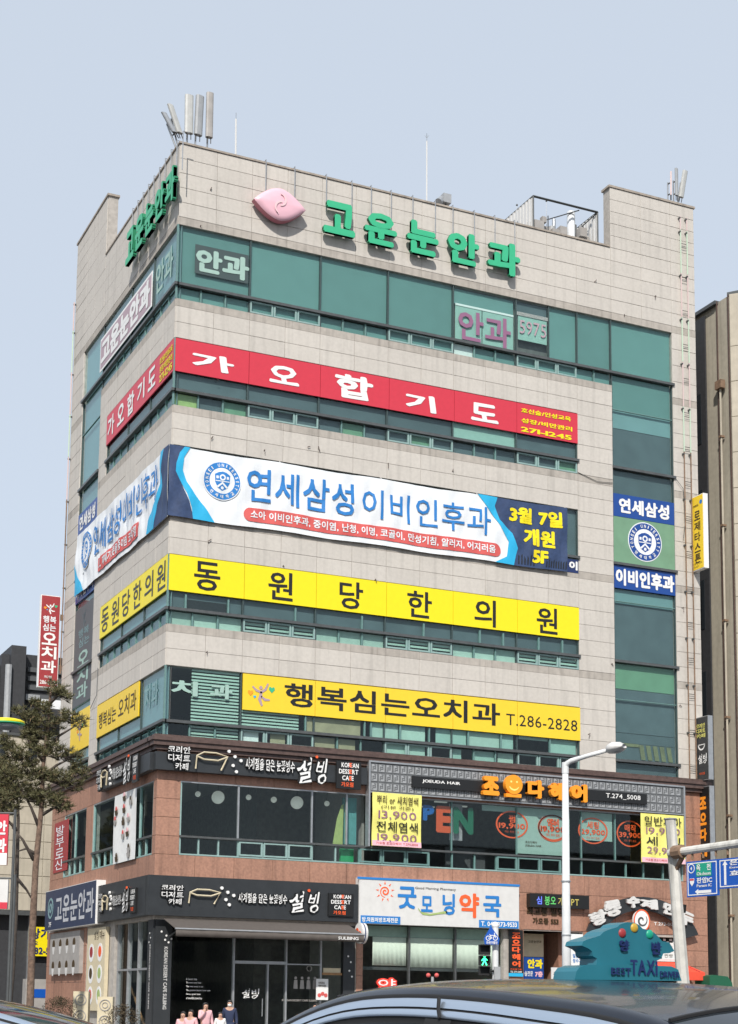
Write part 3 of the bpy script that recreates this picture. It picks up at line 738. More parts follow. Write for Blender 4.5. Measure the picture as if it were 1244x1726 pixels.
# pink eye emblem
t = thing('eye_emblem', 'pink eye-shaped emblem left of the big green letters', 'emblem', R.p(4, 0, 30), None)
xa, za = R.px(*zA(27, 395), .45); xb, zb2 = R.px(*zA(285, 462), .45); cx_, cz_ = (xa + xb) / 2, R.px(*zA(155, 425), .45)[1]; hw = (xb - xa) / 2
def eye(k, hz=.62, n=22):
    P = []
    for i in range(n + 1):
        a = -1 + 2 * i / n; P.append((cx_ + a * hw * k, cz_ + hz * k * (1 - abs(a) ** 1.75)))
    for i in range(1, n):
        a = 1 - 2 * i / n; P.append((cx_ + a * hw * k, cz_ - hz * k * (1 - abs(a) ** 1.75)))
    return P
MB().prism(R, eye(1), .15, .40).obj('shell', 'pink_rim', t)
b = MB(); rings_ = [(1.0, .40), (.93, .455), (.75, .49), (.45, .51), (.15, .52), (.01, .522)]; vs = []; N_ = len(eye(1))
for k_, o_ in rings_: vs += [R.p(x, o_, z) for x, z in eye(k_)]
fs = []
for j in range(len(rings_) - 1):
    for i in range(N_): fs.append((j * N_ + i, (j + 1) * N_ + i, (j + 1) * N_ + (i + 1) % N_, j * N_ + (i + 1) % N_))
fs.append(tuple(range((len(rings_) - 1) * N_, len(rings_) * N_))); b.add(vs, fs); b.obj('face', 'pink', t, smooth=True)
b = MB()
def swirl(b, fr, cx, cz, r0, r1, a0, a1, w, out, n=24, sx=1, d=.02):
    vs = []
    for i in range(n + 1):
        q = i / n; a = a0 + (a1 - a0) * q; r = r0 + (r1 - r0) * q; ww = w * sin(pi * min(1, .15 + q * .85)) + .01
        for rr, oo in ((r - ww, out), (r + ww, out), (r - ww, out - d), (r + ww, out - d)): vs.append(fr.p(cx + rr * cos(a) * sx, oo, cz + rr * sin(a)))
    fs = []
    for i in range(n): a, c = 4 * i, 4 * i + 4; fs += [(a, a + 1, c + 1, c), (a + 1, a + 3, c + 3, c + 1), (a + 2, a, c, c + 2)]
    b.add(vs, fs)
swirl(b, R, cx_ - .05, cz_ + .12, .22, .22, -1.5, 1.5, .028, .545); swirl(b, R, cx_ + .02, cz_ - .18, .22, .26, 1.5, 4.2, .028, .545)
b.obj('swirl', 'pink_pale', t)
for u in (83, 228): x, _ = R.px(*zA(u, 300), .12); MB().tube([R.p(x, -.1, PAR + .1), R.p(x, .12, PAR + .12), R.p(x, .12, 29.9)], .02, 6).obj('bracket', 'steel', t)

# 7th floor stickers
t = thing('window_lettering', 'pale green two-syllable lettering in a dark frame on the top corner window', 'lettering', R.p(.7, 0, 27))
bx = pxbox(R, zT(680, 832), zT(943, 1045), -.03); x0, x1, z0, z1 = bx
MB().box(R, x0, x1, -.045, -.04, z0 + .1, z1).obj('panel', 'frame_dark', t); text(t, R, '안과', (x0 + .03, x1 + .02, z0 + .18, z1 - .12), -.03, 'film_pale', bold=.05)
t = thing('lettered_shade', 'white shade with mauve lettering behind the top floor window', 'shade', R.p(11.2, 0, 27))
x0, x1, z0, z1 = pxbox(R, (773, 508), (868, 592), -.1)
for a, b_ in ((11.15, 12.3), (12.34, 13.7)): MB().box(R, a, b_, -.12, -.10, SILL[4] + .06, 27.9).obj('panel', 'film_pale', t)
MB().box(R, 11.15, 13.7, -.1, -.08, 27.86, 27.94).obj('rod', 'white', t)
text(t, R, '안과', (11.25, 13.55, SILL[4] + .12, 27.7), -.035, 'purple', bold=.03)
t = thing('lettered_shade', 'small pale shade with the digits 5975 behind a top floor window', 'shade', R.p(13.8, 0, 27))
MB().box(R, 13.9, 15.2, -.1, -.08, 27.0, 28.02).obj('panel', 'film_pale', t); MB().box(R, 13.85, 15.24, -.07, -.05, 27.98, 28.12).obj('rod', 'white', t)
text(t, R, '5975', (13.95, 15.15, 27.25, 27.8), -.035, 'mauve', bold=.0)
t = thing('window_sign', 'mauve and white clinic lettering panel on the left-hand top floor windows', 'sign', L.p(-9, 0, 27))
x0, _ = L.px(*zC(203, 480), .03); x1, _ = L.px(*zC(462, 120), .03); z0, z1 = SILL[4] + .35, SILL[4] + 1.75
MB().box(L, x0, x1, .0, .02, z0, z1).obj('border', 'white', t); MB().box(L, x0 + .1, x1 - .1, .02, .026, z0 + .1, z1 - .1).obj('panel', 'mauve', t)
text(t, L, '고운눈안과', (x0 + .2, x1 - .2, z0 + .16, z1 - .16), .034, 'white', bold=.06)
t = thing('window_lettering', 'faint pale lettering on the left-hand top floor window nearest the corner', 'lettering', L.p(-2, 0, 27))
text(t, L, '안과', (-2.6, -.6, SILL[4] + .6, SILL[4] + 1.8), -.03, 'film_pale', bold=.03)

# 6th floor: red strips
t = panels('red_sign_strip', 'long red strip sign with white brush lettering across the right-hand facade', 'sign', R, [0.01, 2.77, 5.54, 8.32, 11.05, 13.77, XB], 23.17, 24.37, -.01, 'red')
for ch, a, b_ in (('가', zC(665, 455), zC(872, 562)), ('오', zC(1050, 518), zC(1198, 622)), ('합', zD(428, 262), zD(618, 405)), ('기', zD(782, 362), zD(935, 462)), ('도', (794, 678.4), (840.5, 713.5))):
    q_ = pxbox(R, a, b_, .05); text(t, R, ch, (q_[0], q_[1], q_[2] - .05, q_[3] + .05), .05, 'white', bold=.04, warp=.35, shear=-.04)
for s_, a, b_ in (('호신술/인성교육', (172, 255), (418, 325)), ('성장/비만관리', (172, 305), (424, 375)), ('271-1245', (170, 348), (422, 418))): text(t, R, s_, pxbox(R, zE(*a), zE(*b_), .05), .05, 'yellow', bold=.04)
t = panels('red_sign_strip', 'red strip sign with brush lettering on the narrow left-hand facade', 'sign', L, [-YB, -5.62, -2.81, -.01], 23.17, 24.37, -.01, 'red')
for i, ch in enumerate('가오합기도'): text(t, L, ch, (-8.2 + 1.32 * i, -7.3 + 1.32 * i, 23.35 + (0, .05, -.03, .05, .05)[i], 24.2), .05, 'white', bold=.035, warp=.35)
for j, s_ in enumerate(('호신술/인성교육', '성장/비만관리', '271-1245')): text(t, L, s_, (-1.55, -.1, 23.93 - .33 * j, 24.2 - .33 * j), .05, 'yellow', bold=.04)

# emblem ---------------------------------------------------------------
def emblem(t, fr, cx, cz, r, out, col='blue_text', sx=1):
    o = MB().disc(fr, cx, cz, r, out, out + .004, 48, sx).obj('emblem', 'banner_white', t)
    MB().ring(fr, cx, cz, r * .95, r * .66, out + .006, out + .01, 48, sx).obj('ring', col, o)
    b = MB()
    for s_, a0, a1, fl in (('YONSEI UNIVERSITY', 205, -25, 1), ('연세대학교', 228, 312, -1)):
        for i, ch in enumerate(s_):
            if ch == ' ': continue
            a = radians(a0 + (a1 - a0) * i / (len(s_) - 1)); rr = r * .80; h = r * .17; w_ = r * (.11 if fl > 0 else .15)
            X, Z = cx + rr * cos(a) * sx, cz + rr * sin(a); text_into(b, fr, ch, X - w_ / 2 * (.4 if ch == 'I' else 1), X + w_ / 2 * (.4 if ch == 'I' else 1), Z - h / 2, Z + h / 2, out + .014, bold=.03, rot=a - pi / 2 if fl > 0 else a + pi / 2, res=1)
    b.obj('lettering', 'white', o)
    sh = [(-.40, .30), (-.2, .42), (0, .47), (.2, .42), (.40, .30), (.38, -.1), (.24, -.38), (0, -.52), (-.24, -.38), (-.38, -.1)]
    MB().prism(fr, [(cx + x * r * sx, cz + z * r) for x, z in sh], out + .006, out + .010).obj('shield', col, o)
    b = MB(); b.ring(fr, cx, cz + .16 * r, .16 * r, .085 * r, out + .012, out + .014, 20, sx)
    b.box(fr, cx - .36 * r * sx, cx + .36 * r * sx, out + .012, out + .014, cz - .06 * r, cz - .015 * r)
    b.prism(fr, [(cx + x * r * sx, cz + z * r) for x, z in ((-.3, -.32), (-.22, -.38), (0, -.17), (.22, -.38), (.3, -.32), (0, -.06))], out + .012, out + .014)
    b.disc(fr, cx, cz - .37 * r, .08 * r, out + .012, out + .014, 12, sx)
    for sg in (-1, 1): b.box(fr, cx + sg * .27 * r * sx - .06 * r * sx, cx + sg * .27 * r * sx + .06 * r * sx, out + .012, out + .014, cz + .08 * r, cz + .22 * r)
    b.obj('shield_mark', 'banner_white', o)
# banners --------------------------------------------------------------
def cloth(fr, xL, xR_, zb, zt, out, wob=.03, nx=70, nz=8, name='cloth', m='banner_white', t=None, zfun=None):
    b = MB(); vs = []; fs = []
    for j in range(nz + 1):
        for i in range(nx + 1):
            x = xL + (xR_ - xL) * i / nx; q = j / nz; z = zb + (zt - zb) * q
            o = out + wob * (sin(i * .55 + q * 3) * .5 + sin(i * .21 + 2) * .6) * (1 - abs(2 * q - 1) ** 3) * .5
            if zfun: z += zfun(x, q)
            vs.append(fr.p(x, o, z))
    n1 = len(vs); vs += [Vector(v) - fr.out * .008 for v in vs]
    for j in range(nz):
        for i in range(nx):
            a = j * (nx + 1) + i; fs += [(a, a + 1, a + nx + 2, a + nx + 1), (n1 + a, n1 + a + nx + 1, n1 + a + nx + 2, n1 + a + 1)]
    for i in range(nx): fs += [(i, n1 + i, n1 + i + 1, i + 1)]; a = nz * (nx + 1) + i; fs += [(a, a + 1, n1 + a + 1, n1 + a)]
    for j in range(nz): a = j * (nx + 1); fs += [(a, a + nx + 1, n1 + a + nx + 1, n1 + a)]; a += nx; fs += [(a, n1 + a, n1 + a + nx + 1, a + nx + 1)]
    b.add(vs, fs); return b.obj(name, m, t, smooth=False)
BO = .14
t = thing('banner', 'wide white clinic opening banner with blue lettering hung across the right-hand facade', 'banner', R.p(0, 0, 18))
cloth(R, -.13, 15.92, 17.92, 20.42, BO, 0, nx=80, nz=12, t=t)
F0 = BO + .016
def curve(b, fr, P, out, d=.004): return b.prism(fr, P, out, out + d)
b = MB(); curve(b, R, [(-.14, 17.91), (-.14, 20.44), (.4, 20.44), (.22, 20.0), (.2, 19.5), (.38, 19.0), (.62, 18.5), (.82, 17.91)], F0); b.obj('navy_field', 'navy_banner', t)
b = MB(); curve(b, R, [(.10, 19.5), (.12, 19.8), (.24, 20.2), (.42, 20.44), (.62, 20.44), (.40, 20.05), (.36, 19.6), (.52, 19.2), (.82, 18.8), (1.2, 18.4), (1.58, 17.91), (.78, 17.91), (.72, 18.3), (.52, 18.8), (.28, 19.2)], F0 + .006); b.obj('blue_swash', 'cyan', t)
xs0, _ = R.px(*zE(150, 900), BO)
b = MB(); curve(b, R, [(15.93, 17.91), (15.93, 20.44), (12.85, 20.44), (12.75, 20.1), (12.95, 19.6), (13.5, 19.15), (13.75, 18.6), (13.55, 17.91)], F0); b.obj('navy_field', 'navy_banner', t)
b = MB(); curve(b, R, [(13.75, 18.6), (13.5, 19.15), (12.95, 19.6), (12.75, 20.1), (12.85, 20.44), (12.0, 20.44), (12.45, 19.95), (12.95, 19.4), (13.35, 18.8), (13.25, 18.2), (12.75, 17.91), (13.56, 17.91)], F0 + .004); b.obj('blue_swash', 'cyan', t)
ex, ez = R.px(*zF(812, 205), BO); emblem(t, R, ex, ez, .70, F0 + .01)
F1 = F0 + .02
bxA = pxbox(R, (416.7, 787), (596, 870), BO); bxB = pxbox(R, (610.7, 822), (826.8, 903), BO)
text(t, R, '연세삼성', bxA, F1, 'blue_text', bold=.018); text(t, R, '이비인후과', bxB, F1, 'blue_text', bold=.008)
x0, x1, z0, z1 = pxbox(R, (410.6, 853), (843.8, 939), BO)
b = MB(); rr = (z1 - z0) / 2; P = [(x1 - rr + rr * sin(pi * i / 10), (z0 + z1) / 2 + rr * cos(pi * i / 10)) for i in range(11)] + [(x0 + rr - rr * sin(pi * i / 10), (z0 + z1) / 2 - rr * cos(pi * i / 10)) for i in range(11)]
b.prism(R, P, F0, F0 + .008); b.obj('red_strip', 'banner_red', t)
text(t, R, '소아 이비인후과, 중이염, 난청, 이명, 코골이, 만성기침, 알러지, 어지러움', (x0 + .25, x1 - .25, z0 + .1, z1 - .08), F1, 'banner_white', bold=.03, res=2)
for s_, a, b_ in (('3월 7일', (112, 735), (372, 855)), ('개원', (182, 845), (338, 955)), ('5F', (225, 955), (302, 1030))): text(t, R, s_, pxbox(R, zE(*a), zE(*b_), BO), F1, 'yellow', bold=.05)
b = MB()
for i in range(16): x = 13.9 + i * .115; 
for i in range(6): b.prism(R, [(13.75 + i * .13, 18.0), (13.8 + i * .13, 18.0), (13.82 + i * .13, 18.3 + .12 * sin(i * 2)), (13.77 + i * .13, 18.35)], F1, F1 + .004)
for i in range(9): b.prism(R, [(14.95 + i * .11, 18.0), (15.0 + i * .11, 18.0), (15.02 + i * .11, 18.2 + .15 * abs(sin(i * 1.7))), (14.97 + i * .11, 18.25)], F1, F1 + .004)
b.obj('shade_mark', 'black', t)
ripple_all(t, R, .045, 20.42, 17.92, 0, 15.9, .12)
for x in (.02, 4, 8, 12, 15.9): MB().tube([R.p(x, BO, 20.42), R.p(x, 0.02, 20.5)], .012, 5).obj('tie', 'offwhite', t)
t = thing('blue_sign_strip', 'end of a blue strip sign showing one white syllable below the wide banner', 'sign', R.p(15.9, 0, 18)); x0, x1, z0, z1 = pxbox(R, zE(400, 1010), zE(452, 1068), 0)
MB().box(R, 14.6, XB - .02, -.005, .04, 17.95, z1 + .06).obj('panel', 'navy', t); text(t, R, '이', pxbox(R, zE(408, 1012), zE(450, 1062), .04), .046, 'white', bold=.05)
# left banner: hung higher at the far end
t = thing('banner', 'white clinic opening banner on the narrow left-hand facade, reaching past the corner strip', 'banner', L.p(-12, 0, 18))
cloth(L, -12.1, .13, 17.86, 20.42, BO, 0, t=t, nx=60, nz=12)
curve(b := MB(), L, [(.15, 17.85), (.15, 20.44), (-.35, 20.44), (-.6, 19.7), (-.5, 19.1), (-1.0, 18.6), (-1.3, 17.85)], F0 + .01); b.obj('navy_field', 'navy_banner', t)
curve(b := MB(), L, [(-.35, 20.44), (-.6, 19.7), (-.5, 19.1), (-1.0, 18.6), (-1.3, 17.85), (-2.2, 17.85), (-2.0, 18.3), (-1.3, 18.8), (-.75, 19.3), (-.7, 20.44)], F0 + .016); b.obj('blue_swash', 'cyan', t)
curve(b := MB(), L, [(-12.11, 17.85), (-12.11, 19.2), (-11.8, 18.7), (-11.2, 18.3), (-10.7, 17.85)], F0 + .01); b.obj('navy_field', 'cyan', t)
emblem(t, L, -10.4, 19.45, .78, F0 + .02)
text(t, L, '연세삼성', (-9.35, -5.55, 18.85, 20.1), F1 + .015, 'blue_text', bold=.012); text(t, L, '이비인후과', (-5.3, -1.05, 18.85, 20.15), F1 + .015, 'blue_text', bold=.006)
MB().box(L, -8.6, -3.2, F0 + .01, F0 + .02, 18.05, 18.6).obj('red_strip', 'banner_red', t); text(t, L, '코, 재채기 콧물 중이염 코막힘', (-8.45, -3.35, 18.12, 18.53), F1 + .015, 'banner_white', bold=.03, res=2)
ripple_all(t, L, .045, 20.42, 17.86, -12.1, .1, .12)
# blue clinic signs in the strips
for fr, a, b_, lab in ((R, X1 + .02, X2 - .02, 'right-hand'), (L, -Y2 + .02, -Y1 - .02, 'left-hand')):
    up_ = 'blue sign with white lettering in the %s glass strip, above the round emblem' % lab if fr is R else 'blue sign in the left-hand glass strip, just above the end of the banner'
    dn_ = 'blue sign with white lettering in the %s glass strip, below the round emblem' % lab if fr is R else 'blue sign in the left-hand glass strip, just below the end of the banner'
    t = thing('blue_sign', up_, 'sign', fr.p(a, 0, 20)); MB().box(fr, a, b_, -.04, .02, 20.5, 21.42).obj('panel', 'blue_sign', t); text(t, fr, '연세삼성', (a + .24, b_ - .25, 20.66, 21.28), .028, 'white', bold=.045)
    t = thing('blue_sign', dn_, 'sign', fr.p(a, 0, 17)); MB().box(fr, a, b_, -.04, .02, 17.6, 18.52).obj('panel', 'blue_sign', t); text(t, fr, '이비인후과', (a + .06, b_ - .06, 17.72, 18.4), .028, 'white', bold=.05)
t = thing('emblem_panel', 'pale green panel with a round blue university emblem in the right-hand glass strip', 'emblem', R.p(18.2, 0, 19)); MB().box(R, X1 + .02, X2 - .02, -.04, .01, 18.64, 20.49).obj('panel', 'film_green', t); emblem(t, R, 19.62, 19.62, .80, .014, 'blue_sign')

# 4th floor: yellow strips
t = panels('yellow_sign_strip', 'bright yellow strip sign with six spaced black syllables across the right-hand facade', 'sign', R, [0.01, 2.77, 5.51, 8.29, 11.03, 13.78, XB], 15.32, 16.58, -.01, 'yellow')
for ch, a, b_ in (('동', zF(675, 605), zF(802, 765)), ('원', zF(1045, 655), zF(1165, 812)), ('당', zG(452, 230), zG(568, 382)), ('한', zG(790, 278), zG(912, 425)), ('의', zG(1125, 320), zG(1232, 468)), ('원', zH(248, 240), zH(352, 382))):
    text(t, R, ch, pxbox(R, a, b_, .05), .048, 'black', bold=.02)
t = panels('yellow_sign_strip', 'yellow strip sign with six black syllables on the left-hand facade', 'sign', L, [-YB, -5.62, -2.81, -.01], 15.32, 16.58, -.01, 'yellow')
for i, ch in enumerate('동원당한의원'): text(t, L, ch, (-8.2 + 1.405 * i, -7.2 + 1.405 * i, 15.47, 16.42), .048, 'black', bold=.015)
# 3rd floor
t = panels('dental_sign_strip', 'deep yellow strip sign with black lettering, dancing figure and phone number, third floor', 'sign', R, [2.79, 5.53, 8.3, 11.04, 13.77, XB + .02], 11.4, 12.67, -.01, 'yellow_deep')
text(t, R, '행복심는오치과', pxbox(R, (480, 1150), (843, 1224), .05), .048, 'black', bold=.026); text(t, R, 'T.286-2828', pxbox(R, zH(98, 770), zH(450, 860), .05), .048, 'black', bold=.005)
def dancer(t, fr, cx, cz, s, out, m='mauve', hearts=True):
    b = MB()
    def limb(P, w): 
        n = len(P); l = []; r_ = []
        for i, p in enumerate(P):
            q0 = P[max(0, i - 1)]; q1 = P[min(n - 1, i + 1)]; dx, dz = q1[0] - q0[0], q1[1] - q0[1]; d = hypot(dx, dz); ww = w * (.55 + .45 * sin(pi * i / (n - 1)))
            l.append((cx + s * (p[0] - dz / d * ww), cz + s * (p[1] + dx / d * ww))); r_.append((cx + s * (p[0] + dz / d * ww), cz + s * (p[1] - dx / d * ww)))
        for i in range(n - 1): b.prism(fr, [l[i], l[i + 1], r_[i + 1], r_[i]], out, out + .004)
    limb([(-.45, .3), (-.25, .12), (0, .05), (.22, .2), (.35, .5)], .07); limb([(.0, .08), (-.02, -.15), (-.08, -.3), (.05, -.62)], .09); limb([(0, -.15), (.2, -.3), (.45, -.3)], .07)
    b.disc(fr, cx - .02 * s, cz + .27 * s, .09 * s, out, out + .004, 12); b.obj('dancing_figure', m, t)
    if hearts:
        for hx, hz, k, mm in ((.55, .22, .17, 'letter_green'), (-.55, -.02, .15, 'orange'), (-.33, -.2, .08, 'cyan')):
            h = [(0, -1), (.9, 0), (.85, .6), (.45, .8), (0, .45), (-.45, .8), (-.85, .6), (-.9, 0)]
            MB().prism(fr, [(cx + s * (hx + x * k), cz + s * (hz + z * k)) for x, z in h], out, out + .004).obj('heart', mm, t)
ex, ez = R.px(*zG(60, 795), .05); dancer(t, R, ex, ez, .72, .05, 'mauve')
t = thing('window_lettering', 'pale green dental lettering hung inside the third floor corner window', 'lettering', R.p(.3, 0, 12))
x0, x1, z0, z1 = pxbox(R, (289, 1140), (391, 1180), -.02)
for ch, a, b_ in (('치', x0, x0 + .95), ('과', x0 + 1.4, x1)): text(t, R, ch, (a, b_, z0 + .0, z1 - .1), -.03, 'film_pale', bold=.04, depth=.02, name='letter')
t = panels('yellow_sign', 'small yellow panel sign with thin black lettering on the left-hand third floor windows', 'sign', L, [-8.4, -5.62, -2.93], 11.4, 12.66, -.01, 'yellow_deep')
text(t, L, '행복심는', (-8.1, -5.75, 11.68, 12.3), .048, 'brown_ink', bold=.01); text(t, L, '오치과', (-5.45, -3.2, 11.68, 12.42), .048, 'brown_ink', bold=.01)
t = panels('yellow_sign', 'yellow panel with a dancing figure in the left-hand glass strip behind the pine', 'sign', L, [-Y2 + .03, -Y1 - .05], 11.3, 12.9, -.02, 'yellow_deep'); dancer(t, L, -10.9, 12.1, .7, .04)
t = thing('window_sign', 'grey see-through clinic sign in the left-hand glass strip between the fourth and third floors', 'sign', L.p(-11, 0, 14)); MB().box(L, -Y2 + .05, -Y1 - .05, -.04, .0, 13.2, 17.3).obj('panel', 'panel_dark', t)
dancer(t, L, -11.0, 16.75, .65, .004, 'film_slate', False); text(t, L, '행복', (-11.8, -10.2, 16.0, 16.35), .004, 'film_left', bold=.02); text(t, L, '심는', (-11.7, -10.1, 15.6, 15.95), .004, 'film_left', bold=.02)
for i, ch in enumerate('오치과'): text(t, L, ch, (-11.8, -10.1, 14.75 - .68 * i, 15.4 - .68 * i), .004, 'film_pale', bold=.03)
t = thing('window_lettering', 'faint vertical lettering on the left-hand third floor window beside the corner', 'lettering', L.p(-2, 0, 12)); text(t, L, '치과', (-2.4, -.9, 11.5, 12.4), -.03, 'film_left', bold=.02)

# ================================================================== blade signs
def blade(name, label, fr, x0, x1, z0, z1, thick, face, edge, group=None):
    t = thing(name, label, 'sign', fr.p(x0, 0, z0), group)
    MB().box(fr, x0, x1, -thick, 0, z0, z1).obj('box', edge, t); MB().box(fr, x0 + .03, x1 - .03, .002, .012, z0 + .03, z1 - .03).obj('face', face, t)
    return t
FB = Frame((21.88, 0, 0), (0, -1, 0))
t = blade('blade_sign', 'yellow vertical blade sign with brown lettering high on the right edge of the block', FB, .02, .80, 18.68, 21.74, .22, 'yellow_deep', 'white')
for i, ch in enumerate('로제타스톤'): text(t, FB, ch, (.22, .60, 20.72 - .44 * i, 21.10 - .44 * i), .018, 'brown_ink', bold=.03)
text(t, FB, 'rosetta', (.15, .5, 21.28, 21.38), .018, 'brown_ink', bold=.01); MB().disc(FB, .66, 21.42, .09, .013, .018, 12).obj('logo', 'blue_text', t)
text(t, FB, '건국 원격교육\n273-0273', (.12, .66, 18.78, 18.98), .018, 'brown_ink', bold=0)
for z in (18.9, 21.3): MB().tube([(21.95, 0, z), (21.95, -.06, z)], .05, 6).obj('bracket', 'rail', t)
t = blade('blade_sign', 'black vertical dessert cafe blade sign on the right edge above the cornice', FB, .02, .84, 10.2, 12.73, .22, 'charcoal', 'steel')
for j, s_ in enumerate(('코리안', '디저트', '카페')): text(t, FB, s_, (.12, .68, 12.28 - .2 * j, 12.46 - .2 * j), .018, 'yellow_soft', bold=.02, warp=.5)
swirl(b := MB(), FB, .42, 11.62, .2, .2, pi, 2 * pi, .02, .018); b.box(FB, .2, .64, .013, .018, 11.6, 11.63); b.obj('bowl', 'white', t)
text(t, FB, '설빙', (.2, .75, 10.85, 11.25), .018, 'white', bold=.02, warp=1); text(t, FB, '가오점', (.25, .6, 10.42, 10.52), .018, 'orange_red', bold=.01)
t = blade('blade_sign', 'black vertical hair salon blade sign with orange lettering below the cornice at right', FB, .02, .86, 6.2, 9.95, .22, 'black', 'steel')
for i, ch in enumerate('조으다헤어'): text(t, FB, ch, (.25, .66, 9.05 - .62 * i, 9.55 - .62 * i), .018, 'orange', bold=.06)
FD = Frame((0, 14.4, 0), (1, 0, 0))
t = blade('blade_sign', 'dark red vertical dental blade sign sticking out at the far left edge', FD, -1.0, -.15, 14.42, 18.4, .24, 'dull_red', 'white')
dancer(t, FD, -.58, 17.85, .42, .016, 'white', True)
for s_, z_ in (('행복', 17.2), ('심는', 16.85)): text(t, FD, s_, (-.88, -.32, z_, z_ + .3), .018, 'banner_white', bold=.03)
for i, ch in enumerate('오치과'): text(t, FD, ch, (-.9, -.26, 16.25 - .6 * i, 16.78 - .6 * i), .018, 'white', bold=.03)
text(t, FD, '의원', (-.75, -.42, 14.82, 14.93), .018, 'white', bold=.02); text(t, FD, '286-2828', (-.92, -.22, 14.55, 14.72), .018, 'white', bold=.02)
for z in (15.2, 17.4): MB().abox((-.15, 14.5, z), (.02, 14.6, z + .25)).obj('bracket', 'rust', t)

# ================================================================== base signs
SO = .30
def brush_sign(t, fr, x0, x1, z0, z1, out, dep=.06):
    """the cafe's lettering laid out over x0..x1"""
    w_ = x1 - x0; h = z1 - z0; X = lambda q: x0 + q * w_; Z = lambda q: z0 + q * h
    for j, s_ in enumerate(('코리안', '디저트', '카페')):
        a = (.0, .0, .04)[j]; bb = (.125, .125, .115)[j]
        text(t, fr, s_, (X(a) - .03, X(bb) + .03, Z(.70 - .30 * j) - .03, Z(1.0 - .30 * j)), out, 'black', dep, bold=.09, warp=.8, res=2, name='letter_back'); text(t, fr, s_, (X(a), X(bb), Z(.72 - .30 * j), Z(.98 - .30 * j)), out + dep + .006, 'white', bold=.02, warp=.8)
    cx, cz = X(.245), Z(.50)
    b = MB(); b.tube([fr.p(X(.155), out + .08, Z(.20)), fr.p(X(.16), out + .1, Z(.68)), fr.p(X(.20), out + .1, Z(.82)), fr.p(X(.27), out + .1, Z(.82)), fr.p(X(.335), out + .1, Z(.72)), fr.p(X(.30), out + .08, Z(.2))], .03, 6)
    b.tube([fr.p(X(.16), out + .1, Z(.66)), fr.p(X(.20), out + .1, Z(.56)), fr.p(X(.28), out + .1, Z(.55)), fr.p(X(.335), out + .1, Z(.70))], .03, 6); b.obj('bowl_outline', 'poster_cream', t)
    b = MB()
    for qx, qz in ((.345, .93), (.38, .75), (.37, .42), (.415, .62), (.39, .2)): b.disc(fr, X(qx), Z(qz), .055, out + .02, out + .08, 12)
    b.obj('snow_dot', 'white', t)
    text(t, fr, '사계절을 담은 눈꽃빙수', (X(.44), X(.735), Z(.28), Z(.80)), out + .02, 'black', .05, bold=.09, warp=.9, res=2, name='letter_back'); text(t, fr, '사계절을 담은 눈꽃빙수', (X(.443), X(.732), Z(.31), Z(.77)), out + .078, 'white', bold=.015, warp=.9)
    for ch, a, bb, zz in (('설', .745, .835, -.05), ('빙', .86, .93, -.02)):
        text(t, fr, ch, (X(a) - .03, X(bb) + .03, Z(zz) - .03, Z(.95) + .03), out, 'black', dep, bold=.1, warp=1.2, shear=.15, name='letter_back'); text(t, fr, ch, (X(a), X(bb), Z(zz), Z(.95)), out + dep + .006, 'white', bold=.015, warp=1.2, shear=.15)
    MB().disc(fr, X(.865), Z(.99), .05, out + .03, out + .07, 10).obj('red_seal', 'orange_red', t)
    xr = x1 + .0
    for j, (s_, a) in enumerate((('KOREAN', 1.015), ('DESSERT', 1.0), ('CAFE', 1.02), ('가오점', 1.015))):
        text(t, fr, s_, (X(a), X(a) + (.66, .74, .44, .46)[j] * (1 if w_ > 5 else .7), Z(.68 - .245 * j), Z(.86 - .245 * j)), out + .075, 'white' if j < 3 else 'orange_red', bold=.03)
    MB().box(fr, X(.985), X(1.0) + .85 * (1 if w_ > 5 else .7), out, out + .07, Z(-.13), Z(.92)).obj('plate', 'black', t)
    if w_ > 5: text(t, fr, 'E\nE\nE', (X(1.015) + .30, X(1.015) + .40, Z(.19), Z(.86)), out + .079, 'orange_red', bold=.04)
# second floor black band sign, both facades
t = thing('cafe_sign', 'black upstairs cafe fascia with white brush lettering, wrapping the corner under the cornice', 'sign', R.p(0, 0, 9))
sg_ = MB(); za, zb_ = 9.02, 9.62
sg_.box(R, -.42, 7.36, .29, .55, za, zb_ + .0); sg_.obj('fascia', 'charcoal', t); MB().box(L, -6.1, .285, .29, .55, za, zb_).obj('fascia', 'charcoal', t)
x0, z1_ = R.px(*zL(110, 100), .6); x1, _ = R.px(*zL(1050, 250), .6); brush_sign(t, R, x0, x1, 8.93, 9.86, .56)
brush_sign(t, L, -6.0, -1.4, 8.9, 9.8, .56)
# ground floor cafe fascia
t = thing('cafe_sign', 'dark ground floor cafe fascia with white brush lettering, bowl outline, wrapping the corner', 'sign', R.p(0, 0, 4.2))
MB().box(R, -.55, 7.05, .27, .56, 4.17, 5.49).obj('fascia', 'charcoal', t); MB().box(L, -5.5, .265, .27, .56, 4.17, 5.49).obj('fascia', 'charcoal', t)
x0, _ = R.px(*zO(130, 160), .6); x1, _ = R.px(*zO(1018, 200), .6); brush_sign(t, R, x0, x1, 4.45, 5.2, .56)
brush_sign(t, L, -5.2, -1.2, 4.4, 5.2, .56)
t = thing('clinic_sign', 'navy blue clinic fascia with white lettering at the left end of the ground floor', 'sign', L.p(-13, 0, 4.1))
MB().box(L, -13.1, -5.54, .27, .62, 4.12, 5.72).obj('box', 'white', t); MB().box(L, -13.08, -5.56, .62, .63, 4.14, 5.7).obj('face', 'navy_dull', t)
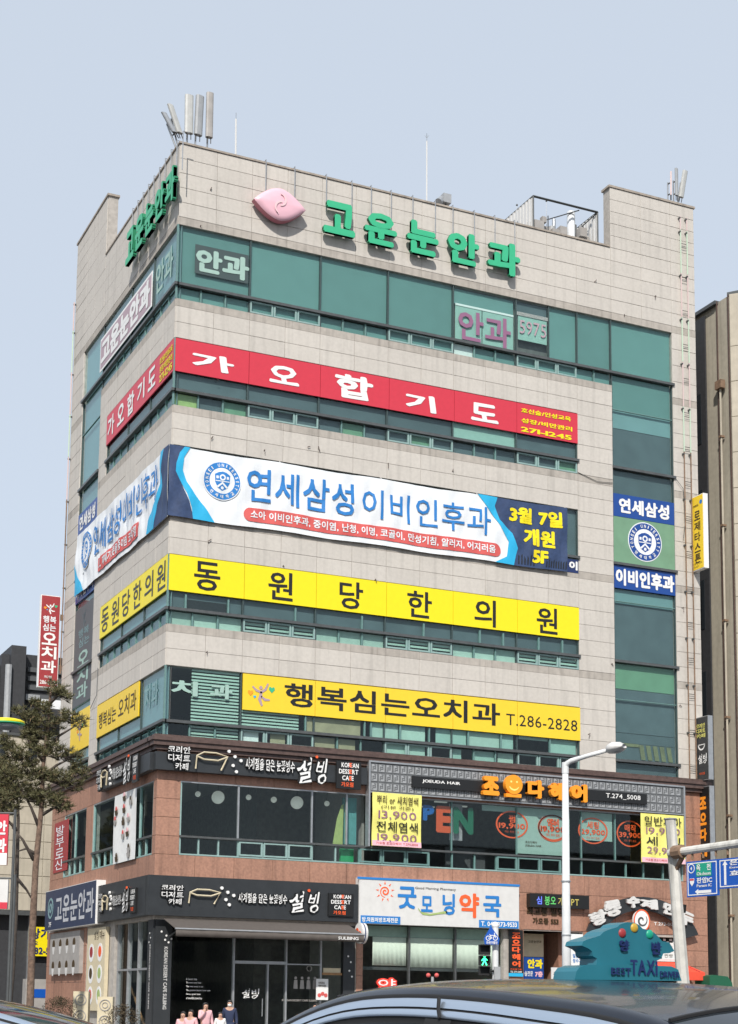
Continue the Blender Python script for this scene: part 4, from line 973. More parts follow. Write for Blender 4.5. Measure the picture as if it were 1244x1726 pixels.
text(t, L, '고운눈안과', (-11.4, -5.75, 4.35, 5.45), .635, 'print_grey', bold=.03); b = MB(); b.ring(L, -12.2, 5.0, .42, .33, .63, .64, 24); b.ring(L, -12.2, 5.0, .2, .1, .63, .64, 16); b.obj('logo', 'film_left', t); text(t, L, '7F', (-12.4, -12.0, 4.25, 4.45), .635, 'white', bold=.03)
# hair salon sign
mat('grid_line', (.13, .135, .14), .5)
HO = .30
t = thing('hair_salon_sign', 'long grey tiled hair salon sign board with orange letters under the cornice', 'sign', R.p(7.5, 0, 8.7))
MB().box(R, 7.44, 20.92, .30, .50, 8.80, 9.84).obj('board', 'panel_dark', t)
fb = MB(); fb.box(R, 7.42, 20.95, .28, .56, 9.84, 9.90); fb.box(R, 7.42, 7.48, .28, .56, 6.85, 9.84); fb.box(R, 20.88, 20.95, .28, .56, 6.85, 9.84); fb.box(R, 7.48, 20.88, .50, .54, 8.76, 8.80); fb.obj('border', 'steel', t)
tm = None
for i in range(46):
    for j in range(3):
        x = 7.52 + i * .289; z = 8.83 + j * .338
        if x > 20.75: continue
        q = MB(); u = .26; h = .31
        q.box(R, x, x + u, .502, .512, z, z + h)
        if tm is None:
            q2 = MB(); a = .02
            for (a0, a1, b0, b1) in ((.0, u, 0, a), (0, u, h - a, h), (0, a, a, h - a), (u - a, u, a, h - a), (.06, .09, .08, .2), (.09, .16, .17, .2), (.16, .19, .1, .24), (.1, .16, .1, .13), (.12, .20, .24, .265), (.05, .09, .05, .075)): q2.box(Frame((0, 0, 0), (1, 0, 0)), a0, a1, 0, .014, b0, b1)
            tm = bpy.data.meshes.new('tile'); q2.mi = 1; q2.box(Frame((0, 0, 0), (1, 0, 0)), -.005, u + .005, -.004, .004, -.005, h + .005); tm.from_pydata(q2.v, [], q2.f); tm.materials.append(M('grid_line')); tm.materials.append(M('tile_grey')); tm.polygons.foreach_set('material_index', q2.m)
        o = bpy.data.objects.new('tile', tm); COL.objects.link(o); o.parent = t; o.location = R.p(x, .501, z) - Vector(t['_o'])
MB().box(R, 9.11, 19.13, .515, .62, 9.06, 9.46).obj('bar', 'black', t)
text(t, R, 'JOEUDA HAIR', pxbox(R, zM(435, 208), zM(683, 252), .62), .626, 'white', bold=.03); text(t, R, 'T.274_5008', pxbox(R, zN(483, 262), zN(682, 308), .62), .626, 'white', bold=.01)
HB = []
for ch, a, b_, f_ in (('조', (828, 185), (935, 318), zM), ('으', (980, 200), (1080, 330), zM), ('다', (1120, 210), (1228, 338), zM), ('헤', (158, 200), (240, 308), zN), ('어', (278, 208), (372, 318), zN)):
    bx = pxbox(R, f_(*a), f_(*b_), .75)
    if ch == '으':
        x0, x1, z0, z1 = bx; o = MB().disc(R, (x0 + x1) / 2, (z0 + z1) / 2 + .12, .36, .63, .82, 28).obj('letter', 'orange', t); MB().box(R, x0, x1, .63, .80, z0, z0 + .13).obj('letter', 'orange', t)
        b = MB(); cx, cz = (x0 + x1) / 2, (z0 + z1) / 2 + .12; b.disc(R, cx - .12, cz + .1, .04, .82, .826, 10); b.disc(R, cx + .12, cz + .1, .04, .82, .826, 10); swirl(b, R, cx, cz + .02, .22, .22, pi + .5, 2 * pi - .5, .022, .828, d=.006); b.obj('smile', 'yellow_soft', o)
    else: text(t, R, ch, bx, .63, 'orange', .18, bold=.075, name='letter')
# window lettering of the salon
GL = GO - .10      # stuck on the inner side of the glass
t = thing('window_lettering', 'large coloured capital letters PEN of an OPEN sticker on the salon window', 'lettering', R.p(9.5, 0, 7.2))
for ch, a, b_, m_ in (('P', (438, 375), (512, 482), 'letter_blue'), ('E', (525, 380), (628, 562), 'letter_orange'), ('N', (637, 388), (768, 572), 'letter_dkgreen')):
    bx = pxbox(R, zM(*a), zM(*b_), GL); text(t, R, ch, (bx[0], bx[1], bx[2], bx[3]), GL, m_, bold=.06, depth=.01, name='letter')
t = thing('window_panel', 'pale mint panel with small salon name behind the price circles', 'panel', R.p(13.7, 0, 7)); MB().box(R, 13.66, 15.95, GL - .03, GL - .015, 6.95, 8.66).obj('panel', 'film_pale', t)
text(t, R, '조으다헤어\nJOEUDA HAIR', pxbox(R, zM(1110, 610), zM(1215, 658), GL), GL - .008, 'brown_ink', bold=.02)
t = thing('window_panel', 'second shorter mint panel behind the price circles', 'panel', R.p(16, 0, 7)); MB().box(R, 16.5, 17.85, GL - .03, GL - .015, 7.6, 8.66).obj('panel', 'film_pale', t); MB().box(R, 12.2, 13.6, GL - .03, GL - .015, 8.45, 8.66).obj('panel', 'film_pale', t)
for (cu, cv, ru, rv, f_), s1, s2, lb in (((1022, 505, 105, 90, zM), '펌', '19,900', 'leftmost red price circle, over a dark salon pane'), ((1290, 525, 98, 85, zM), '컷', '19,900', 'second red price circle from the left, over the mint panel'), ((178, 465, 85, 78, zN), '염색', '19,900', 'red price circle behind the street lamp pole'), ((408, 480, 85, 76, zN), '세팅', '29,900', 'red price circle reading 29,900'), ((622, 497, 77, 76, zN), '매직', '39,900', 'rightmost red price circle beside the yellow banner')):
    cx, cz = R.px(*f_(cu, cv), GL); xe, _ = R.px(*f_(cu + ru, cv), GL); rx = xe - cx; _, ze = R.px(*f_(cu, cv - rv), GL); rz = ze - cz
    t = thing('price_circle', lb, 'sticker', R.p(cx, 0, cz), 'price circles on the salon windows'); MB().ring(R, cx, cz, rz, rz * .9, GL, GL + .006, 36, rx / rz).obj('ring', 'orange_red', t)
    text(t, R, s1, (cx - .2 * rx * len(s1), cx + .2 * rx * len(s1), cz + .15 * rz, cz + .7 * rz), GL + .004, 'orange_red', bold=.03); text(t, R, s2, (cx - .82 * rx, cx + .82 * rx, cz - .35 * rz, cz + .1 * rz), GL + .004, 'orange_red', bold=.03); text(t, R, '카드 추가 없음', (cx - .45 * rx, cx + .45 * rx, cz - .62 * rz, cz - .45 * rz), GL + .004, 'orange_red', bold=.0, res=1)
# yellow cloth price banners
for (x0, x1, z0, z1), rows, lb in (((7.56, 9.50, 6.88, 8.78), (('뿌리 or 새치염색', .3, 'brown_ink', .05), ('(기본 기준)', .13, 'brown_ink', .22), ('13,900', .32, 'purple', .12), ('전체염색', .38, 'black', .06), ('19,900', .32, 'purple', .10)), 'yellow cloth price banner with 13,900 left of the OPEN letters'), ((18.87, 20.86, 6.84, 8.72), (('일반파마', .36, 'black', .05), ('19,900', .30, 'purple', .14), ('세  팅', .34, 'black', .12), ('29,900', .30, 'purple', .14)), 'yellow cloth price banner at the right end behind the white pole')):
    t = thing('price_banner', lb, 'banner', R.p(x0, 0, z0)); cloth(R, x0, x1, z0, z1, .56, 0, 30, 20, 'cloth', 'yellow_soft', t); zz = z1 - .1
    for s_, h, m_, ind in rows: text(t, R, s_, (x0 + .1 + ind, x1 - .1 - ind, zz - h, zz), .60, m_, bold=.0 if m_ == 'purple' else .012); zz -= h + .055
    MB().box(R, x0 + .01, x1 - .01, .592, .6, z0 + .01, z0 + .2).obj('footer', 'pink', t); text(t, R, '가오점 조으다헤어 T.274-5008', (x0 + .15, x1 - .15, z0 + .06, z0 + .15), .606, 'banner_red', bold=.01, res=1)
    ripple_all(t, R, .04, z1, z0 - 1, x0, x1, .12)
# pharmacy sign
t = thing('pharmacy_sign', 'white pharmacy sign box with sun swirl and blue and red lettering', 'sign', R.p(7, 0, 4.1))
MB().box(R, 7.08, 13.5, .27, .58, 4.14, 5.74).obj('box', 'offwhite', t); MB().box(R, 7.0, 13.52, .582, .6, 5.68, 5.76).obj('trim', 'blue_text', t)
a = GO + .33
for s_, lt_, rb, m_ in (('굿', (322, 135), (448, 292), 'blue_text'), ('모', (480, 200), (558, 312), 'blue_text'), ('닝', (625, 185), (708, 332), 'blue_text'), ('약', (738, 180), (872, 352), 'orange_red'), ('국', (900, 198), (1022, 348), 'blue_text')): text(t, R, s_, pxbox(R, zQ(*lt_), zQ(*rb), .58), .59, m_, bold=.035)
text(t, R, 'Good Morning Pharmacy', pxbox(R, zQ(440, 138), zQ(715, 172), .58), .59, 'rail', bold=.01)
cx, cz = R.px(*zQ(237, 172), .58); b = MB(); swirl(b, R, cx, cz, .02, .2, 0, 11, .018, .59, 60); 
for i in range(9): a_ = 2 * pi * i / 9 + .2; b.prism(R, [(cx + .26 * cos(a_ - .12), cz + .26 * sin(a_ - .12)), (cx + .37 * cos(a_), cz + .37 * sin(a_)), (cx + .26 * cos(a_ + .12), cz + .26 * sin(a_ + .12))], .583, .59)
b.obj('sun_logo', 'orange_red', t)
P = [R.px(*zQ(*q), .58) for q in ((458, 280), (480, 310), (540, 322), (600, 312), (650, 302), (730, 305), (725, 332), (660, 320), (600, 325), (540, 335), (490, 328), (465, 300))]; MB().prism(R, P[:5] + P[7:], .592, .597).obj('green_stroke', 'film_lime', t)
x0, x1, z0, z1 = pxbox(R, zQ(72, 335), zQ(340, 380), .58); MB().box(R, x0, x1, .583, .59, 4.15, 4.42).obj('blue_plate', 'blue_text', t); text(t, R, '방.의원처방조제전문', (x0 + .05, x1 - .1, 4.2, 4.37), .596, 'white', bold=.03)
x0, x1, z0, z1 = pxbox(R, zQ(872, 368), zQ(1140, 412), .58); MB().box(R, x0, x1, .583, .59, 4.15, 4.42).obj('blue_plate', 'blue_text', t); text(t, R, 'T. 042-273-9533', (x0 + .08, x1 - .08, 4.2, 4.37), .596, 'white', bold=.03)
# cafe awning
t = thing('cafe_awning', 'long brown-grey fabric awning over the cafe front', 'awning', R.p(0, 0, 3.8))
b = MB(); 
for o0, z0_, o1, z1_ in ((.45, 4.08, 1.75, 3.70),):
    b.hexa([R.p(.03, o1, z1_ - .02), R.p(6.72, o1, z1_ - .02), R.p(6.72, o0, z0_ - .02), R.p(.03, o0, z0_ - .02), R.p(.03, o1, z1_), R.p(6.72, o1, z1_), R.p(6.72, o0, z0_), R.p(.03, o0, z0_)])
b.obj('canopy', 'awning_brown', t); fold_cloth(t, R, .03, 6.72, 3.44, 3.68, 1.79, 'awning_brown', .012, 40, 'valance'); MB().tube([R.p(.0, 1.79, 3.69), R.p(6.75, 1.79, 3.69)], .03, 8).obj('front_bar', 'steel', t)
for x in (.3, 6.4): MB().tube([R.p(x, .3, 3.5), R.p(x + .1, 1.2, 3.75), R.p(x, 1.75, 3.66)], .025, 6).obj('arm', 'rail', t)
text(t, R, 'SULBING', (5.75, 6.5, 3.50, 3.60), 1.815, 'white', bold=.02)
t = thing('round_sign', 'small round red and white projecting sign at the end of the cafe awning', 'sign', R.p(7.1, .9, 3.7)); FR_ = Frame((6.95, 0, 0), (0, -1, 0))
cx, cz = .85, 3.78; o = MB().disc(FR_, cx, cz, .36, -.2, 0, 28).obj('drum', 'offwhite', t); MB().disc(FR_, cx, cz, .33, .002, .01, 28).obj('face', 'white', t); b = MB(); b.disc(FR_, cx - .1, cz + .06, .13, .012, .02, 14); b.disc(FR_, cx + .12, cz - .02, .1, .012, .02, 14); b.obj('logo', 'orange_red', t); MB().ring(FR_, cx, cz, .361, .34, -.12, -.08, 28).obj('band', 'navy', t)
MB().tube([(6.9, -.2, cz), (6.9, -.5, cz)], .03, 6).obj('bracket', 'rail', t)
# neon letters in pharmacy
t = thing('neon_letter', 'red and white illuminated syllable inside the pharmacy window', 'lettering', R.p(8.5, 0, 2)); bx = pxbox(R, zQ(178, 752), zQ(312, 832), .1); bx = (bx[0], bx[1], bx[2] - .15, bx[3])
text(t, R, '약', bx, .09, 'neon_red', .06, bold=.09, name='letter'); text(t, R, '약', (bx[0] + .05, bx[1] - .05, bx[2] + .05, bx[3] - .05), .158, 'white', bold=.0, name='letter_core')
# LED board, name lettering, arched restaurant sign
t = thing('led_board', 'black dot-matrix board with dim green characters over the building entrance', 'sign', R.p(14, 0, 4.9)); x0, x1, z0, z1 = 14.0, 16.55, 5.0, 5.42
MB().box(R, x0, x1, .27, .52, z0 - .03, z1 + .05).obj('box', 'black', t); text(t, R, '심', (14.28, 14.5, z0 + .08, z1 - .05), .526, 'led_blue', bold=.02); text(t, R, '봉오', (14.62, 15.1, z0 + .06, z1 - .03), .526, 'led_dim', bold=.02); text(t, R, '개인PT', (15.2, 16.1, z0 + .06, z1 - .05), .526, 'led_yellow', bold=.0)
t = thing('name_lettering', 'brown metal building name and street number on the granite over the entrance', 'lettering', R.p(14, 0, 4.4)); text(t, R, '최고봉 빌딩', pxbox(R, zR(92, 158), zR(292, 208), .3), .268, 'brown_ink', .03, bold=.03, name='letter'); text(t, R, '가오동 553', pxbox(R, zR(125, 215), zR(265, 255), .3), .268, 'brown_ink', .03, bold=.02, name='letter')
t = thing('arched_sign', 'black arched restaurant sign with chunky white brush letters over the red awning', 'sign', R.p(17, 0, 4.5))
ax, az, arx, arz = 18.95, 3.55, 2.35, 1.75
b = MB(); n = 24; vs = []
for i in range(n + 1):
    a_ = pi - .32 - (pi - .64) * i / n; 
    for rr, oo in ((1.13, .55), (.84, .55), (1.13, .45), (.84, .45)): vs.append(R.p(ax + arx * rr * cos(a_), oo, az + arz * rr * sin(a_)))
fs = []
for i in range(n): a, c = 4 * i, 4 * i + 4; fs += [(a, a + 1, c + 1, c), (a + 1, a + 3, c + 3, c + 1), (a + 2, a, c, c + 2), (a + 3, a + 2, c + 2, c + 3)]
fs += [(0, 2, 3, 1), (4 * n, 4 * n + 1, 4 * n + 3, 4 * n + 2)]; b.add(vs, fs); b.obj('arch', 'charcoal', t)
for ch, lt_, rb, rot in (('황', (430, 175), (530, 258), .3), ('룡', (508, 118), (605, 212), .15), ('수', (632, 98), (705, 165), .05), ('제', (708, 112), (805, 172), -.05), ('만', (835, 135), (905, 205), -.2), ('두', (915, 180), (1000, 260), -.35)):
    bx = pxbox(R, zR(*lt_), zR(*rb), .6); text(t, R, ch, bx, .56, 'offwhite', .10, bold=.06, rot=rot, warp=.8, name='letter')
cx, cz = R.px(*zR(718, 232), .55); o = MB().disc(R, cx, cz, .42, .45, .56, 28, .85).obj('medallion', 'white', t); MB().ring(R, cx, cz, .425, .38, .56, .575, 28, .85).obj('ring', 'orange_red', o); b = MB(); swirl(b, R, cx, cz, .05, .25, 0, 7, .03, .57, 30, d=.008); b.obj('crest', 'rail', o)
text(t, R, 'T.273-0011', pxbox(R, zR(788, 240), zR(900, 262), .3), .268, 'white', bold=.02)
for x in (17.2, 20.6): MB().tube([R.p(x, .23, 4.7), R.p(x, .45, 4.7)], .03, 6).obj('bracket', 'rail', t)
t = thing('spot_lamp', 'small black spot lamp above the right end of the arched sign', 'lamp', R.p(20.75, 0, 5.2)); MB().tube([R.p(20.75, .23, 5.0), R.p(20.75, .6, 5.0), R.p(20.75, .6, 5.2)], .03, 6).obj('arm', 'black', t); MB().tube([R.p(20.75, .6, 5.0), R.p(20.75, .65, 5.3)], .09, 10).obj('head', 'black', t)
t = thing('restaurant_awning', 'orange-red sloped awning in front of the restaurant', 'awning', R.p(17, 1, 2.5))
b = MB(); x0, x1 = 15.9, 21.3
b.add([R.p(16.6, .3, 3.12), R.p(20.75, .3, 3.12), R.p(21.25, 1.2, 2.72), R.p(16.2, 1.2, 2.72), R.p(21.25, 1.2, 2.42), R.p(16.2, 1.2, 2.42), R.p(16.6, .3, 3.08), R.p(20.75, .3, 3.08), R.p(21.22, 1.17, 2.42), R.p(16.23, 1.17, 2.42), R.p(21.0, .3, 2.42), R.p(16.4, .3, 2.42)],
      [(0, 3, 2, 1), (3, 5, 4, 2), (1, 2, 4, 10), (0, 11, 5, 3)]); b.obj('canopy', 'awning_red', t); MB().box(R, 16.6, 20.75, .27, .36, 3.12, 3.22).obj('head_bar', 'offwhite', t)
for x in (16.6, 17.9, 19.3, 20.7): MB().tube([R.p(x, .31, 3.11), R.p(ax + (x - ax) * 1.18, 1.21, 2.735)], .012, 5).obj('rib', 'dull_red', t)
for x, lb in ((17.0, 'menu sheet on the restaurant glass left of the taxi sign'), (20.4, 'menu sheet on the restaurant glass right of the white pole')):
    t = thing('menu_sheet', lb, 'poster', R.p(x, 0, 3.2)); MB().box(R, x - .3, x + .3, .07, .08, 3.2, 3.85).obj('sheet', 'white_matte', t); text(t, R, '메뉴\n만두\n찐빵', (x - .2, x + .2, 3.28, 3.78), .086, 'brown_ink', bold=.0)
# standing banner, entrance posters
def vbanner(lb, fr, x0, x1, z0, z1, out, m, rows, foot=None, name='standing_banner', frame=True):
    t = thing(name, lb, 'banner', fr.p((x0 + x1) / 2, out, GZ + .14)); MB().box(fr, x0, x1, out, out + .02, z0, z1).obj('sheet', m, t)
    if frame: MB().tube([fr.p((x0 + x1) / 2, out - .04, PV), fr.p((x0 + x1) / 2, out - .04, z1)], .02, 6).obj('pole', 'rail', t)
    for s_, a, b_, c_, d_, mm, bo in rows: text(t, fr, s_, (x0 + a * (x1 - x0), x0 + b_ * (x1 - x0), z0 + c_ * (z1 - z0), z0 + d_ * (z1 - z0)), out + .026, mm, bold=bo)
    if foot: MB().box(fr, x0, x1, out + .0, out + .024, z0 - foot[1], z0).obj('footer', foot[0], t)
    return t
x0, z1 = R.px(*zQ(1072, 430), .3); x1, _ = R.px(*zQ(1168, 430), .3)
vbanner('narrow black upright banner with orange salon lettering on the pillar by the entrance', R, x0, x1, 2.55, 4.12, .3, 'black', [(ch, .22, .80, .80 - .165 * i, .94 - .165 * i, 'orange_red', .05) for i, ch in enumerate('조으다헤어')] + [('가요점 2층', .1, .9, .07, .11, 'orange_red', .01), ('TEL 274-5008', .1, .9, .01, .05, 'white', .01)], ('cyan', .12), frame=False)
x0, _ = R.px(*zR(75, 300), -.6); x1, _ = R.px(*zR(188, 300), -.6)
t = vbanner('orange over blue clinic poster board inside the building entrance', R, x0 - .05, x1, 3.2, 4.05, -.7, 'poster_cream', [('고운눈안과', .3, .9, .6, .72, 'brown_ink', .02)], None, 'poster_board')
t = vbanner('blue eye clinic board with yellow lettering inside the entrance', R, x0 - .05, x1, 2.35, 3.18, -.7, 'blue_sign', [('안과', .25, .95, .50, .92, 'yellow', .05), ('수술전문', .0, .5, .15, .38, 'white', .02), ('7층', .6, .95, .12, .38, 'pink', .05)], ('offwhite', .3), 'poster_board')
t = thing('notice_board', 'low white notice board at the foot of the entrance', 'sign', R.p(15, 1, 1)); x0, z1 = R.px(*zR(222, 488), .8); x1, _ = R.px(*zR(300, 488), .8); MB().box(R, x0, x1 + .25, .8, .84, z1 - .5, z1).obj('board', 'offwhite', t); text(t, R, '주차장 입구', (x0 + .08, x1 + .2, z1 - .32, z1 - .16), .846, 'black', bold=.02); MB().box(R, x0 + .4, x0 + .46, .74, .79, PV, z1 - .1).obj('post', 'rail', t)
x0, z1 = R.px(*zR(328, 305), 1.0); x1, _ = R.px(*zR(396, 305), 1.0)
vbanner('white and light blue upright banner beside the lamp pole', R, x0, x1, z1 - 1.9, z1, 1.0, 'white_matte', [('얼음\n정수기', .15, .85, .45, .62, 'blue_text', .02)], ('cyan', .1))
# left facade, ground and second floor
t = thing('poster_banner', 'white hanging banner with rows of desserts over the left-hand second floor window', 'banner', L.p(-4, 0, 6.2)); cloth(L, -4.4, -1.74, 6.2, 8.66, .36, .04, 20, 8, 'cloth', 'white_matte', t)
for i, (u, v) in enumerate(((715, 545), (765, 575), (712, 640), (745, 715), (705, 740), (702, 850), (738, 830), (748, 960), (650, 660), (745, 1000), (650, 1035), (640, 740))):
    x, z = L.px(60 + u / 4.785, 1230 + v / 4.785, .4); d = MB(); d.disc(L, x, z + .09, .10, .405, .412, 12); d.obj('dessert_print', ('light_pink_cloth', 'brown_ink', 'banner_red')[i % 3], t); MB().prism(L, [(x - .17, z + .04), (x + .17, z + .04), (x + .09, z - .14), (x - .09, z - .14)], .405, .414).obj('bowl_print', ('brown_ink', 'poster_grey')[i % 2], t)
t = thing('red_window_banner', 'red vertical banner with white lettering at the far end of the left-hand second floor', 'banner', L.p(-12.6, 0, 6.6)); MB().box(L, -13.4, -11.2, GO + .005, GO + .03, 6.5, 8.55).obj('sheet', 'dull_red', t)
for i, ch in enumerate('발부로산'): text(t, L, ch, (-13.1, -11.8, 7.98 - .46 * i, 8.38 - .46 * i), GO + .036, 'banner_white', bold=.0)
t = thing('menu_board', 'grey dessert menu board on the left-hand ground floor wall', 'board', L.p(-10, 0, 2.4)); MB().box(L, -12.9, -8.35, GO + .0, .42, 2.38, 4.0).obj('board', 'poster_grey', t)
for i in range(8): x = -12.3 + (i % 4) * 1.05; z = 3.55 - (i // 4) * .85; MB().disc(L, x, z, .2, .425, .43, 14).obj('dish_print', 'brown_ink', t); MB().prism(L, [(x - .2, z - .08), (x + .2, z - .08), (x + .08, z - .38), (x - .08, z - .38)], .425, .433).obj('glass_print', 'offwhite', t)
t = thing('menu_board', 'tall cream menu board with round dishes beside the cafe side window', 'board', L.p(-6, 0, 1.3)); MB().box(L, -7.3, -4.9, GO + .0, .40, 1.0, 4.0).obj('board', 'poster_cream', t); text(t, L, '설빙메뉴', (-6.4, -5.0, 3.55, 3.9), .406, 'brown_ink', bold=.0, warp=1)
for i in range(6): x = -6.7 + (i % 2) * 1.15; z = 3.1 - (i // 2) * .78; MB().disc(L, x, z, .34, .402, .408, 18).obj('plate_print', 'white', t); MB().disc(L, x, z + .03, .2, .41, .416, 14).obj('dish_print', ['dull_red', 'orange_red', 'brown_ink', 'film_lime', 'banner_red', 'film_lime'][i], t)
# vertical cafe lettering on the corner post + round dots
t = thing('post_lettering', 'white vertical cafe lettering and dots on the charcoal corner post', 'lettering', R.p(.2, 0, 1)); 
def vert(t, fr, s_, x, z1_, z0_, h, out, m): text_into(b := MB(), fr, s_, x - (z1_ - z0_) / 2, x + (z1_ - z0_) / 2, (z0_ + z1_) / 2 - h / 2, (z0_ + z1_) / 2 + h / 2, out, bold=.02, rot=-pi / 2); b.obj('lettering', m, t)
vert(t, R, 'KOREAN DESSERT CAFE SULBING', .22, 3.15, 1.1, .13, .228, 'offwhite'); vert(t, L, 'KOREAN DESSERT CAFE SULBING', -.1, 3.15, 1.1, .12, .228, 'offwhite')
b = MB()
for x, z in ((.05, 3.65), (.22, 3.52), (.40, 3.42), (.18, 3.38), (.3, 3.3), (6.85, 3.0), (6.95, 2.8), (6.9, 2.5), (7.0, 2.3)): b.disc(R, x, z, .035, .222, .228, 8)
for x, z in ((-.2, 3.6), (-.1, 3.45), (-.25, 3.3), (-.12, 3.2)): b.disc(L, x, z, .03, .222, .228, 8)
b.obj('dot', 'white', t)
t = thing('window_lettering', 'white cafe name, small slogan lines and drawing on the cafe glass', 'lettering', R.p(1, 0, 1.8))
for i, s_ in enumerate(('A Sweet tree', 'The most tasty food', 'That very sweet to eat', 'The greatest dessert I ever seen', 'Have a great taste', 'of snowflake shaved ice')): x0, z1 = R.px(*zO(262, 585 + 20 * i), .1); text(t, R, s_, (x0, x0 + (.38, .52, .6, .85, .5, .55)[i], z1 - .075, z1), .072, 'white', bold=.01, res=1)
text(t, R, '설빙', pxbox(R, zO(555, 640), zO(645, 695), .1), .072, 'white', bold=.01, warp=1.2, shear=.15); text(t, R, 'KOREAN DESSERT CAFE SULBING', pxbox(R, zO(765, 697), zO(950, 710), .1), .072, 'poster_grey', bold=.02, res=1)
b = MB()
for i in range(4): x = 4.95 + i * .24; b.disc(R, x, 2.22, .05, .065, .07, 10); b.prism(R, [(x - .08, 1.85), (x + .08, 1.85), (x + .06, 2.15), (x - .06, 2.15)], .065, .07)
b.ring(R, 5.45, 2.55, .1, .08, .065, .07, 16); b.obj('drawing', 'poster_grey', t)
for (u, v, w_, h_, lb) in ((943, 590, .45, .72, 'white dessert poster with red prints standing at the right side of the cafe front'), (962, 728, .34, .4, 'small white dessert poster below the larger one')):
    x, z = R.px(*zO(u, v), .3); t = thing('poster', lb, 'poster', R.p(x, .3, z - h_)); MB().box(R, x, x + w_, .28, .30, z - h_, z).obj('sheet', 'white_matte', t); b = MB()
    for i in range(3 if h_ > .5 else 1): b.disc(R, x + .12 + .12 * i, z - h_ + .16 + .05 * (i % 2), .07, .305, .31, 10)
    b.obj('dish_print', 'banner_red', t)
    if h_ > .5: text(t, R, '수제과일\n떡볶이세트', (x + .08, x + w_ - .08, z - .28, z - .1), .306, 'brown_ink', bold=.02)
t = thing('shelf_panel', 'beige and brown fabric panel hung at the cafe window right side', 'panel', R.p(6, 0, 3)); MB().box(R, 5.95, 6.6, .1, .14, 2.42, 2.58).obj('panel', 'poster_cream', t); MB().box(R, 5.9, 6.65, .08, .16, 2.34, 2.42).obj('rail', 'wood', t)

rn_ = random.Random(11)
for u, v in ((355, 321), (338, 382), (367, 642), (357, 738), (520, 755), (352, 915), (445, 760), (538, 755), (655, 783), (763, 795), (477, 955), (348, 1100), (1002, 475), (1104, 500), (1053, 533), (1031, 1120), (1150, 1025), (1146, 1190), (992, 1238), (632, 978)):
    x, z = R.px(u, v, .05); MB().tube([R.p(x, .02, z), R.p(x + rn_.uniform(-.05, .05), .09, z + .04), R.p(x + rn_.uniform(-.04, .08), .07, z + rn_.uniform(-.16, .14))], .016, 5).obj('wall_hook', 'cornice', B)
# ================================================================== rooftop equipment
def panel_antenna(lb, base, top, w, d, face_ang, m='antenna_grey', grp='panel antennas on the roof corner'):
    t = thing('panel_antenna', lb, 'antenna', base, grp); b0, t0 = Vector(base), Vector(top); ax = (t0 - b0).normalized()
    fx = Vector((cos(face_ang), sin(face_ang), 0)); fo = fx.cross(ax).normalized(); n = 12; q0 = b0 + ax * .35
    vs = []
    for p_ in (q0, t0):
        for i in range(n): a = 2 * pi * i / n; c_, s_ = cos(a), sin(a); k = max(abs(c_), abs(s_)) ** .6; vs.append(p_ + fx * (w / 2 * c_ / k) + fo * (d / 2 * s_ / k))
    MB().add(vs, [(i, (i + 1) % n, n + (i + 1) % n, n + i) for i in range(n)] + [tuple(range(n))[::-1], tuple(range(n, 2 * n))]).obj('radome', m, t)
    for k in (-.25, .25): MB().tube([q0 + fx * w * k + fo * .0 + ax * .0, q0 + fx * w * k - ax * .22], .018, 5).obj('connector', 'black', t)
    MB().tube([b0 - fo * .18 - _z * .3, b0 - fo * .18 + ax * ((t0 - b0).length * .7)], .035, 6).obj('mast', 'steel', t)
    for k in (.3, .65): MB().tube([b0 - fo * .18 + ax * (t0 - b0).length * k, b0 + ax * (t0 - b0).length * k], .03, 5).obj('clamp', 'rail', t)
def rp(u, v, o=-.6): x, z = R.px(u, v, o); return R.p(x, o, z)
panel_antenna('slim panel antenna leaning furthest left at the roof corner', rp(302, 238, -.5), rp(276, 190, -.5), .2, .12, 0, 'steel')
panel_antenna('leaning pale panel antenna, second from the left at the roof corner', rp(308, 240, -.5), rp(287, 177, -.5), .25, .14, .3)
panel_antenna('upright pale panel antenna, the widest of the roof corner group', rp(318, 240, -.5), rp(319, 161, -.5), .32, .18, 0)
panel_antenna('upright grey panel antenna next to the widest one', rp(333, 243, -.5), rp(337, 162, -.5), .32, .18, .2, 'tile_grey')
panel_antenna('tall dark grey panel antenna, rightmost of the corner group', rp(352, 247, -.5), rp(354, 157, -.5), .27, .18, 0, 'poster_grey')
panel_antenna('white panel antenna tilted right over the far right roof corner', rp(1146, 345, -.4), rp(1155, 288, -.4), .26, .12, .2, grp='panel antennas over the far right roof corner'); panel_antenna('thin upright antenna left of the tilted one over the far right corner', rp(1141, 343, -.4), rp(1140, 284, -.4), .16, .1, .2, 'tile_grey', grp='panel antennas over the far right roof corner')
panel_antenna('pink-grey slim pole antenna, leftmost over the far right corner', rp(1131, 342, -.4), rp(1131, 289, -.4), .07, .07, .2, 'tube_pink', grp='panel antennas over the far right roof corner')
for u, v0, v1, lb, r_ in ((398, 268, 190, 'short white lightning rod behind the left parapet', .035), (719.5, 345, 228, 'tall thin lightning rod in the middle of the roof', .03)):
    a = rp(u, v0, -1.5); b_ = rp(u, v1, -1.5); t = thing('lightning_rod', lb, 'rod', tuple(a)); MB().tube([a - _z, b_ - _z * .25], r_, 6).obj('pole', 'offwhite', t); MB().tube([b_ - _z * .3, b_], .012, 5).obj('tip', 'steel', t)
    if v0 > 300:
        for k in range(3): MB().tube([b_ - _z * .12, b_ + Vector((.1 * cos(k * 2.1), .1 * sin(k * 2.1), .03))], .008, 4).obj('prong', 'steel', t)
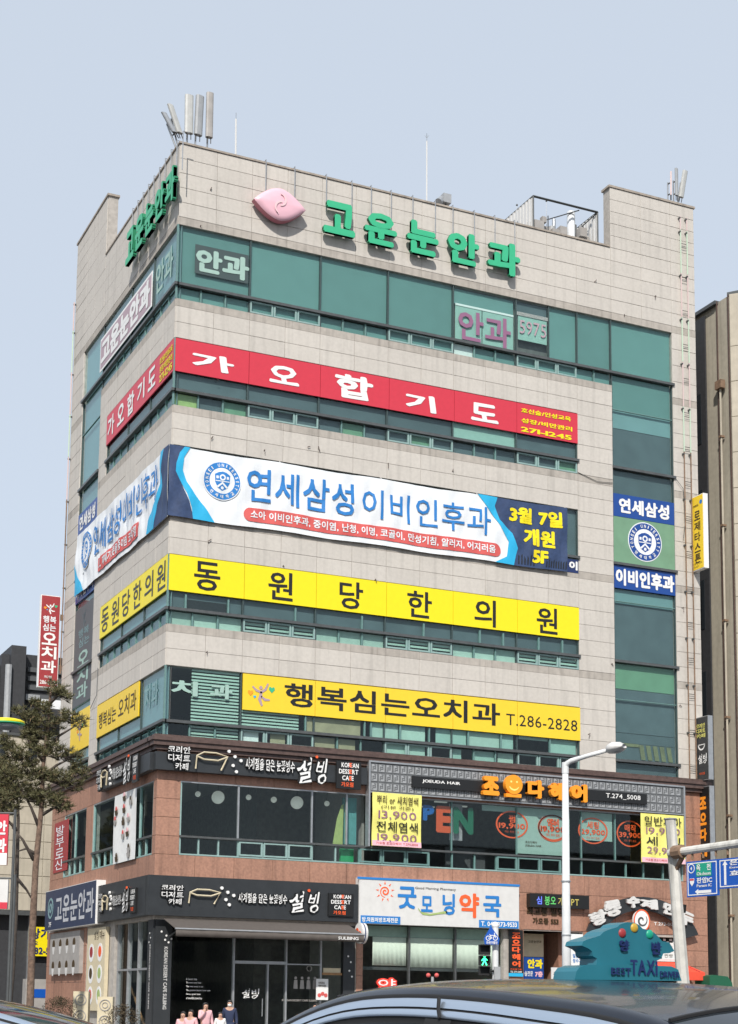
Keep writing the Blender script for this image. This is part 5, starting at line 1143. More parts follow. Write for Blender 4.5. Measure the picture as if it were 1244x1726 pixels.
t = thing('roof_fan', 'small grey vent fan and dish on the parapet right of the tall rod', 'vent', tuple(rp(748, 345, -.8))); c0 = rp(751, 336, -.8); MB().abox((c0.x - .17, c0.y - .17, c0.z - .2), (c0.x + .17, c0.y + .17, c0.z + .16)).obj('box', 'tile_grey', t); c1 = rp(742, 339, -.8); MB().tube([c1 + Vector((-.1, -.05, -.1)), c1 + Vector((.1, .05, .1))], .16, 12).obj('drum', 'steel', t)
MB().tube([c0 - _z * .2, c0 - _z * 1.2], .05, 6).obj('foot', 'rail', t)
# equipment cage
t = thing('equipment_cage', 'open steel cage with white corrugated side screens holding antennas, on the roof', 'enclosure', R.p(15, -1.3, 31))
A = R.p(15.35, -1.3, 30.6); zt = 33.83; cx0, cx1 = 15.35, 18.42; yb = 4.6
fr_ = [((cx0, 1.3), (cx1, 1.3)), ((cx1, 1.3), (cx1, yb)), ((cx0, 1.3), (cx0, yb)), ((cx0, yb), (cx1, yb))]
for (a, b_) in fr_: MB().tube([(a[0], a[1], zt), (b_[0], b_[1], zt)], .055, 4).obj('top_rail', 'rail', t)
for p_ in ((cx0, 1.3), (cx1, 1.3), (cx0, yb), (cx1, yb)): MB().tube([(p_[0], p_[1], 30.6), (p_[0], p_[1], zt)], .04, 4).obj('post', 'rail', t)
for X_ in (cx0, cx1):
    b = MB(); n = 26; 
    for i in range(n): y0 = 1.35 + (yb - 1.4) * i / n; y1 = 1.35 + (yb - 1.4) * (i + 1) / n; o = .05 if i % 2 else 0; b.abox((X_ - .03 - o, y0, 30.8), (X_ - .01 - o + .02, y1, zt - .05))
    tag(b.obj('screen', 'offwhite', t), kind=None)
for i, (x, y, h, w_, m_) in enumerate(((15.7, 2.2, 32.7, .3, 'tile_grey'), (16.1, 2.6, 32.5, .2, 'panel_dark'), (16.55, 3.0, 33.4, .14, 'tile_grey'), (16.9, 2.4, 32.9, .3, 'tile_grey'), (17.25, 2.8, 33.5, .15, 'steel'), (17.45, 1.8, 33.4, .34, 'banner_white'), (17.85, 2.2, 33.1, .22, 'rail'), (18.1, 2.0, 33.0, .18, 'tile_grey'))):
    MB().tube([(x, y, 31.2), (x, y, h + .45)], w_ / 2, 10).obj('antenna', m_, t)
for x, y, z, s_ in ((15.75, 1.7, 32.75, .22), (16.3, 2.0, 32.8, .18), (16.7, 1.9, 32.7, .2), (17.0, 1.8, 32.9, .16), (17.9, 1.7, 33.0, .16), (16.9, 3.4, 33.4, .2), (18.15, 1.9, 32.8, .14), (16.0, 1.6, 33.1, .1)): MB().abox((x - s_, y - s_, z - s_ * 1.4), (x + s_, y + s_, z + s_)).obj('radio_unit', 'poster_grey', t)
for a, b_ in (((15.4, 2.0, 32.9), (18.3, 2.6, 33.2)), ((15.4, 3.4, 33.3), (17.6, 1.4, 33.78)), ((18.4, 1.3, 33.8), (17.6, 2.8, 32.9)), ((16.1, 1.4, 31.5), (16.1, 1.4, 33.2)), ((16.4, 3.8, 33.2), (18.0, 1.5, 32.2)), ((18.4, 1.4, 32.5), (18.0, 4.4, 32.9))): MB().tube([a, b_], .025, 5).obj('brace', 'rail', t)
for x, z in ((15.0, 33.7), (16.4, 34.2)): MB().tube([(x, 2, 32), (x, 2, z)], .012, 4).obj('whip', 'steel', t); MB().ball((x, 2, z), .045, 8, 6).obj('tip', 'rail', t)

# light tubes up the right edge
def tube_ladder(lb, fr, xs, z0, z1, out, rung=1, grp=None, step=1.0):
    t = thing('light_tube_ladder', lb, 'light tubes', fr.p(xs[0], out, z0), grp)
    for x in xs:
        z = z0; i = 0
        while z < z1: ze = min(z + 1.9, z1); MB().tube([fr.p(x, out, z), fr.p(x, out, ze - .01)], .028, 6).obj('tube', ('tube_pink', 'tube_green')[i % 2] if z > 22 else 'rust', t); MB().box(fr, x - .05, x + .0, 0.02, out + .03, ze - .12, ze - .06).obj('clamp', 'rail', t); z = ze; i += 1
    if len(xs) > 1:
        z = z0 + .3
        while z < z1:
            MB().tube([fr.p(xs[0], out - .03, z), fr.p(xs[1], out - .03, z)], .014, 4).obj('rung', 'rail', t); MB().tube([fr.p(xs[0], out - .03, z + .17), fr.p(xs[1], out - .03, z + .17)], .014, 4).obj('rung', 'rail', t); z += 1.45
tube_ladder('pair of light tubes with rungs running up the right-hand edge pier', R, (21.50, 21.82), 10.3, 33.7, .13)
tube_ladder('single light tube running up the far left edge of the block', L, (-14.1,), 15.0, 31.5, .13)
for i, (pts, lb) in enumerate((([R.p(16.5, .05, 22.0), R.p(17.4, .06, 21.75), R.p(18.1, .06, 21.8)], 'thin slack wire across the pier between red strip end and glass strip'), ([R.p(21.1, .1, 22.4), R.p(21.45, .1, 22.05), R.p(21.5, .1, 20.6), R.p(21.4, .12, 20.0)], 'dark cable hanging beside the light tubes at the right pier'), ([L.p(-8.5, .05, 14.2), L.p(-8.4, .08, 13.1), L.p(-9.2, .1, 12.7)], 'thin cable on the left-hand pier between the yellow signs'))):
    t = MB().tube(pts, .012, 5).obj('cable', 'rail'); tag(t, lb, 'cable')

# ================================================================== neighbouring buildings
NX = 24.0
t = thing('neighbour_building', 'plain beige stone building close behind the right edge', 'building', (NX, 0, GZ)); NT = t
NS = Frame((NX, 0, 0), (0, -1, 0)); NF = Frame((NX + .7, -.75, 0), (1, 0, 0)); zt = 30.85
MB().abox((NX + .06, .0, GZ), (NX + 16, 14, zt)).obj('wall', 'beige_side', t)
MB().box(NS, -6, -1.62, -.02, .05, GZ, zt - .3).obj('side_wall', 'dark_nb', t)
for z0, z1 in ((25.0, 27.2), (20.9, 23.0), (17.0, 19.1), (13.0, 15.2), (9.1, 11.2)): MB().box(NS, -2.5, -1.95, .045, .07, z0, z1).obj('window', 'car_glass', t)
c = MB(); c.box(NS, -6, -.8, -.3, .12, zt - .1, zt + .05); c.add([], []); c.obj('coping', 'rail', t)
ch = Frame((NX, -.05, 0), (.7, -.7, 0)); 
MB().add([(NX, .0, GZ), (NX + .7, -.73, GZ), (NX + 16, -.73, GZ), (NX + 16, .0, GZ), (NX, .0, zt), (NX + .7, -.73, zt), (NX + 16, -.73, zt), (NX + 16, .0, zt)], [(0, 3, 2, 1), (4, 5, 6, 7), (0, 1, 5, 4), (1, 2, 6, 5), (2, 3, 7, 6)]).obj('front_wall', 'beige_side', t)
nrows = [GZ + 1.35 + 1.52 * i for i in range(30) if GZ + 1.35 + 1.52 * i < zt - 1]
chf = Frame((NX, 0, 0), (.692, -.722, 0)); nff = Frame((NX + .7, -.73, 0), (1, 0, 0))
zs2 = [GZ] + nrows + [zt]
for z0, z1 in zip(zs2[:-1], zs2[1:]):
    tile(chf, .0, 1.0, z0, z1, 0, .03, 'beige_nb', 'stone_panel', t, .01)
    for k in range(3): tile(nff, .0 + 1.5 * k, 1.5 * (k + 1), z0, z1, 0, .03, 'beige_nb', 'stone_panel', t, .01)
MB().add([(NX - .03, .1, zt), (NX + .68, -.85, zt), (NX + 16, -.85, zt), (NX + 16, .1, zt), (NX - .03, .1, zt + .12), (NX + .68, -.85, zt + .12), (NX + 16, -.85, zt + .12), (NX + 16, .1, zt + .12)], [(0, 3, 2, 1), (4, 5, 6, 7), (0, 1, 5, 4), (1, 2, 6, 5), (2, 3, 7, 6), (3, 0, 4, 7)]).obj('coping', 'rail', t)
for yy in (.78, .04): MB().box(NS, -yy - .03, -yy + .0, .0, .0 + .05, GZ, zt).obj('wall_joint', 'cornice', t)
MB().tube([NS.p(-.55, .12, 27.0), NS.p(-.55, .12, GZ)], .045, 8).obj('drain_pipe', 'beige_nb', t); MB().box(NS, -.75, -.35, .02, .25, 26.9, 27.25).obj('pipe_head', 'rust', t)
for z in (24.8, 21, 17, 13, 9, 5): MB().box(NS, -.63, -.47, .0, .2, z, z + .08).obj('pipe_clamp', 'rust', t)
tube_ladder('single light tube on the beige neighbouring building at the right edge', nff, (.95,), 12.0, 27.3, .16)
MB().box(nff, .1, 8, .04, .25, 3.7, 4.1).obj('ledge', 'cornice', t)
tile(nff, 0, 1, 0, 1, 0, .03, 'beige_nb', 'stone_panel', t)
TILES.pop()
# left neighbour
LNY = 20.0
t = thing('neighbour_building', 'low beige panelled building with a dark ground floor at the left edge', 'building', (-2, LNY, GZ))
LF_ = Frame((0, LNY, 0), (1, 0, 0)); zt = LF_.px(85, 1245)[1]; xr = 3.0; xl = -14
x_l = LF_.px(-60, 1500)[0]; zg = LF_.px(60, 1538)[1]
MB().box(LF_, x_l, xr, -10, 0, zg, zt).obj('wall', 'beige_side', t); MB().box(LF_, x_l, xr, -10, -.5, GZ, zg).obj('ground_floor', 'dark_nb', t); MB().box(LF_, x_l, xr, -.1, .15, zg - .15, zg + .05).obj('ledge', 'rail', t); MB().box(LF_, x_l, xr, -.2, .12, zt, zt + .12).obj('coping', 'rail', t)
zz = zg + .06
while zz < zt - .3:
    z1 = min(zz + .78, zt)
    for k in range(12):
        a = x_l + 1.15 * k
        if a + 1.15 < xr: tile(LF_, a, a + 1.15, zz, z1, 0, .03, 'beige_nb', 'stone_panel', t, .012)
    zz = z1
for u0, v0, u1, v1 in ((50, 1215, 62, 1285), (0, 1240, 8, 1300)): bx = pxbox(LF_, (u0, v0), (u1, v1), .05); MB().box(LF_, bx[0], bx[1], .02, .05, bx[2], bx[3]).obj('window', 'car_glass', t)
for x in (x_l + 3, x_l + 5.5, x_l + 8): MB().box(LF_, x, x + .12, -.5, -.3, GZ, zg - .15).obj('shop_post', 'steel', t)
bx = pxbox(LF_, (86, 1620), (88, 1726), .0)
t2 = thing('rent_sign', 'yellow shop-to-let sign in the dark ground floor at the left', 'sign', LF_.p(0, 0, 2)); bx = pxbox(LF_, (50, 1562), (84, 1612), -.2); MB().box(LF_, bx[0], bx[1] + .5, -.3, -.2, bx[2], bx[3]).obj('board', 'yellow', t2)
h_ = bx[3] - bx[2]; text(t2, LF_, '상가임', (bx[0] + .04, bx[1] + .4, bx[2] + h_ * .58, bx[3] - h_ * .05), -.19, 'navy', bold=.04); text(t2, LF_, '가오', (bx[0] + .06, bx[0] + .4, bx[2] + h_ * .37, bx[2] + h_ * .52), -.19, 'navy', bold=.03); text(t2, LF_, '282-5', (bx[0] + .04, bx[1] - .02, bx[2] + h_ * .06, bx[2] + h_ * .3), -.19, 'navy', bold=.04)
# black building behind
t = thing('dark_building', 'dark grey building with stepped towers behind the pine at the left', 'building', (-3, 34, GZ)); DF = Frame((0, 34, 0), (1, 0, 0))
def dpx(u0, v0, u1, nm='tower', m='dark_nb', dz=0, o=0): x0, z1 = DF.px(u0, v0, o); x1, _ = DF.px(u1, v0, o); return MB().box(DF, x0, x1, -6, o, GZ, z1).obj(nm, m, t)
dpx(-40, 1117, 3); dpx(3, 1102, 20, o=.3); dpx(20, 1087, 45, o=.8); dpx(45, 1103, 108, 'wall')
for v in (1125, 1140, 1155, 1170): x0, z = DF.px(46, v); x1, _ = DF.px(108, v); MB().box(DF, x0, x1, 0, .15, z - .25, z).obj('louvre', 'panel_dark', t)
x0, z1 = DF.px(43, 1170, .2); x1, z0 = DF.px(66, 1182, .2); MB().box(DF, x0, x1, .2, .3, z0, z1).obj('plate', 'tile_grey', t)
x0, z1 = DF.px(16, 1090, .9); x1, _ = DF.px(20, 1090, .9); MB().tube([DF.p(x0, .95, GZ), DF.p(x0, .95, z1 - 1)], .18, 8).obj('duct', 'tile_grey', t)
t = thing('billboard', 'white billboard panel between the dark building and the block edge', 'sign', DF.p(0, 1, 15)); x0, z1 = DF.px(70, 1178, 1.2); x1, z0 = DF.px(104, 1196, 1.2); MB().box(DF, x0, x1, 1.0, 1.2, z0, z1).obj('panel', 'banner_white', t); MB().box(DF, x0 + .5, x0 + .7, .2, 1.0, z0 + .1, z1 - .1).obj('bracket', 'rail', t)
# across the street, seen only mirrored in the glass
for i, (x0, x1, y, h, m_) in enumerate(((-60, -34, -92, 17, 'beige_side'), (-30, -8, -98, 12, 'granite'), (-4, 22, -95, 20, 'tile_grey'), (26, 52, -90, 14, 'beige_side'), (56, 90, -96, 18, 'dark_nb'))):
    fr = Frame((0, y, 0), (-1, 0, 0)); t = thing('street_building', ['beige', 'reddish', 'grey', 'cream', 'dark'][i] + ' building across the street, seen only as a reflection', 'building', (x0, y, GZ)); MB().abox((x0, y - 12, GZ), (x1, y, h)).obj('wall', m_, t)
    k = int((x1 - x0) / 3.2)
    for a in range(k):
        for j in range(int((h - 2) / 3.6)): MB().box(fr, -x0 - 1 - a * 3.2 - 2.0, -x0 - 1 - a * 3.2, .0, .05, 1.5 + j * 3.6, 3.3 + j * 3.6).obj('window', 'car_glass', t)
flush_tiles(300)

t = thing('apartment_block', 'apartment block down the side street, mirrored in the lower left-hand windows', 'building', (-30, 90, GZ)); MB().abox((-60, 75, GZ), (-24, 150, 25)).obj('wall', 'dark_nb', t)  # added out of view so the lower left-hand glass mirrors something dark
sd_ = Frame((-24, 0, 0), (0, 1, 0))
for a in range(12):
    for j in range(6): MB().box(sd_, 78 + a * 5.5, 81.5 + a * 5.5, .0, .05, 3 + j * 3.5, 4.8 + j * 3.5).obj('window', 'beige_side', t)
t = thing('side_awning', 'dark green rounded awning at the foot of the neighbouring building', 'awning', (NX, -1, 2)); fr = Frame((NX, -1.6, 0), (1, 0, 0)); x0, z1 = fr.px(1196, 1643); x1, z0 = fr.px(1236, 1668)
MB().prism(fr, [(x0, z0), (x1, z0), (x1 - .05, z0 + (z1 - z0) * .5), (x1 - .25, z1 - .05), (x0 + .2, z1), (x0, z1 - .05)], -.9, 0).obj('canopy', 'awning_green', t); MB().tube([fr.p(x0, .01, z0), fr.p(x1, .01, z0)], .03, 6).obj('rim', 'offwhite', t)
# ================================================================== street furniture
t = thing('street_lamp', 'tall white street lamp with curved arm and flat lamp head', 'street lamp', tuple(at(955, 1640, 36)[:2]) + (PV,))
p0 = at(955, 1640, 36); p1 = at(950, 1300, 36); x_, y_ = p0.x, p0.y; ztp = p1.z
MB().tube([(x_, y_, GZ), (x_, y_, ztp * .5), (x_, y_, ztp)], [.115, .095, .068], 14).obj('pole', 'paint_white', t, smooth=True)
MB().tube([(x_, y_, GZ), (x_, y_, GZ + .35)], .17, 14).obj('base', 'paint_white', t)
hd = at(1026, 1264, 35.4); q = [Vector((x_, y_, ztp)), Vector((x_, y_, ztp + .22))]; s_ = at(953, 1289, 36); q = [Vector((x_, y_, ztp - .02)), Vector((x_, y_, s_.z - .08)), Vector((x_, y_, s_.z + .02)) + (hd - s_) * .05, s_ + (hd - s_) * .14 + _z * .04, s_ + (hd - s_) * .5 + _z * .03, hd]
MB().tube(q, [.066, .064, .062, .06, .05, .045], 10).obj('arm', 'paint_white', t, smooth=True)
MB().tube([(x_, y_, s_.z - .2), (x_, y_, s_.z + .05)], .078, 12).obj('collar', 'paint_white', t)
e_ = at(1052, 1258, 35.2); dr_ = (e_ - hd); b = MB(); n = 12; sc_ = [(0, .06, .06), (.12, .16, .12), (.4, .23, .15), (.75, .22, .12), (1, .10, .05)]; vs = []; sd = dr_.normalized().cross(_z)
for k, wv, hv in sc_:
    for i in range(n): a = 2 * pi * i / n; vs.append(hd - dr_ * .1 + dr_ * 1.12 * k + sd * cos(a) * wv + _z * (sin(a) * hv * (1.0 if sin(a) > 0 else .75)))
b.add(vs, [(j * n + i, j * n + (i + 1) % n, (j + 1) * n + (i + 1) % n, (j + 1) * n + i) for j in range(4) for i in range(n)] + [tuple(range(n)), tuple(range(5 * n - 1, 4 * n - 1, -1))]); hh = b.obj('lamp_head', 'offwhite', t, smooth=True)
MB().ball(hd + dr_ * .5 - _z * .05, .1, 12, 8, (1.5, 1.2, .6)).obj('lens', 'tile_grey', hh, smooth=True)
for z in (2.9, 4.1, 1.9): MB().tube([(x_, y_, z), (x_, y_, z + .03)], .11, 12).obj('strap', 'steel', t)
# left street lamp
c0 = at(13, 1217, 30); t = thing('street_lamp', 'street lamp with yellow and green domed head at the left edge', 'street lamp', (c0.x, c0.y, GZ))
MB().ball(c0, .25, 20, 10, (1.3, 1.0, .30)).obj('dome', 'yellow', t, smooth=True); MB().ball(c0 - _z * .03, .25, 20, 10, (1.32, 1.02, .14)).obj('band', 'letter_green', t, smooth=True); MB().ball(c0 - _z * .07, .22, 20, 10, (1.0, .9, .38)).obj('lens', 'tile_grey', t, smooth=True)
g0 = at(-30, 1222, 30); MB().tube([c0 - _f * 0, g0, Vector((g0.x, g0.y, c0.z - .5)), Vector((g0.x, g0.y, GZ))], .05, 8).obj('pole', 'tile_grey', t)
# gantry with direction signs
D1 = at(1150, 1640, 38); t = thing('sign_gantry', 'thick white peeling steel mast with a rusty horizontal arm', 'gantry', (D1.x, D1.y, GZ)); tp = at(1130, 1381, 38)
lean = Vector((tp.x, tp.y, tp.z)); bs = Vector((D1.x, D1.y, D1.z)); dn = bs + (bs - lean) * ((bs.z - GZ) / (lean.z - bs.z))
MB().tube([dn, bs, lean], [.165, .15, .125], 8).obj('mast', 'rusty_white', t); MB().tube([lean, lean + _z * .02], .155, 8).obj('cap', 'tile_grey', t)
am = at(1137, 1438, 38); ae = at(1244, 1423, 36.6); aw = ae + (ae - am) * 1.2
MB().tube([am + _f * -.25 - (ae - am) * .12, am + (ae - am) * .0 - _f * .25, ae - _f * .25, aw - _f * .25], .095, 12).obj('arm', 'rusty_white', t)
MB().tube([am - (ae - am) * .04 - _f * .25, am + (ae - am) * .10 - _f * .25], .16, 10).obj('flange', 'rust', t); MB().tube([am - _z * .45, am - _f * .2 + (ae - am) * .13 - _z * .05], .06, 6).obj('gusset', 'rust', t)
for k in (.25, .42, .62, .8, 1.0): c0 = am + (ae - am) * k - _f * .25; MB().tube([c0 + _z * .1, c0 - _z * .22], .03, 6).obj('hanger', 'rust', t)
dirv = (ae - am); dirv.z = 0; SF = Frame(tuple(Vector((am.x, am.y, 0)) - _f * .36), tuple(dirv))
def board(lb, lt_, rb, content):
    x0, x1, z0, z1 = pxbox(SF, lt_, rb, 0); t = thing('direction_sign', lb, 'road sign', SF.p(x0, 0, z0), 'blue road signs on the gantry')
    MB().box(SF, x0, x1, -.04, 0, z0, z1).obj('board', 'road_blue', t); b = MB(); w_ = .022; i = .035
    for a in ((x0 + i, x1 - i, z0 + i, z0 + i + w_), (x0 + i, x1 - i, z1 - i - w_, z1 - i), (x0 + i, x0 + i + w_, z0 + i + w_, z1 - i - w_), (x1 - i - w_, x1 - i, z0 + i + w_, z1 - i - w_)): b.box(SF, a[0], a[1], .002, .006, a[2], a[3])
    b.obj('border', 'white', t); content(t, x0, z0, x1 - x0, z1 - z0)
def c1(t, x, z, w, h):
    b = MB(); b.ring(SF, x + .16 * w, z + .80 * h, .11 * w, .09 * w, .004, .008, 24); b.obj('route_ring', 'white', t); text(t, SF, '4', (x + .13 * w, x + .19 * w, z + .75 * h, z + .85 * h), .006, 'white', bold=.03)
    MB().box(SF, x + .31 * w, x + .80 * w, .003, .006, z + .56 * h, z + .93 * h).obj('green_plate', 'road_green', t)
    text(t, SF, '옥', (x + .33 * w, x + .46 * w, z + .72 * h, z + .90 * h), .01, 'white', bold=.03); text(t, SF, '천', (x + .66 * w, x + .78 * w, z + .72 * h, z + .90 * h), .01, 'white', bold=.03); text(t, SF, 'Okcheon', (x + .34 * w, x + .78 * w, z + .59 * h, z + .68 * h), .01, 'white', bold=.02)
    MB().prism(SF, [(x + .10 * w, z + .52 * h), (x + .25 * w, z + .52 * h), (x + .24 * w, z + .40 * h), (x + .175 * w, z + .30 * h), (x + .11 * w, z + .40 * h)], .003, .007).obj('shield', 'white', t); MB().box(SF, x + .11 * w, x + .24 * w, .009, .011, z + .46 * h, z + .51 * h).obj('shield_band', 'red', t)
    text(t, SF, '판암IC', (x + .33 * w, x + .82 * w, z + .37 * h, z + .53 * h), .006, 'white', bold=.03); text(t, SF, 'Panam IC', (x + .33 * w, x + .80 * w, z + .26 * h, z + .34 * h), .006, 'white', bold=.02)
    a = [(.27, .14), (.37, .21), (.37, .17), (.78, .17), (.78, .09), (.37, .09), (.37, .05)]; MB().prism(SF, [(x + p * w, z + q_ * h) for p, q_ in a], .003, .007).obj('arrow', 'white', t)
def c2(t, x, z, w, h):
    a = [(.08, .78), (.13, .92), (.18, .78), (.15, .78), (.15, .12), (.11, .12), (.11, .78)]; MB().prism(SF, [(x + p * w, z + q_ * h) for p, q_ in a], .003, .007).obj('arrow', 'white', t)
    text(t, SF, '은어송마을', (x + .22 * w, x + .92 * w, z + .75 * h, z + .93 * h), .006, 'white', bold=.03); text(t, SF, 'Euneosong Maeul', (x + .22 * w, x + .95 * w, z + .63 * h, z + .71 * h), .006, 'white', bold=.02); text(t, SF, '효 광 당', (x + .22 * w, x + .75 * w, z + .40 * h, z + .58 * h), .006, 'white', bold=.03)
board('blue direction sign with a green place name panel and an arrow pointing left', (1157, 1453), (1211, 1509), c1); board('blue direction sign with an arrow pointing up, cut by the right edge', (1211, 1448), (1300, 1492), c2)
# pedestrian signal with bicycle sign
pb = at(835, 1650, 36); t = thing('signal_pole', 'slim white pole carrying the pedestrian signal', 'pole', (pb.x, pb.y, GZ)); ptop = at(835, 1560, 36); MB().tube([(pb.x, pb.y, GZ), (pb.x, pb.y, ptop.z)], .07, 10).obj('pole', 'paint_white', t); MB().ball((pb.x, pb.y, ptop.z), .085, 10, 8).obj('cap', 'white', t, smooth=True)
VF = Frame(tuple(Vector((pb.x, pb.y, 0)) - _f * .2), tuple(_r)); VF2 = Frame(tuple(Vector((pb.x, pb.y, 0)) - _f * .3), tuple(_r))
def vpx(f_, u, v): return f_.px(u, v, 0)
t = thing('bicycle_sign', 'blue shield-shaped bicycle sign on the signal pole', 'road sign', VF.p(0, 0, 2)); P = [vpx(VF, *zQ(*q)) for q in ((952, 405), (1012, 490), (1005, 530), (912, 530), (905, 490))]; MB().prism(VF, P, -.02, 0).obj('plate', 'road_blue', t)
b = MB(); c_l = vpx(VF, *zQ(935, 487)); c_r = vpx(VF, *zQ(983, 487)); 
for c_ in (c_l, c_r): b.ring(VF, c_[0], c_[1], .055, .04, .003, .008, 16)
mx_, mz_ = (c_l[0] + c_r[0]) / 2, c_l[1]; b.prism(VF, [(c_l[0], mz_ - .008), (c_l[0], mz_ + .008), (mx_, mz_ + .008), (mx_, mz_ - .008)], .003, .008); b.prism(VF, [(mx_ - .06, mz_ + .09), (mx_ - .045, mz_ + .09), (mx_ + .01, mz_), (mx_ - .01, mz_)], .003, .009); b.prism(VF, [(mx_ - .04, mz_ + .07), (mx_ + .08, mz_ + .07), (mx_ + .08, mz_ + .055), (mx_ - .04, mz_ + .055)], .003, .010); b.prism(VF, [(c_r[0] - .03, mz_ + .12), (c_r[0] - .015, mz_ + .12), (c_r[0] + .008, mz_), (c_r[0] - .008, mz_)], .003, .011); b.obj('bicycle', 'white', t)
a_ = vpx(VF, *zQ(922, 527)); bb_ = vpx(VF, *zQ(998, 508)); text(t, VF, '자전거횡단', (a_[0], bb_[0], a_[1], bb_[1]), .004, 'white', bold=.03)
t = thing('pedestrian_signal', 'black pedestrian signal showing the green walking figure', 'traffic light', VF2.p(0, 0, 2))
for i, (v0, v1) in enumerate(((530, 600), (604, 672), (676, 738))):
    x0, z1 = vpx(VF2, *zQ(872, v0)); x1, z0 = vpx(VF2, *zQ(948, v1)); o = MB().box(VF2, x0, x1, -.16, 0, z0, z1).obj('housing', 'rubber', t); MB().box(VF2, x0 + .02, x1 - .02, .0, .16, z1 - .02, z1).obj('visor', 'rubber', t); MB().box(VF2, x1 - .02, x1, .0, .12, z0 + .05, z1 - .02).obj('visor', 'rubber', t)
    if i == 1:
        cx, cz = (x0 + x1) / 2, (z0 + z1) / 2; b = MB(); b.disc(VF2, cx, cz + .085, .025, .003, .01, 10); k = 1.0
        for P in ([(-.03, .05), (.03, .05), (.025, -.02), (-.025, -.02)], [(-.03, .05), (-.075, .0), (-.06, -.015), (-.015, .02)], [(.03, .05), (.07, .01), (.06, -.005), (.015, .02)], [(-.025, -.02), (.0, -.02), (-.04, -.11), (-.065, -.10)], [(.0, -.02), (.025, -.02), (.06, -.10), (.035, -.11)]): b.prism(VF2, [(cx + x * k, cz + z * k) for x, z in P], .003, .01)
        b.obj('green_figure', 'led_green', o)
MB().tube([VF2.p(x1, -.1, z0 + .1), Vector((pb.x, pb.y, z0 + .1))], .03, 6).obj('bracket', 'rail', t); x0, z1 = vpx(VF, *zQ(975, 680)); MB().box(VF, x0, x0 + .14, -.1, .02, z1 - .3, z1).obj('control_box', 'tile_grey', t)
rb_ = at(729, 1650, 38); t = thing('signal_post', 'short post with two round red lights in front of the pharmacy', 'signal', (rb_.x, rb_.y, GZ)); MB().tube([(rb_.x, rb_.y, GZ), (rb_.x, rb_.y, rb_.z + .05)], .035, 8).obj('post', 'tile_grey', t)
for s_ in (-1, 1): q = at(729 + 7 * s_, 1644, 38); MB().ball(q, .055, 12, 8, (1, 1, 1)).obj('red_light', 'banner_red', t, smooth=True)
for u0, v0, u1, v1, lb, col_ in ((0, 1372, 11, 1458, 'red and white hanging banner cut by the left edge', 'red'), (0, 1482, 12, 1532, 'white box sign with a red foot at the left edge', 'offwhite')):
    VL = Frame(tuple(at(0, 1500, 30)), tuple(_r)); VL.o.z = 0; x0, x1, z0, z1 = pxbox(VL, (u0 - 25, v0), (u1, v1), 0); t = thing('hanging_sign', lb, 'sign', VL.p(x0, 0, z0)); MB().box(VL, x0, x1, -.08, 0, z0, z1).obj('panel', col_, t)
    if col_ == 'red':
        MB().box(VL, x0, x1, .002, .01, z0, z0 + .22).obj('footer', 'white', t)
        for j, ch in enumerate('안과'): text(t, VL, ch, (x0 + .2, x1 - .02, z1 - .38 - .33 * j, z1 - .12 - .33 * j), .004, 'white', bold=.04)
    else: MB().box(VL, x0, x1, .002, .012, z0, z0 + .12).obj('footer', 'red', t)
    MB().tube([VL.p(x1 + .1, -.1, z1 + .1), VL.p(x1 + .1, -.1, GZ)], .028, 8).obj('pole', 'rail', t); MB().tube([VL.p(x0, -.08, z1 + .03), VL.p(x1 + .1, -.1, z1 + .03)], .02, 6).obj('bracket', 'rail', t)
# outdoor units, cabinet, plank, stool
def ac(u0, v0, u1, lb, dist=44.):
    p_ = at((u0 + u1) / 2, v0, dist); w_ = (u1 - u0) / FPX * dist; fr = Frame((p_.x, p_.y, 0), tuple(_r)); t = thing('outdoor_unit', lb, 'air conditioner', (p_.x, p_.y, PV)); MB().box(fr, -w_ / 2, w_ / 2, -.35, 0, PV + .1, p_.z).obj('casing', 'poster_cream', t); b = MB()
    for z in (p_.z - w_ * .55, p_.z - w_ * 1.6): b.ring(fr, 0, z, w_ * .38, w_ * .33, .003, .02, 20); b.ring(fr, 0, z, w_ * .2, w_ * .16, .003, .02, 16)
    b.obj('fan_grille', 'poster_grey', t); MB().box(fr, -w_ / 2, w_ / 2, .0, .03, PV, PV + .1).obj('stand', 'rust', t)
ac(124, 1671, 149, 'tall beige air conditioner outdoor unit, left of the pair'); ac(165, 1680, 190, 'beige air conditioner outdoor unit, right of the pair beside the cafe')
VG = Frame((0, 17, 0), (1, 0, 0)); x0, x1, z0, z1 = pxbox(VG, (44, 1650), (90, 1726), 0); t = thing('utility_cabinet', 'grey utility cabinet with a small blue plate at the left', 'cabinet', VG.p(x0, 0, GZ)); MB().box(VG, x0, x1, -.6, 0, GZ, z1).obj('cabinet', 'poster_grey', t); bx = pxbox(VG, (57, 1667), (89, 1682), 0); MB().box(VG, *bx[:2], .002, .02, *bx[2:]).obj('plate', 'road_blue', t)
t = thing('leaning_plank', 'brown wooden plank leaning inside the cafe side window', 'plank', L.p(-3.4, 0, PV)); MB().hexa([L.p(-1.6, -.3, PV), L.p(-1.45, -.3, PV), L.p(-1.45, -.34, PV), L.p(-1.6, -.34, PV), L.p(-4.1, -.3, 1.9), L.p(-3.95, -.3, 1.9), L.p(-3.95, -.34, 1.9), L.p(-4.1, -.34, 1.9)]).obj('board', 'wood', t)
st = at(513, 1712, 47); t = thing('stool', 'small light wooden stool outside the cafe', 'stool', (st.x, st.y, PV)); MB().tube([(st.x, st.y, st.z), (st.x, st.y, st.z + .04)], .22, 14).obj('seat', 'wood', t)
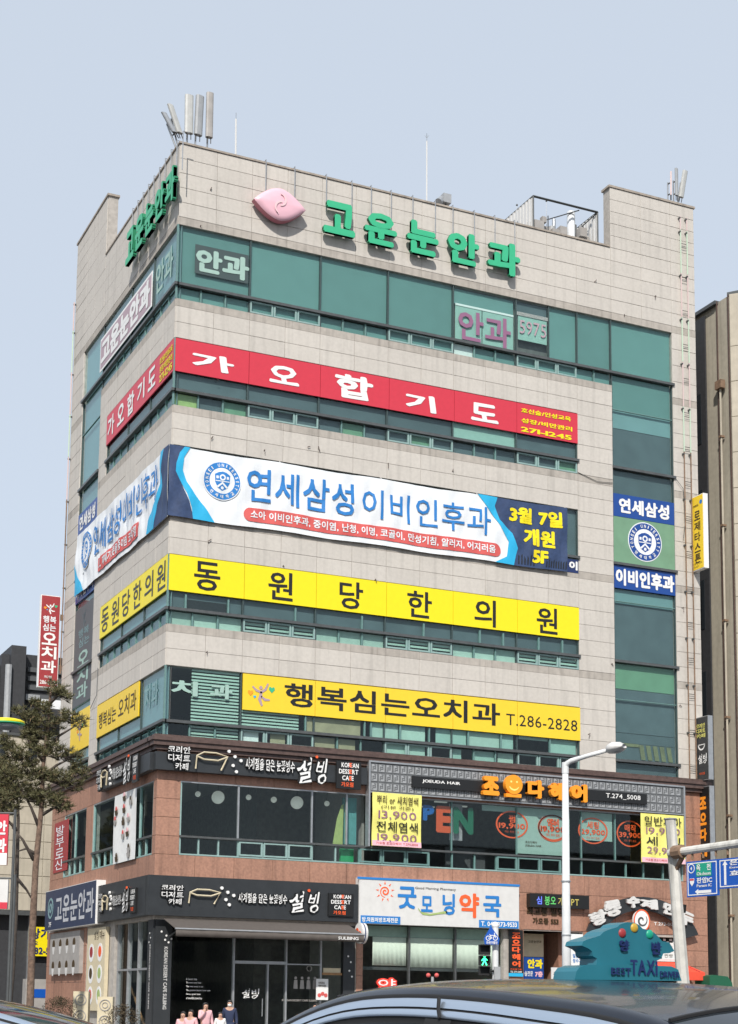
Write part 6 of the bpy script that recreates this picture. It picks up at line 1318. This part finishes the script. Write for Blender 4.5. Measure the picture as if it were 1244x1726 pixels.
for k in range(4): a = pi / 4 + pi / 2 * k; MB().tube([(st.x + .14 * cos(a), st.y + .14 * sin(a), st.z), (st.x + .2 * cos(a), st.y + .2 * sin(a), PV)], .02, 6).obj('leg', 'wood', t)
for i, (u, v, r_, lb) in enumerate(((206, 1722, .55, 'round brown clipped shrub before the cafe corner'), (100, 1705, .5, 'sparse reddish shrub by the left wall'))):
    c_ = at(u, v + 10, 41); b = MB(); rn = random.Random(i + 5)
    for k in range(1500):
        th = rn.uniform(0, 2 * pi); ph = rn.uniform(-.3, 1.57); rr = r_ * rn.uniform(.6, 1.02); p_ = c_ + Vector((rr * cos(ph) * cos(th), rr * cos(ph) * sin(th), rr * sin(ph))); d1 = Vector((rn.uniform(-1, 1), rn.uniform(-1, 1), rn.uniform(-.3, 1))).normalized() * .06; d2 = Vector((rn.uniform(-1, 1), rn.uniform(-1, 1), rn.uniform(-1, 1))).normalized() * .012
        b.add([p_, p_ + d1 + d2, p_ + d1 - d2], [(0, 1, 2)])
    t = thing('shrub', lb, 'shrub', (c_.x, c_.y, GZ)); b.obj('foliage', 'shrub', t); MB().tube([(c_.x, c_.y, GZ), (c_.x, c_.y, c_.z)], .04, 6).obj('stem', 'bark_dark', t)

# ================================================================== pines
def pine(lb, trunk, limbs, pads, dist, seed, mt='bark', needles=18):
    rn = random.Random(seed); P = lambda u, v, dd=0: at(u, v, dist + dd)
    b0 = P(*trunk[0]); t = thing('pine_tree', lb, 'tree', (b0.x, b0.y, GZ), 'pines by the left-hand pavement')
    pts = [P(*q) for q in trunk]; g0 = Vector((pts[0].x, pts[0].y, GZ)); n = len(pts)
    MB().tube([g0] + pts, [.105] + [.095 - .07 * i / (n - 1) for i in range(n)], 9).obj('trunk', mt, t, smooth=True)
    for lm in limbs:
        q = [P(*a) for a in lm]; m_ = len(q); MB().tube(q, [.055 - .04 * i / (m_ - 1) for i in range(m_)], 6).obj('limb', 'bark_dark', t, smooth=True)
    for pi_, (u, v, ru, rv) in enumerate(pads):
        c_ = P(u, v); rx = ru / FPX * dist; rz = rv / FPX * dist; b = MB(); br_ = MB(); ncl = int(26 + rx * rz * 420)
        for k in range(ncl):
            a = rn.uniform(0, 2 * pi); q = rn.random() ** .55; dx = rx * q * cos(a); dy = rx * .8 * q * sin(a)
            top = rz * (1 - q * q * .8) * rn.uniform(-.35, 1.0); o = c_ + _r * dx + _f * dy + _z * (top - rz * .2 + .10 * sin(3 * dx + seed) + .14 * rn.uniform(-1, 1))
            if rn.random() < .35: br_.tube([c_ + (o - c_) * .25 - _z * rz * .5, o], [.014, .005], 4, cap=False)
            up = Vector((dx * .5, dy * .5, .9)).normalized()
            for j in range(needles):
                d = (up * rn.uniform(-.1, 1) + Vector((rn.gauss(0, 1), rn.gauss(0, 1), rn.gauss(0, .6))).normalized() * .9).normalized(); ln = rn.uniform(.10, .20); s_ = d.cross(Vector((rn.gauss(0, 1), rn.gauss(0, 1), rn.gauss(0, 1)))).normalized() * .0105
                b.mi = 1 if rn.random() < .12 else 0; b.add([o - s_, o + s_, o + d * ln], [(0, 1, 2)])
        b.obj('crown', ['needle', 'needle_brown'], t); 
        if br_.v: br_.obj('twig', 'bark_dark', t)['kind'] = 'stuff'
pine('nearer pine with a reddish forked trunk and layered flat crown at the left edge', [(50, 1715), (55, 1560), (60, 1460), (66, 1400), (70, 1360), (73, 1290), (80, 1230), (84, 1180), (87, 1150)],
     [[(68, 1375), (90, 1362), (112, 1355)], [(57, 1450), (38, 1415), (20, 1395)], [(66, 1395), (52, 1360), (30, 1320)], [(74, 1285), (58, 1260), (40, 1238), (30, 1225)], [(77, 1265), (100, 1240), (130, 1222)], [(60, 1440), (45, 1430), (30, 1435)], [(72, 1310), (95, 1290), (120, 1278)], [(84, 1185), (100, 1170), (115, 1165)]],
     [(100, 1165, 24, 12), (70, 1193, 20, 8), (45, 1208, 24, 11), (80, 1217, 30, 12), (125, 1214, 26, 9), (72, 1240, 26, 10), (65, 1262, 22, 8), (100, 1270, 40, 14), (35, 1275, 32, 14), (60, 1300, 42, 18), (105, 1315, 36, 14), (20, 1310, 32, 20), (80, 1340, 34, 12), (135, 1300, 16, 6), (40, 1340, 34, 14), (12, 1255, 14, 7), (50, 1240, 16, 6), (100, 1357, 26, 7), (10, 1350, 24, 16)], 40, 3)
pine('slimmer grey pine just left of the nearer pine', [(12, 1720), (20, 1640), (26, 1540), (29, 1440), (31, 1380), (28, 1320)], [[(29, 1400), (15, 1385), (0, 1378)], [(28, 1480), (45, 1500), (56, 1520)]],
     [(10, 1295, 28, 18), (25, 1330, 34, 16), (-5, 1330, 30, 22), (5, 1365, 22, 14)], 42, 9, 'bark_dark')

def copy_tree(src, loc, lb, sc=1, rz=0):
    c = src.copy(); COL.objects.link(c); c.location = loc; c.scale = (sc, sc, sc); c.rotation_euler = (0, 0, rz); c['label'] = lb
    for ch_ in [o for o in bpy.data.objects if o.parent == src]: d = ch_.copy(); COL.objects.link(d); d.parent = c
PINE0 = bpy.data.objects['pine_tree']
for loc, lb, sc, rz in (((-8.5, 19, GZ), 'pine along the side street, seen mirrored in the left-hand windows', 1.05, 1.0), ((-9.5, 25, GZ), 'taller pine along the side street, mirrored in the left-hand third floor glass', 1.3, 2.2), ((-8, 31, GZ), 'pine farther down the side street, mirrored in the left-hand glass', 1.25, 4.0), ((-10, 37, GZ), 'farthest pine of the side street row', 1.35, 5.2), ((-8.2, 13, GZ), 'pine nearest the corner in the side street row', .95, 3.1), ((-12, 44, GZ), 'pine at the far end of the side street', 1.4, .4)): copy_tree(PINE0, loc, lb, sc, rz)
# ================================================================== people
def person(lb, pos, h, yaw, pose, cols_, extra=None):
    """one continuous skinned body; clothing and hair are its children"""
    hair_m, top_m, leg_m = cols_; s = h / 1.65; t = thing('person', lb, 'person', pos)
    J = {'pel': (0, 0, .92), 'sp': (0, -.01, 1.12), 'ch': (0, 0, 1.30), 'nk': (0, -.01, 1.43), 'hd': (0, -.03, 1.52), 'tp': (0, -.02, 1.60)}
    for sd, n in ((1, 'l'), (-1, 'r')):
        J.update({n + 's': (.17 * sd, 0, 1.36), n + 'e': (.22 * sd, .02, 1.10), n + 'w': (.24 * sd, -.06, .88), n + 'h': (.24 * sd, -.09, .80), n + 'hp': (.09 * sd, 0, .88), n + 'k': (.10 * sd, -.02, .48), n + 'a': (.10 * sd, .02, .08), n + 't': (.11 * sd, -.12, .04)})
    if pose == 'hand_up': J['re'] = (-.24, -.14, 1.14); J['rw'] = (-.10, -.20, 1.36); J['rh'] = (-.06, -.16, 1.46)
    if pose == 'sit':
        for n, sd in (('l', 1), ('r', -1)): J[n + 'k'] = (.12 * sd, -.42, .90); J[n + 'a'] = (.12 * sd, -.42, .46); J[n + 't'] = (.12 * sd, -.56, .42); J[n + 'w'] = (.10 * sd, -.28, 1.02); J[n + 'h'] = (.07 * sd, -.34, .99)
    if pose == 'folded': J['rw'] = (-.02, -.2, 1.12); J['lw'] = (.02, -.22, 1.08); J['rh'] = (.08, -.2, 1.12); J['lh'] = (-.06, -.2, 1.08)
    E = [('pel', 'sp'), ('sp', 'ch'), ('ch', 'nk'), ('nk', 'hd'), ('hd', 'tp')]
    for n in 'lr': E += [('ch', n + 's'), (n + 's', n + 'e'), (n + 'e', n + 'w'), (n + 'w', n + 'h'), ('pel', n + 'hp'), (n + 'hp', n + 'k'), (n + 'k', n + 'a'), (n + 'a', n + 't')]
    rad = {'pel': .13, 'sp': .115, 'ch': .13, 'nk': .052, 'hd': .088, 'tp': .075}
    for n in 'lr': rad.update({n + 's': .062, n + 'e': .043, n + 'w': .03, n + 'h': .032, n + 'hp': .085, n + 'k': .058, n + 'a': .04, n + 't': .035})
    def skin(name, keys, edges, mul, m, par, off=0):
        ks = [k for k in J if k in keys]; me = bpy.data.meshes.new(name); me.from_pydata([J[k] for k in ks], [(ks.index(a), ks.index(b_)) for a, b_ in edges if a in keys and b_ in keys], [])
        o = bpy.data.objects.new(name, me); COL.objects.link(o); md = o.modifiers.new('s', 'SKIN'); 
        for i, k in enumerate(ks): me.skin_vertices[0].data[i].radius = ((rad[k] + off) * mul * (1.25 if k in ('pel', 'ch', 'sp') else 1), (rad[k] + off) * mul * (.85 if k in ('pel', 'ch', 'sp') else 1))
        me.skin_vertices[0].data[0].use_root = True
        sb = o.modifiers.new('d', 'SUBSURF'); sb.levels = 2; sb.render_levels = 2
        me.materials.append(M(m)); me.polygons.foreach_set('use_smooth', [True] * len(me.polygons)); md.use_smooth_shade = True
        o.parent = par; o['_o'] = (0, 0, 0); return o
    body = skin('body', set(J), E, 1, 'skin', t)
    up = {'pel', 'sp', 'ch', 'ls', 'rs', 'le', 're', 'lw', 'rw', 'lhp', 'rhp'}; skin('jacket', up, E, 1.0, top_m, t, .014)
    skin('trousers', {'pel', 'lhp', 'rhp', 'lk', 'rk', 'la', 'ra'}, E, 1.0, leg_m, t, .012)
    b = MB(); b.ball((0, .012, 1.565), .105, 16, 12, (.92, 1.0, 1.0)); vs = b.v; b.v = [(x, max(y, -.045 + .5 * max(0, 1.60 - z)), z) for x, y, z in vs]
    if 'long' in (extra or ''): b.ball((0, .05, 1.47), .10, 12, 10, (.9, .7, 1.3))
    b.obj('hair', hair_m, t, origin=(0, 0, 0), smooth=True)
    f = MB(); f.ball((-.033, -.112, 1.545), .011, 6, 5); f.ball((.033, -.112, 1.545), .011, 6, 5); f.obj('eyes', 'black', t, origin=(0, 0, 0)); f = MB(); f.add([(-.014, -.108, 1.51), (.014, -.108, 1.51), (0, -.135, 1.515), (0, -.108, 1.55)], [(0, 1, 2), (1, 3, 2), (3, 0, 2)]); f.obj('nose', 'skin', t, origin=(0, 0, 0)); MB().ball((0, -.110, 1.485), .02, 8, 6, (1.1, .4, .35)).obj('mouth', 'dull_red', t, origin=(0, 0, 0))
    if extra and 'mask' in extra: MB().ball((0, -.07, 1.50), .07, 12, 8, (.9, .8, .7)).obj('mask', 'white_matte', t, origin=(0, 0, 0), smooth=True)
    if extra and 'cap' in extra: MB().ball((0, .0, 1.60), .105, 14, 8, (1, 1.1, .6)).obj('cap', 'white_matte', t, origin=(0, 0, 0), smooth=True)
    for sd in (-1, 1):     # fingers and thumb
        h_ = Vector(J['lh' if sd > 0 else 'rh']); w_ = Vector(J['lw' if sd > 0 else 'rw']); d = (h_ - w_).normalized(); q = d.cross(Vector((1, 0, 0))).normalized(); g_ = MB()
        for i, ln in enumerate((.05, .058, .055, .045)): s0 = h_ + q * (.018 * (i - 1.5)) + d * .02; g_.tube([s0, s0 + d * ln * .6, s0 + d * ln - Vector((0, .012, 0))], .008, 5)
        g_.tube([h_ - d * .02 + q * .02, h_ + d * .012 + q * .05], .009, 5); g_.obj('fingers', 'skin', t, origin=(0, 0, 0))
    t.scale = (s, s, s); t.rotation_euler = (0, 0, yaw)
def stand(u, v, d, lb, h, pose, cols_, extra=None, yaw=None):
    p_ = at(u, v, d); top = h * (1.655 / 1.65); z0 = p_.z - top
    person(lb, (p_.x, p_.y, z0 if pose == 'sit' else z0), h, (YAW if yaw is None else yaw), pose, cols_, extra)
PLZ = None
stand(346.8, 1690, 47.5, 'woman in a pink jacket standing with a hand raised to her face', 1.5, 'hand_up', ('hair', 'light_pink_cloth', 'navy_cloth'), 'long', YAW + .4)
stand(322, 1702, 47.5, 'person in a pink jacket seated left of the standing woman', 1.55, 'sit', ('hair', 'light_pink_cloth', 'navy_cloth'), '', YAW - .4)
stand(309, 1705, 48.0, 'second seated person in pink at the far left of the group', 1.5, 'sit', ('hair', 'light_pink_cloth', 'black'), 'long', YAW - .2)
stand(371.5, 1706, 47.6, 'child in a white top standing right of the pink-jacketed woman', 1.22, 'stand', ('hair', 'white_matte', 'navy_cloth'), '', YAW + .3)
stand(387.5, 1686, 47.8, 'person in navy with a white face mask standing by the cafe door', 1.52, 'stand', ('hair', 'navy_cloth', 'navy_cloth'), 'mask', YAW)
stand(533, 1691, 47.5, 'dark-haired person in black seated beside the wooden stool', 1.6, 'sit', ('hair', 'black', 'black'), '', YAW - .8)
bp_ = at(318, 1722, 47.6); t = thing('bench', 'low bench under the seated people in pink', 'bench', (bp_.x, bp_.y, PV)); fr = Frame((bp_.x, bp_.y, 0), tuple(_r)); zb_ = at(322, 1702, 47.5).z - 1.55 + .80 * 1.55 / 1.65; MB().box(fr, -.6, .5, -.3, .1, zb_ - .05, zb_).obj('seat', 'wood', t)
for a in (-.5, .4): MB().box(fr, a, a + .06, -.25, .05, PV, zb_ - .05).obj('leg', 'rail', t)

# ================================================================== vehicles
def lerp_tab(T, x):
    for (a, va), (b_, vb) in zip(T[:-1], T[1:]):
        if x <= b_: k = max(0, (x - a) / (b_ - a)); k = k * k * (3 - 2 * k) if False else k; return va + (vb - va) * k
    return T[-1][1]
def smooth_tab(T, x):
    n = len(T)
    if x <= T[0][0]: return T[0][1]
    if x >= T[-1][0]: return T[-1][1]
    for i in range(n - 1):
        if x <= T[i + 1][0]:
            x0, y0 = T[i]; x1, y1 = T[i + 1]; m0 = (T[i + 1][1] - T[max(0, i - 1)][1]) / (T[i + 1][0] - T[max(0, i - 1)][0]); m1 = (T[min(n - 1, i + 2)][1] - y0) / (T[min(n - 1, i + 2)][0] - x0); h = x1 - x0; k = (x - x0) / h
            return (2 * k**3 - 3 * k**2 + 1) * y0 + (k**3 - 2 * k**2 + k) * h * m0 + (-2 * k**3 + 3 * k**2) * y1 + (k**3 - k**2) * h * m1
def sedan(name, lb, cat, origin, heading, dz, paint, roofm, trim='car_trim'):
    """local frame: x forward from the top of the rear glass, y to the left, z height above the road plus dz"""
    t = thing(name, lb, cat, (origin[0], origin[1], GZ)); t['_o'] = (0, 0, 0); t.rotation_euler = (0, 0, heading)
    ZR = [(-1.0, .98), (-.45, 1.24), (0, 1.422), (.5, 1.486), (1.1, 1.512), (1.6, 1.478), (2.1, 1.335), (2.8, 1.04)]
    HW = [(-1.0, .62), (0, .575), (1.0, .60), (1.6, .585), (2.8, .68)]; CR = [(-1.0, .10), (-.45, .07), (0, .045), (.9, .030), (1.6, .05), (2.1, .10), (2.8, .16)]
    zr = lambda x: smooth_tab(ZR, x) + dz; hw = lambda x: smooth_tab(HW, x); cr = lambda x: smooth_tab(CR, x)
    def surf(nm, xa, xb, m, nx=18, ny=16, lift=0, k=1.0):
        vs = []; fs = []
        for i in range(nx + 1):
            x = xa + (xb - xa) * i / nx
            for j in range(ny + 1): q = -1 + 2 * j / ny; vs.append((x, q * hw(x) * k, zr(x) + cr(x) * (1 - abs(q) ** 2.6) + lift))
        for i in range(nx):
            for j in range(ny): a = i * (ny + 1) + j; fs.append((a, a + ny + 1, a + ny + 2, a + 1))
        return MB().add(vs, fs).obj(nm, m, t, smooth=True)
    surf('roof', 0.0, 1.62, roofm); rg = surf('rear_window', -1.0, -.01, 'car_glass', 10); surf('windscreen', 1.63, 2.8, 'car_glass', 12)
    MB().tube([(-.005, y * .575, zr(0) + cr(0) * (1 - abs(y) ** 2.6) + .002) for y in [-1 + .1 * i for i in range(21)]], .006, 5).obj('seal', 'rubber', t); MB().tube([(1.625, y * .585, zr(1.62) + cr(1.62) * (1 - abs(y) ** 2.6) + .002) for y in [-1 + .1 * i for i in range(21)]], .007, 5).obj('seal', 'rubber', t)
    xs = [-1.0 + 3.8 * i / 44 for i in range(45)]
    for sd in (1, -1):
        def strip(nm, prof, m, xa=-1.0, xb=2.8):
            X_ = [xa + (xb - xa) * i / 40 for i in range(41)]; vs = []; fs = []; n = len(prof)
            for x in X_:
                for dy, dzz in prof: vs.append((x, sd * (hw(x) + dy), zr(x) + dzz))
            for i in range(40):
                for j in range(n - 1): a = i * n + j; f = (a, a + 1, a + n + 1, a + n); fs.append(f if sd > 0 else f[::-1])
            return MB().add(vs, fs).obj(nm, m, t, smooth=True)
        strip('roof_side', [(0, 0), (.02, -.003), (.035, -.012), (.042, -.024)], roofm); strip('gutter_seal', [(.042, -.024), (.05, -.027), (.05, -.036)], 'rubber')
        strip('door_frame_trim', [(.05, -.036), (.062, -.046), (.068, -.062)], trim); strip('trim_groove', [(.068, -.062), (.064, -.065), (.07, -.069)], 'rubber'); strip('window_trim', [(.07, -.069), (.078, -.076), (.081, -.087), (.079, -.091)], trim); strip('window_seal', [(.079, -.091), (.075, -.095), (.080, -.112)], 'rubber')
        # side glass and shoulder
        vs = []; fs = []
        for x in xs: zt_ = zr(x) - .112; zb__ = min(zt_ - .005, .97 + dz); vs += [(x, sd * (hw(x) + .084), zt_), (x, sd * (hw(x) + .084 + (zt_ - zb__) * .42), zb__)]
        for i in range(44): f = (2 * i, 2 * i + 1, 2 * i + 3, 2 * i + 2); fs.append(f if sd > 0 else f[::-1])
        MB().add(vs, fs).obj('side_window', 'car_side_glass', t, smooth=True)
        for (xa, xb) in ((.80, .93),): MB().add([(xa, sd * (hw(xa) + .087), zr(xa) - .094), (xb, sd * (hw(xb) + .087), zr(xb) - .094), (xb + .02, sd * (hw(xb) + .087 + .17), .97 + dz), (xa - .04, sd * (hw(xa) + .087 + .17), .97 + dz)], [(0, 1, 2, 3) if sd < 0 else (3, 2, 1, 0)]).obj('door_pillar', 'rubber', t)
        MB().tube([(.89, sd * (hw(.9) + .066), zr(.9) - .034), (.88, sd * (hw(.9) + .075), zr(.9) - .066), (.85, sd * (hw(.9) + .09), zr(.9) - .094)], .006, 5).obj('door_gap', 'rubber', t)
    # lower body
    b = MB(); BX = [(-2.0, .78, .80, .45), (-1.9, .86, .92, .25), (-1.0, .92, .99, .2), (0, .93, .985, .2), (1.5, .93, .97, .2), (2.8, .92, .95, .2), (3.4, .86, .84, .22), (3.75, .70, .68, .35)]
    vs = []; fs = []; prof = [(0, 1), (.7, 1), (.93, .96), (1.0, .80), (1.0, .4), (.95, 0)]; n = len(prof) * 2 - 1
    for x, w_, zt_, zb__ in BX:
        half = [(w_ * a, zb__ + (zt_ - zb__) * c_) for a, c_ in prof]
        for y, z in [(-y, z) for y, z in half[::-1]] + half[1:]: vs.append((x, y, z + dz))
    for i in range(len(BX) - 1):
        for j in range(n - 1): a = i * n + j; fs.append((a, a + n, a + n + 1, a + 1))
    fs += [tuple(range(n)), tuple(range(len(BX) * n - 1, (len(BX) - 1) * n - 1, -1))]; b.add(vs, fs).obj('body', paint, t, smooth=True)
    for x in (-1.05, 2.75):
        for sd in (1, -1): w_ = MB().tube([(x, sd * .74, .33 + dz), (x, sd * .95, .33 + dz)], .33, 24).obj('wheel', 'rubber', t); MB().tube([(x, sd * .90, .33 + dz), (x, sd * .96, .33 + dz)], .2, 16).obj('rim', 'steel', w_)
    for sd in (1, -1):
        MB().ball((3.55, sd * .6, .62 + dz), .14, 12, 8, (.8, 1.2, .6)).obj('headlight', 'tile_grey', t, smooth=True); MB().ball((-1.93, sd * .62, .78 + dz), .12, 12, 8, (.6, 1.4, .7)).obj('tail_light', 'dull_red', t, smooth=True)
        MB().ball((2.0, sd * .99, 1.0 + dz), .1, 12, 8, (.8, 1.1, .8)).obj('mirror', paint, t, smooth=True)
    return t
Pc = Vector((CAM.x, CAM.y, 0)); N_ = Pc + _r * .82 + _f * 4.0; th = radians(30); dcar = -_r * sin(th) + _f * cos(th); acr = _r * cos(th) + _f * sin(th)
CO = N_ + acr * .575; hdg = atan2(dcar.y, dcar.x)
TX = sedan('taxi', 'dark taxi with silver window trim and a teal roof sign, nearest the camera', 'taxi', (CO.x, CO.y), hdg, 0.0, 'car_dark', 'car_dark')
# roof sign
mat('lamp_amber', (.50, .32, .04), .35)
so = CO + dcar * .95; TFm = Frame((so.x, so.y, 0), tuple(acr)); t = thing('taxi_roof_sign', 'teal cloud-shaped taxi roof sign with three coloured lamps', 'taxi sign', (so.x, so.y, 1.37))
def sx_(u, v): return TFm.px(860 + u / 3.24, 1480 + v / 3.24, .05)
PB = [sx_(*q) for q in ((352, 555), (362, 510), (378, 488), (420, 475), (620, 472), (880, 482), (918, 500), (936, 562))]
o_ = MB(); o_.prism(TFm, PB, -.06, .05).obj('base', 'taxi_teal', t)
PCm = [sx_(*q) for q in ((482, 474), (486, 440), (462, 425), (458, 400), (440, 385), (402, 368), (410, 345), (440, 332), (500, 315), (524, 292), (552, 280), (596, 268), (612, 252), (650, 240), (690, 243), (716, 256), (735, 276), (775, 284), (800, 300), (822, 322), (842, 345), (880, 350), (908, 398), (880, 410), (848, 412), (836, 440), (810, 452), (804, 478))]
MB().prism(TFm, PCm, -.045, .04).obj('cloud_body', 'taxi_teal', t)
for (u, v, m_) in ((622, 300, 'dull_red'), (688, 272, 'lamp_amber'), (772, 307, 'road_green')): x, z = sx_(u, v); MB().ball(TFm.p(x, .04, z), .015, 14, 10, (1, .45, 1)).obj('coloured_lamp', m_, t, smooth=True)
def tbx(u0, v0, u1, v1): x0, z1 = sx_(u0, v0); x1, z0 = sx_(u1, v1); return x0, x1, z0, z1
text(t, TFm, '양', tbx(600, 335, 655, 402), .042, 'navy', bold=.06); text(t, TFm, '반', tbx(776, 345, 830, 420), .042, 'navy', bold=.06); text(t, TFm, 'TAXI', tbx(652, 445, 800, 532), .052, 'navy', bold=.03); text(t, TFm, 'BEST', tbx(545, 488, 655, 530), .054, 'navy', bold=.03); text(t, TFm, 'DRIVER', tbx(812, 508, 918, 545), .054, 'navy', bold=.03)
# car at the lower left
c2 = Pc + _r * -3.42 + _f * 7.6; hd2 = atan2((_r * .97 + _f * .25).y, (_r * .97 + _f * .25).x)
S2 = sedan('parked_car', 'light blue-grey sedan roof cut off by the lower left corner', 'car', (c2.x, c2.y), hd2, -.045, 'car_blue', 'car_trim')
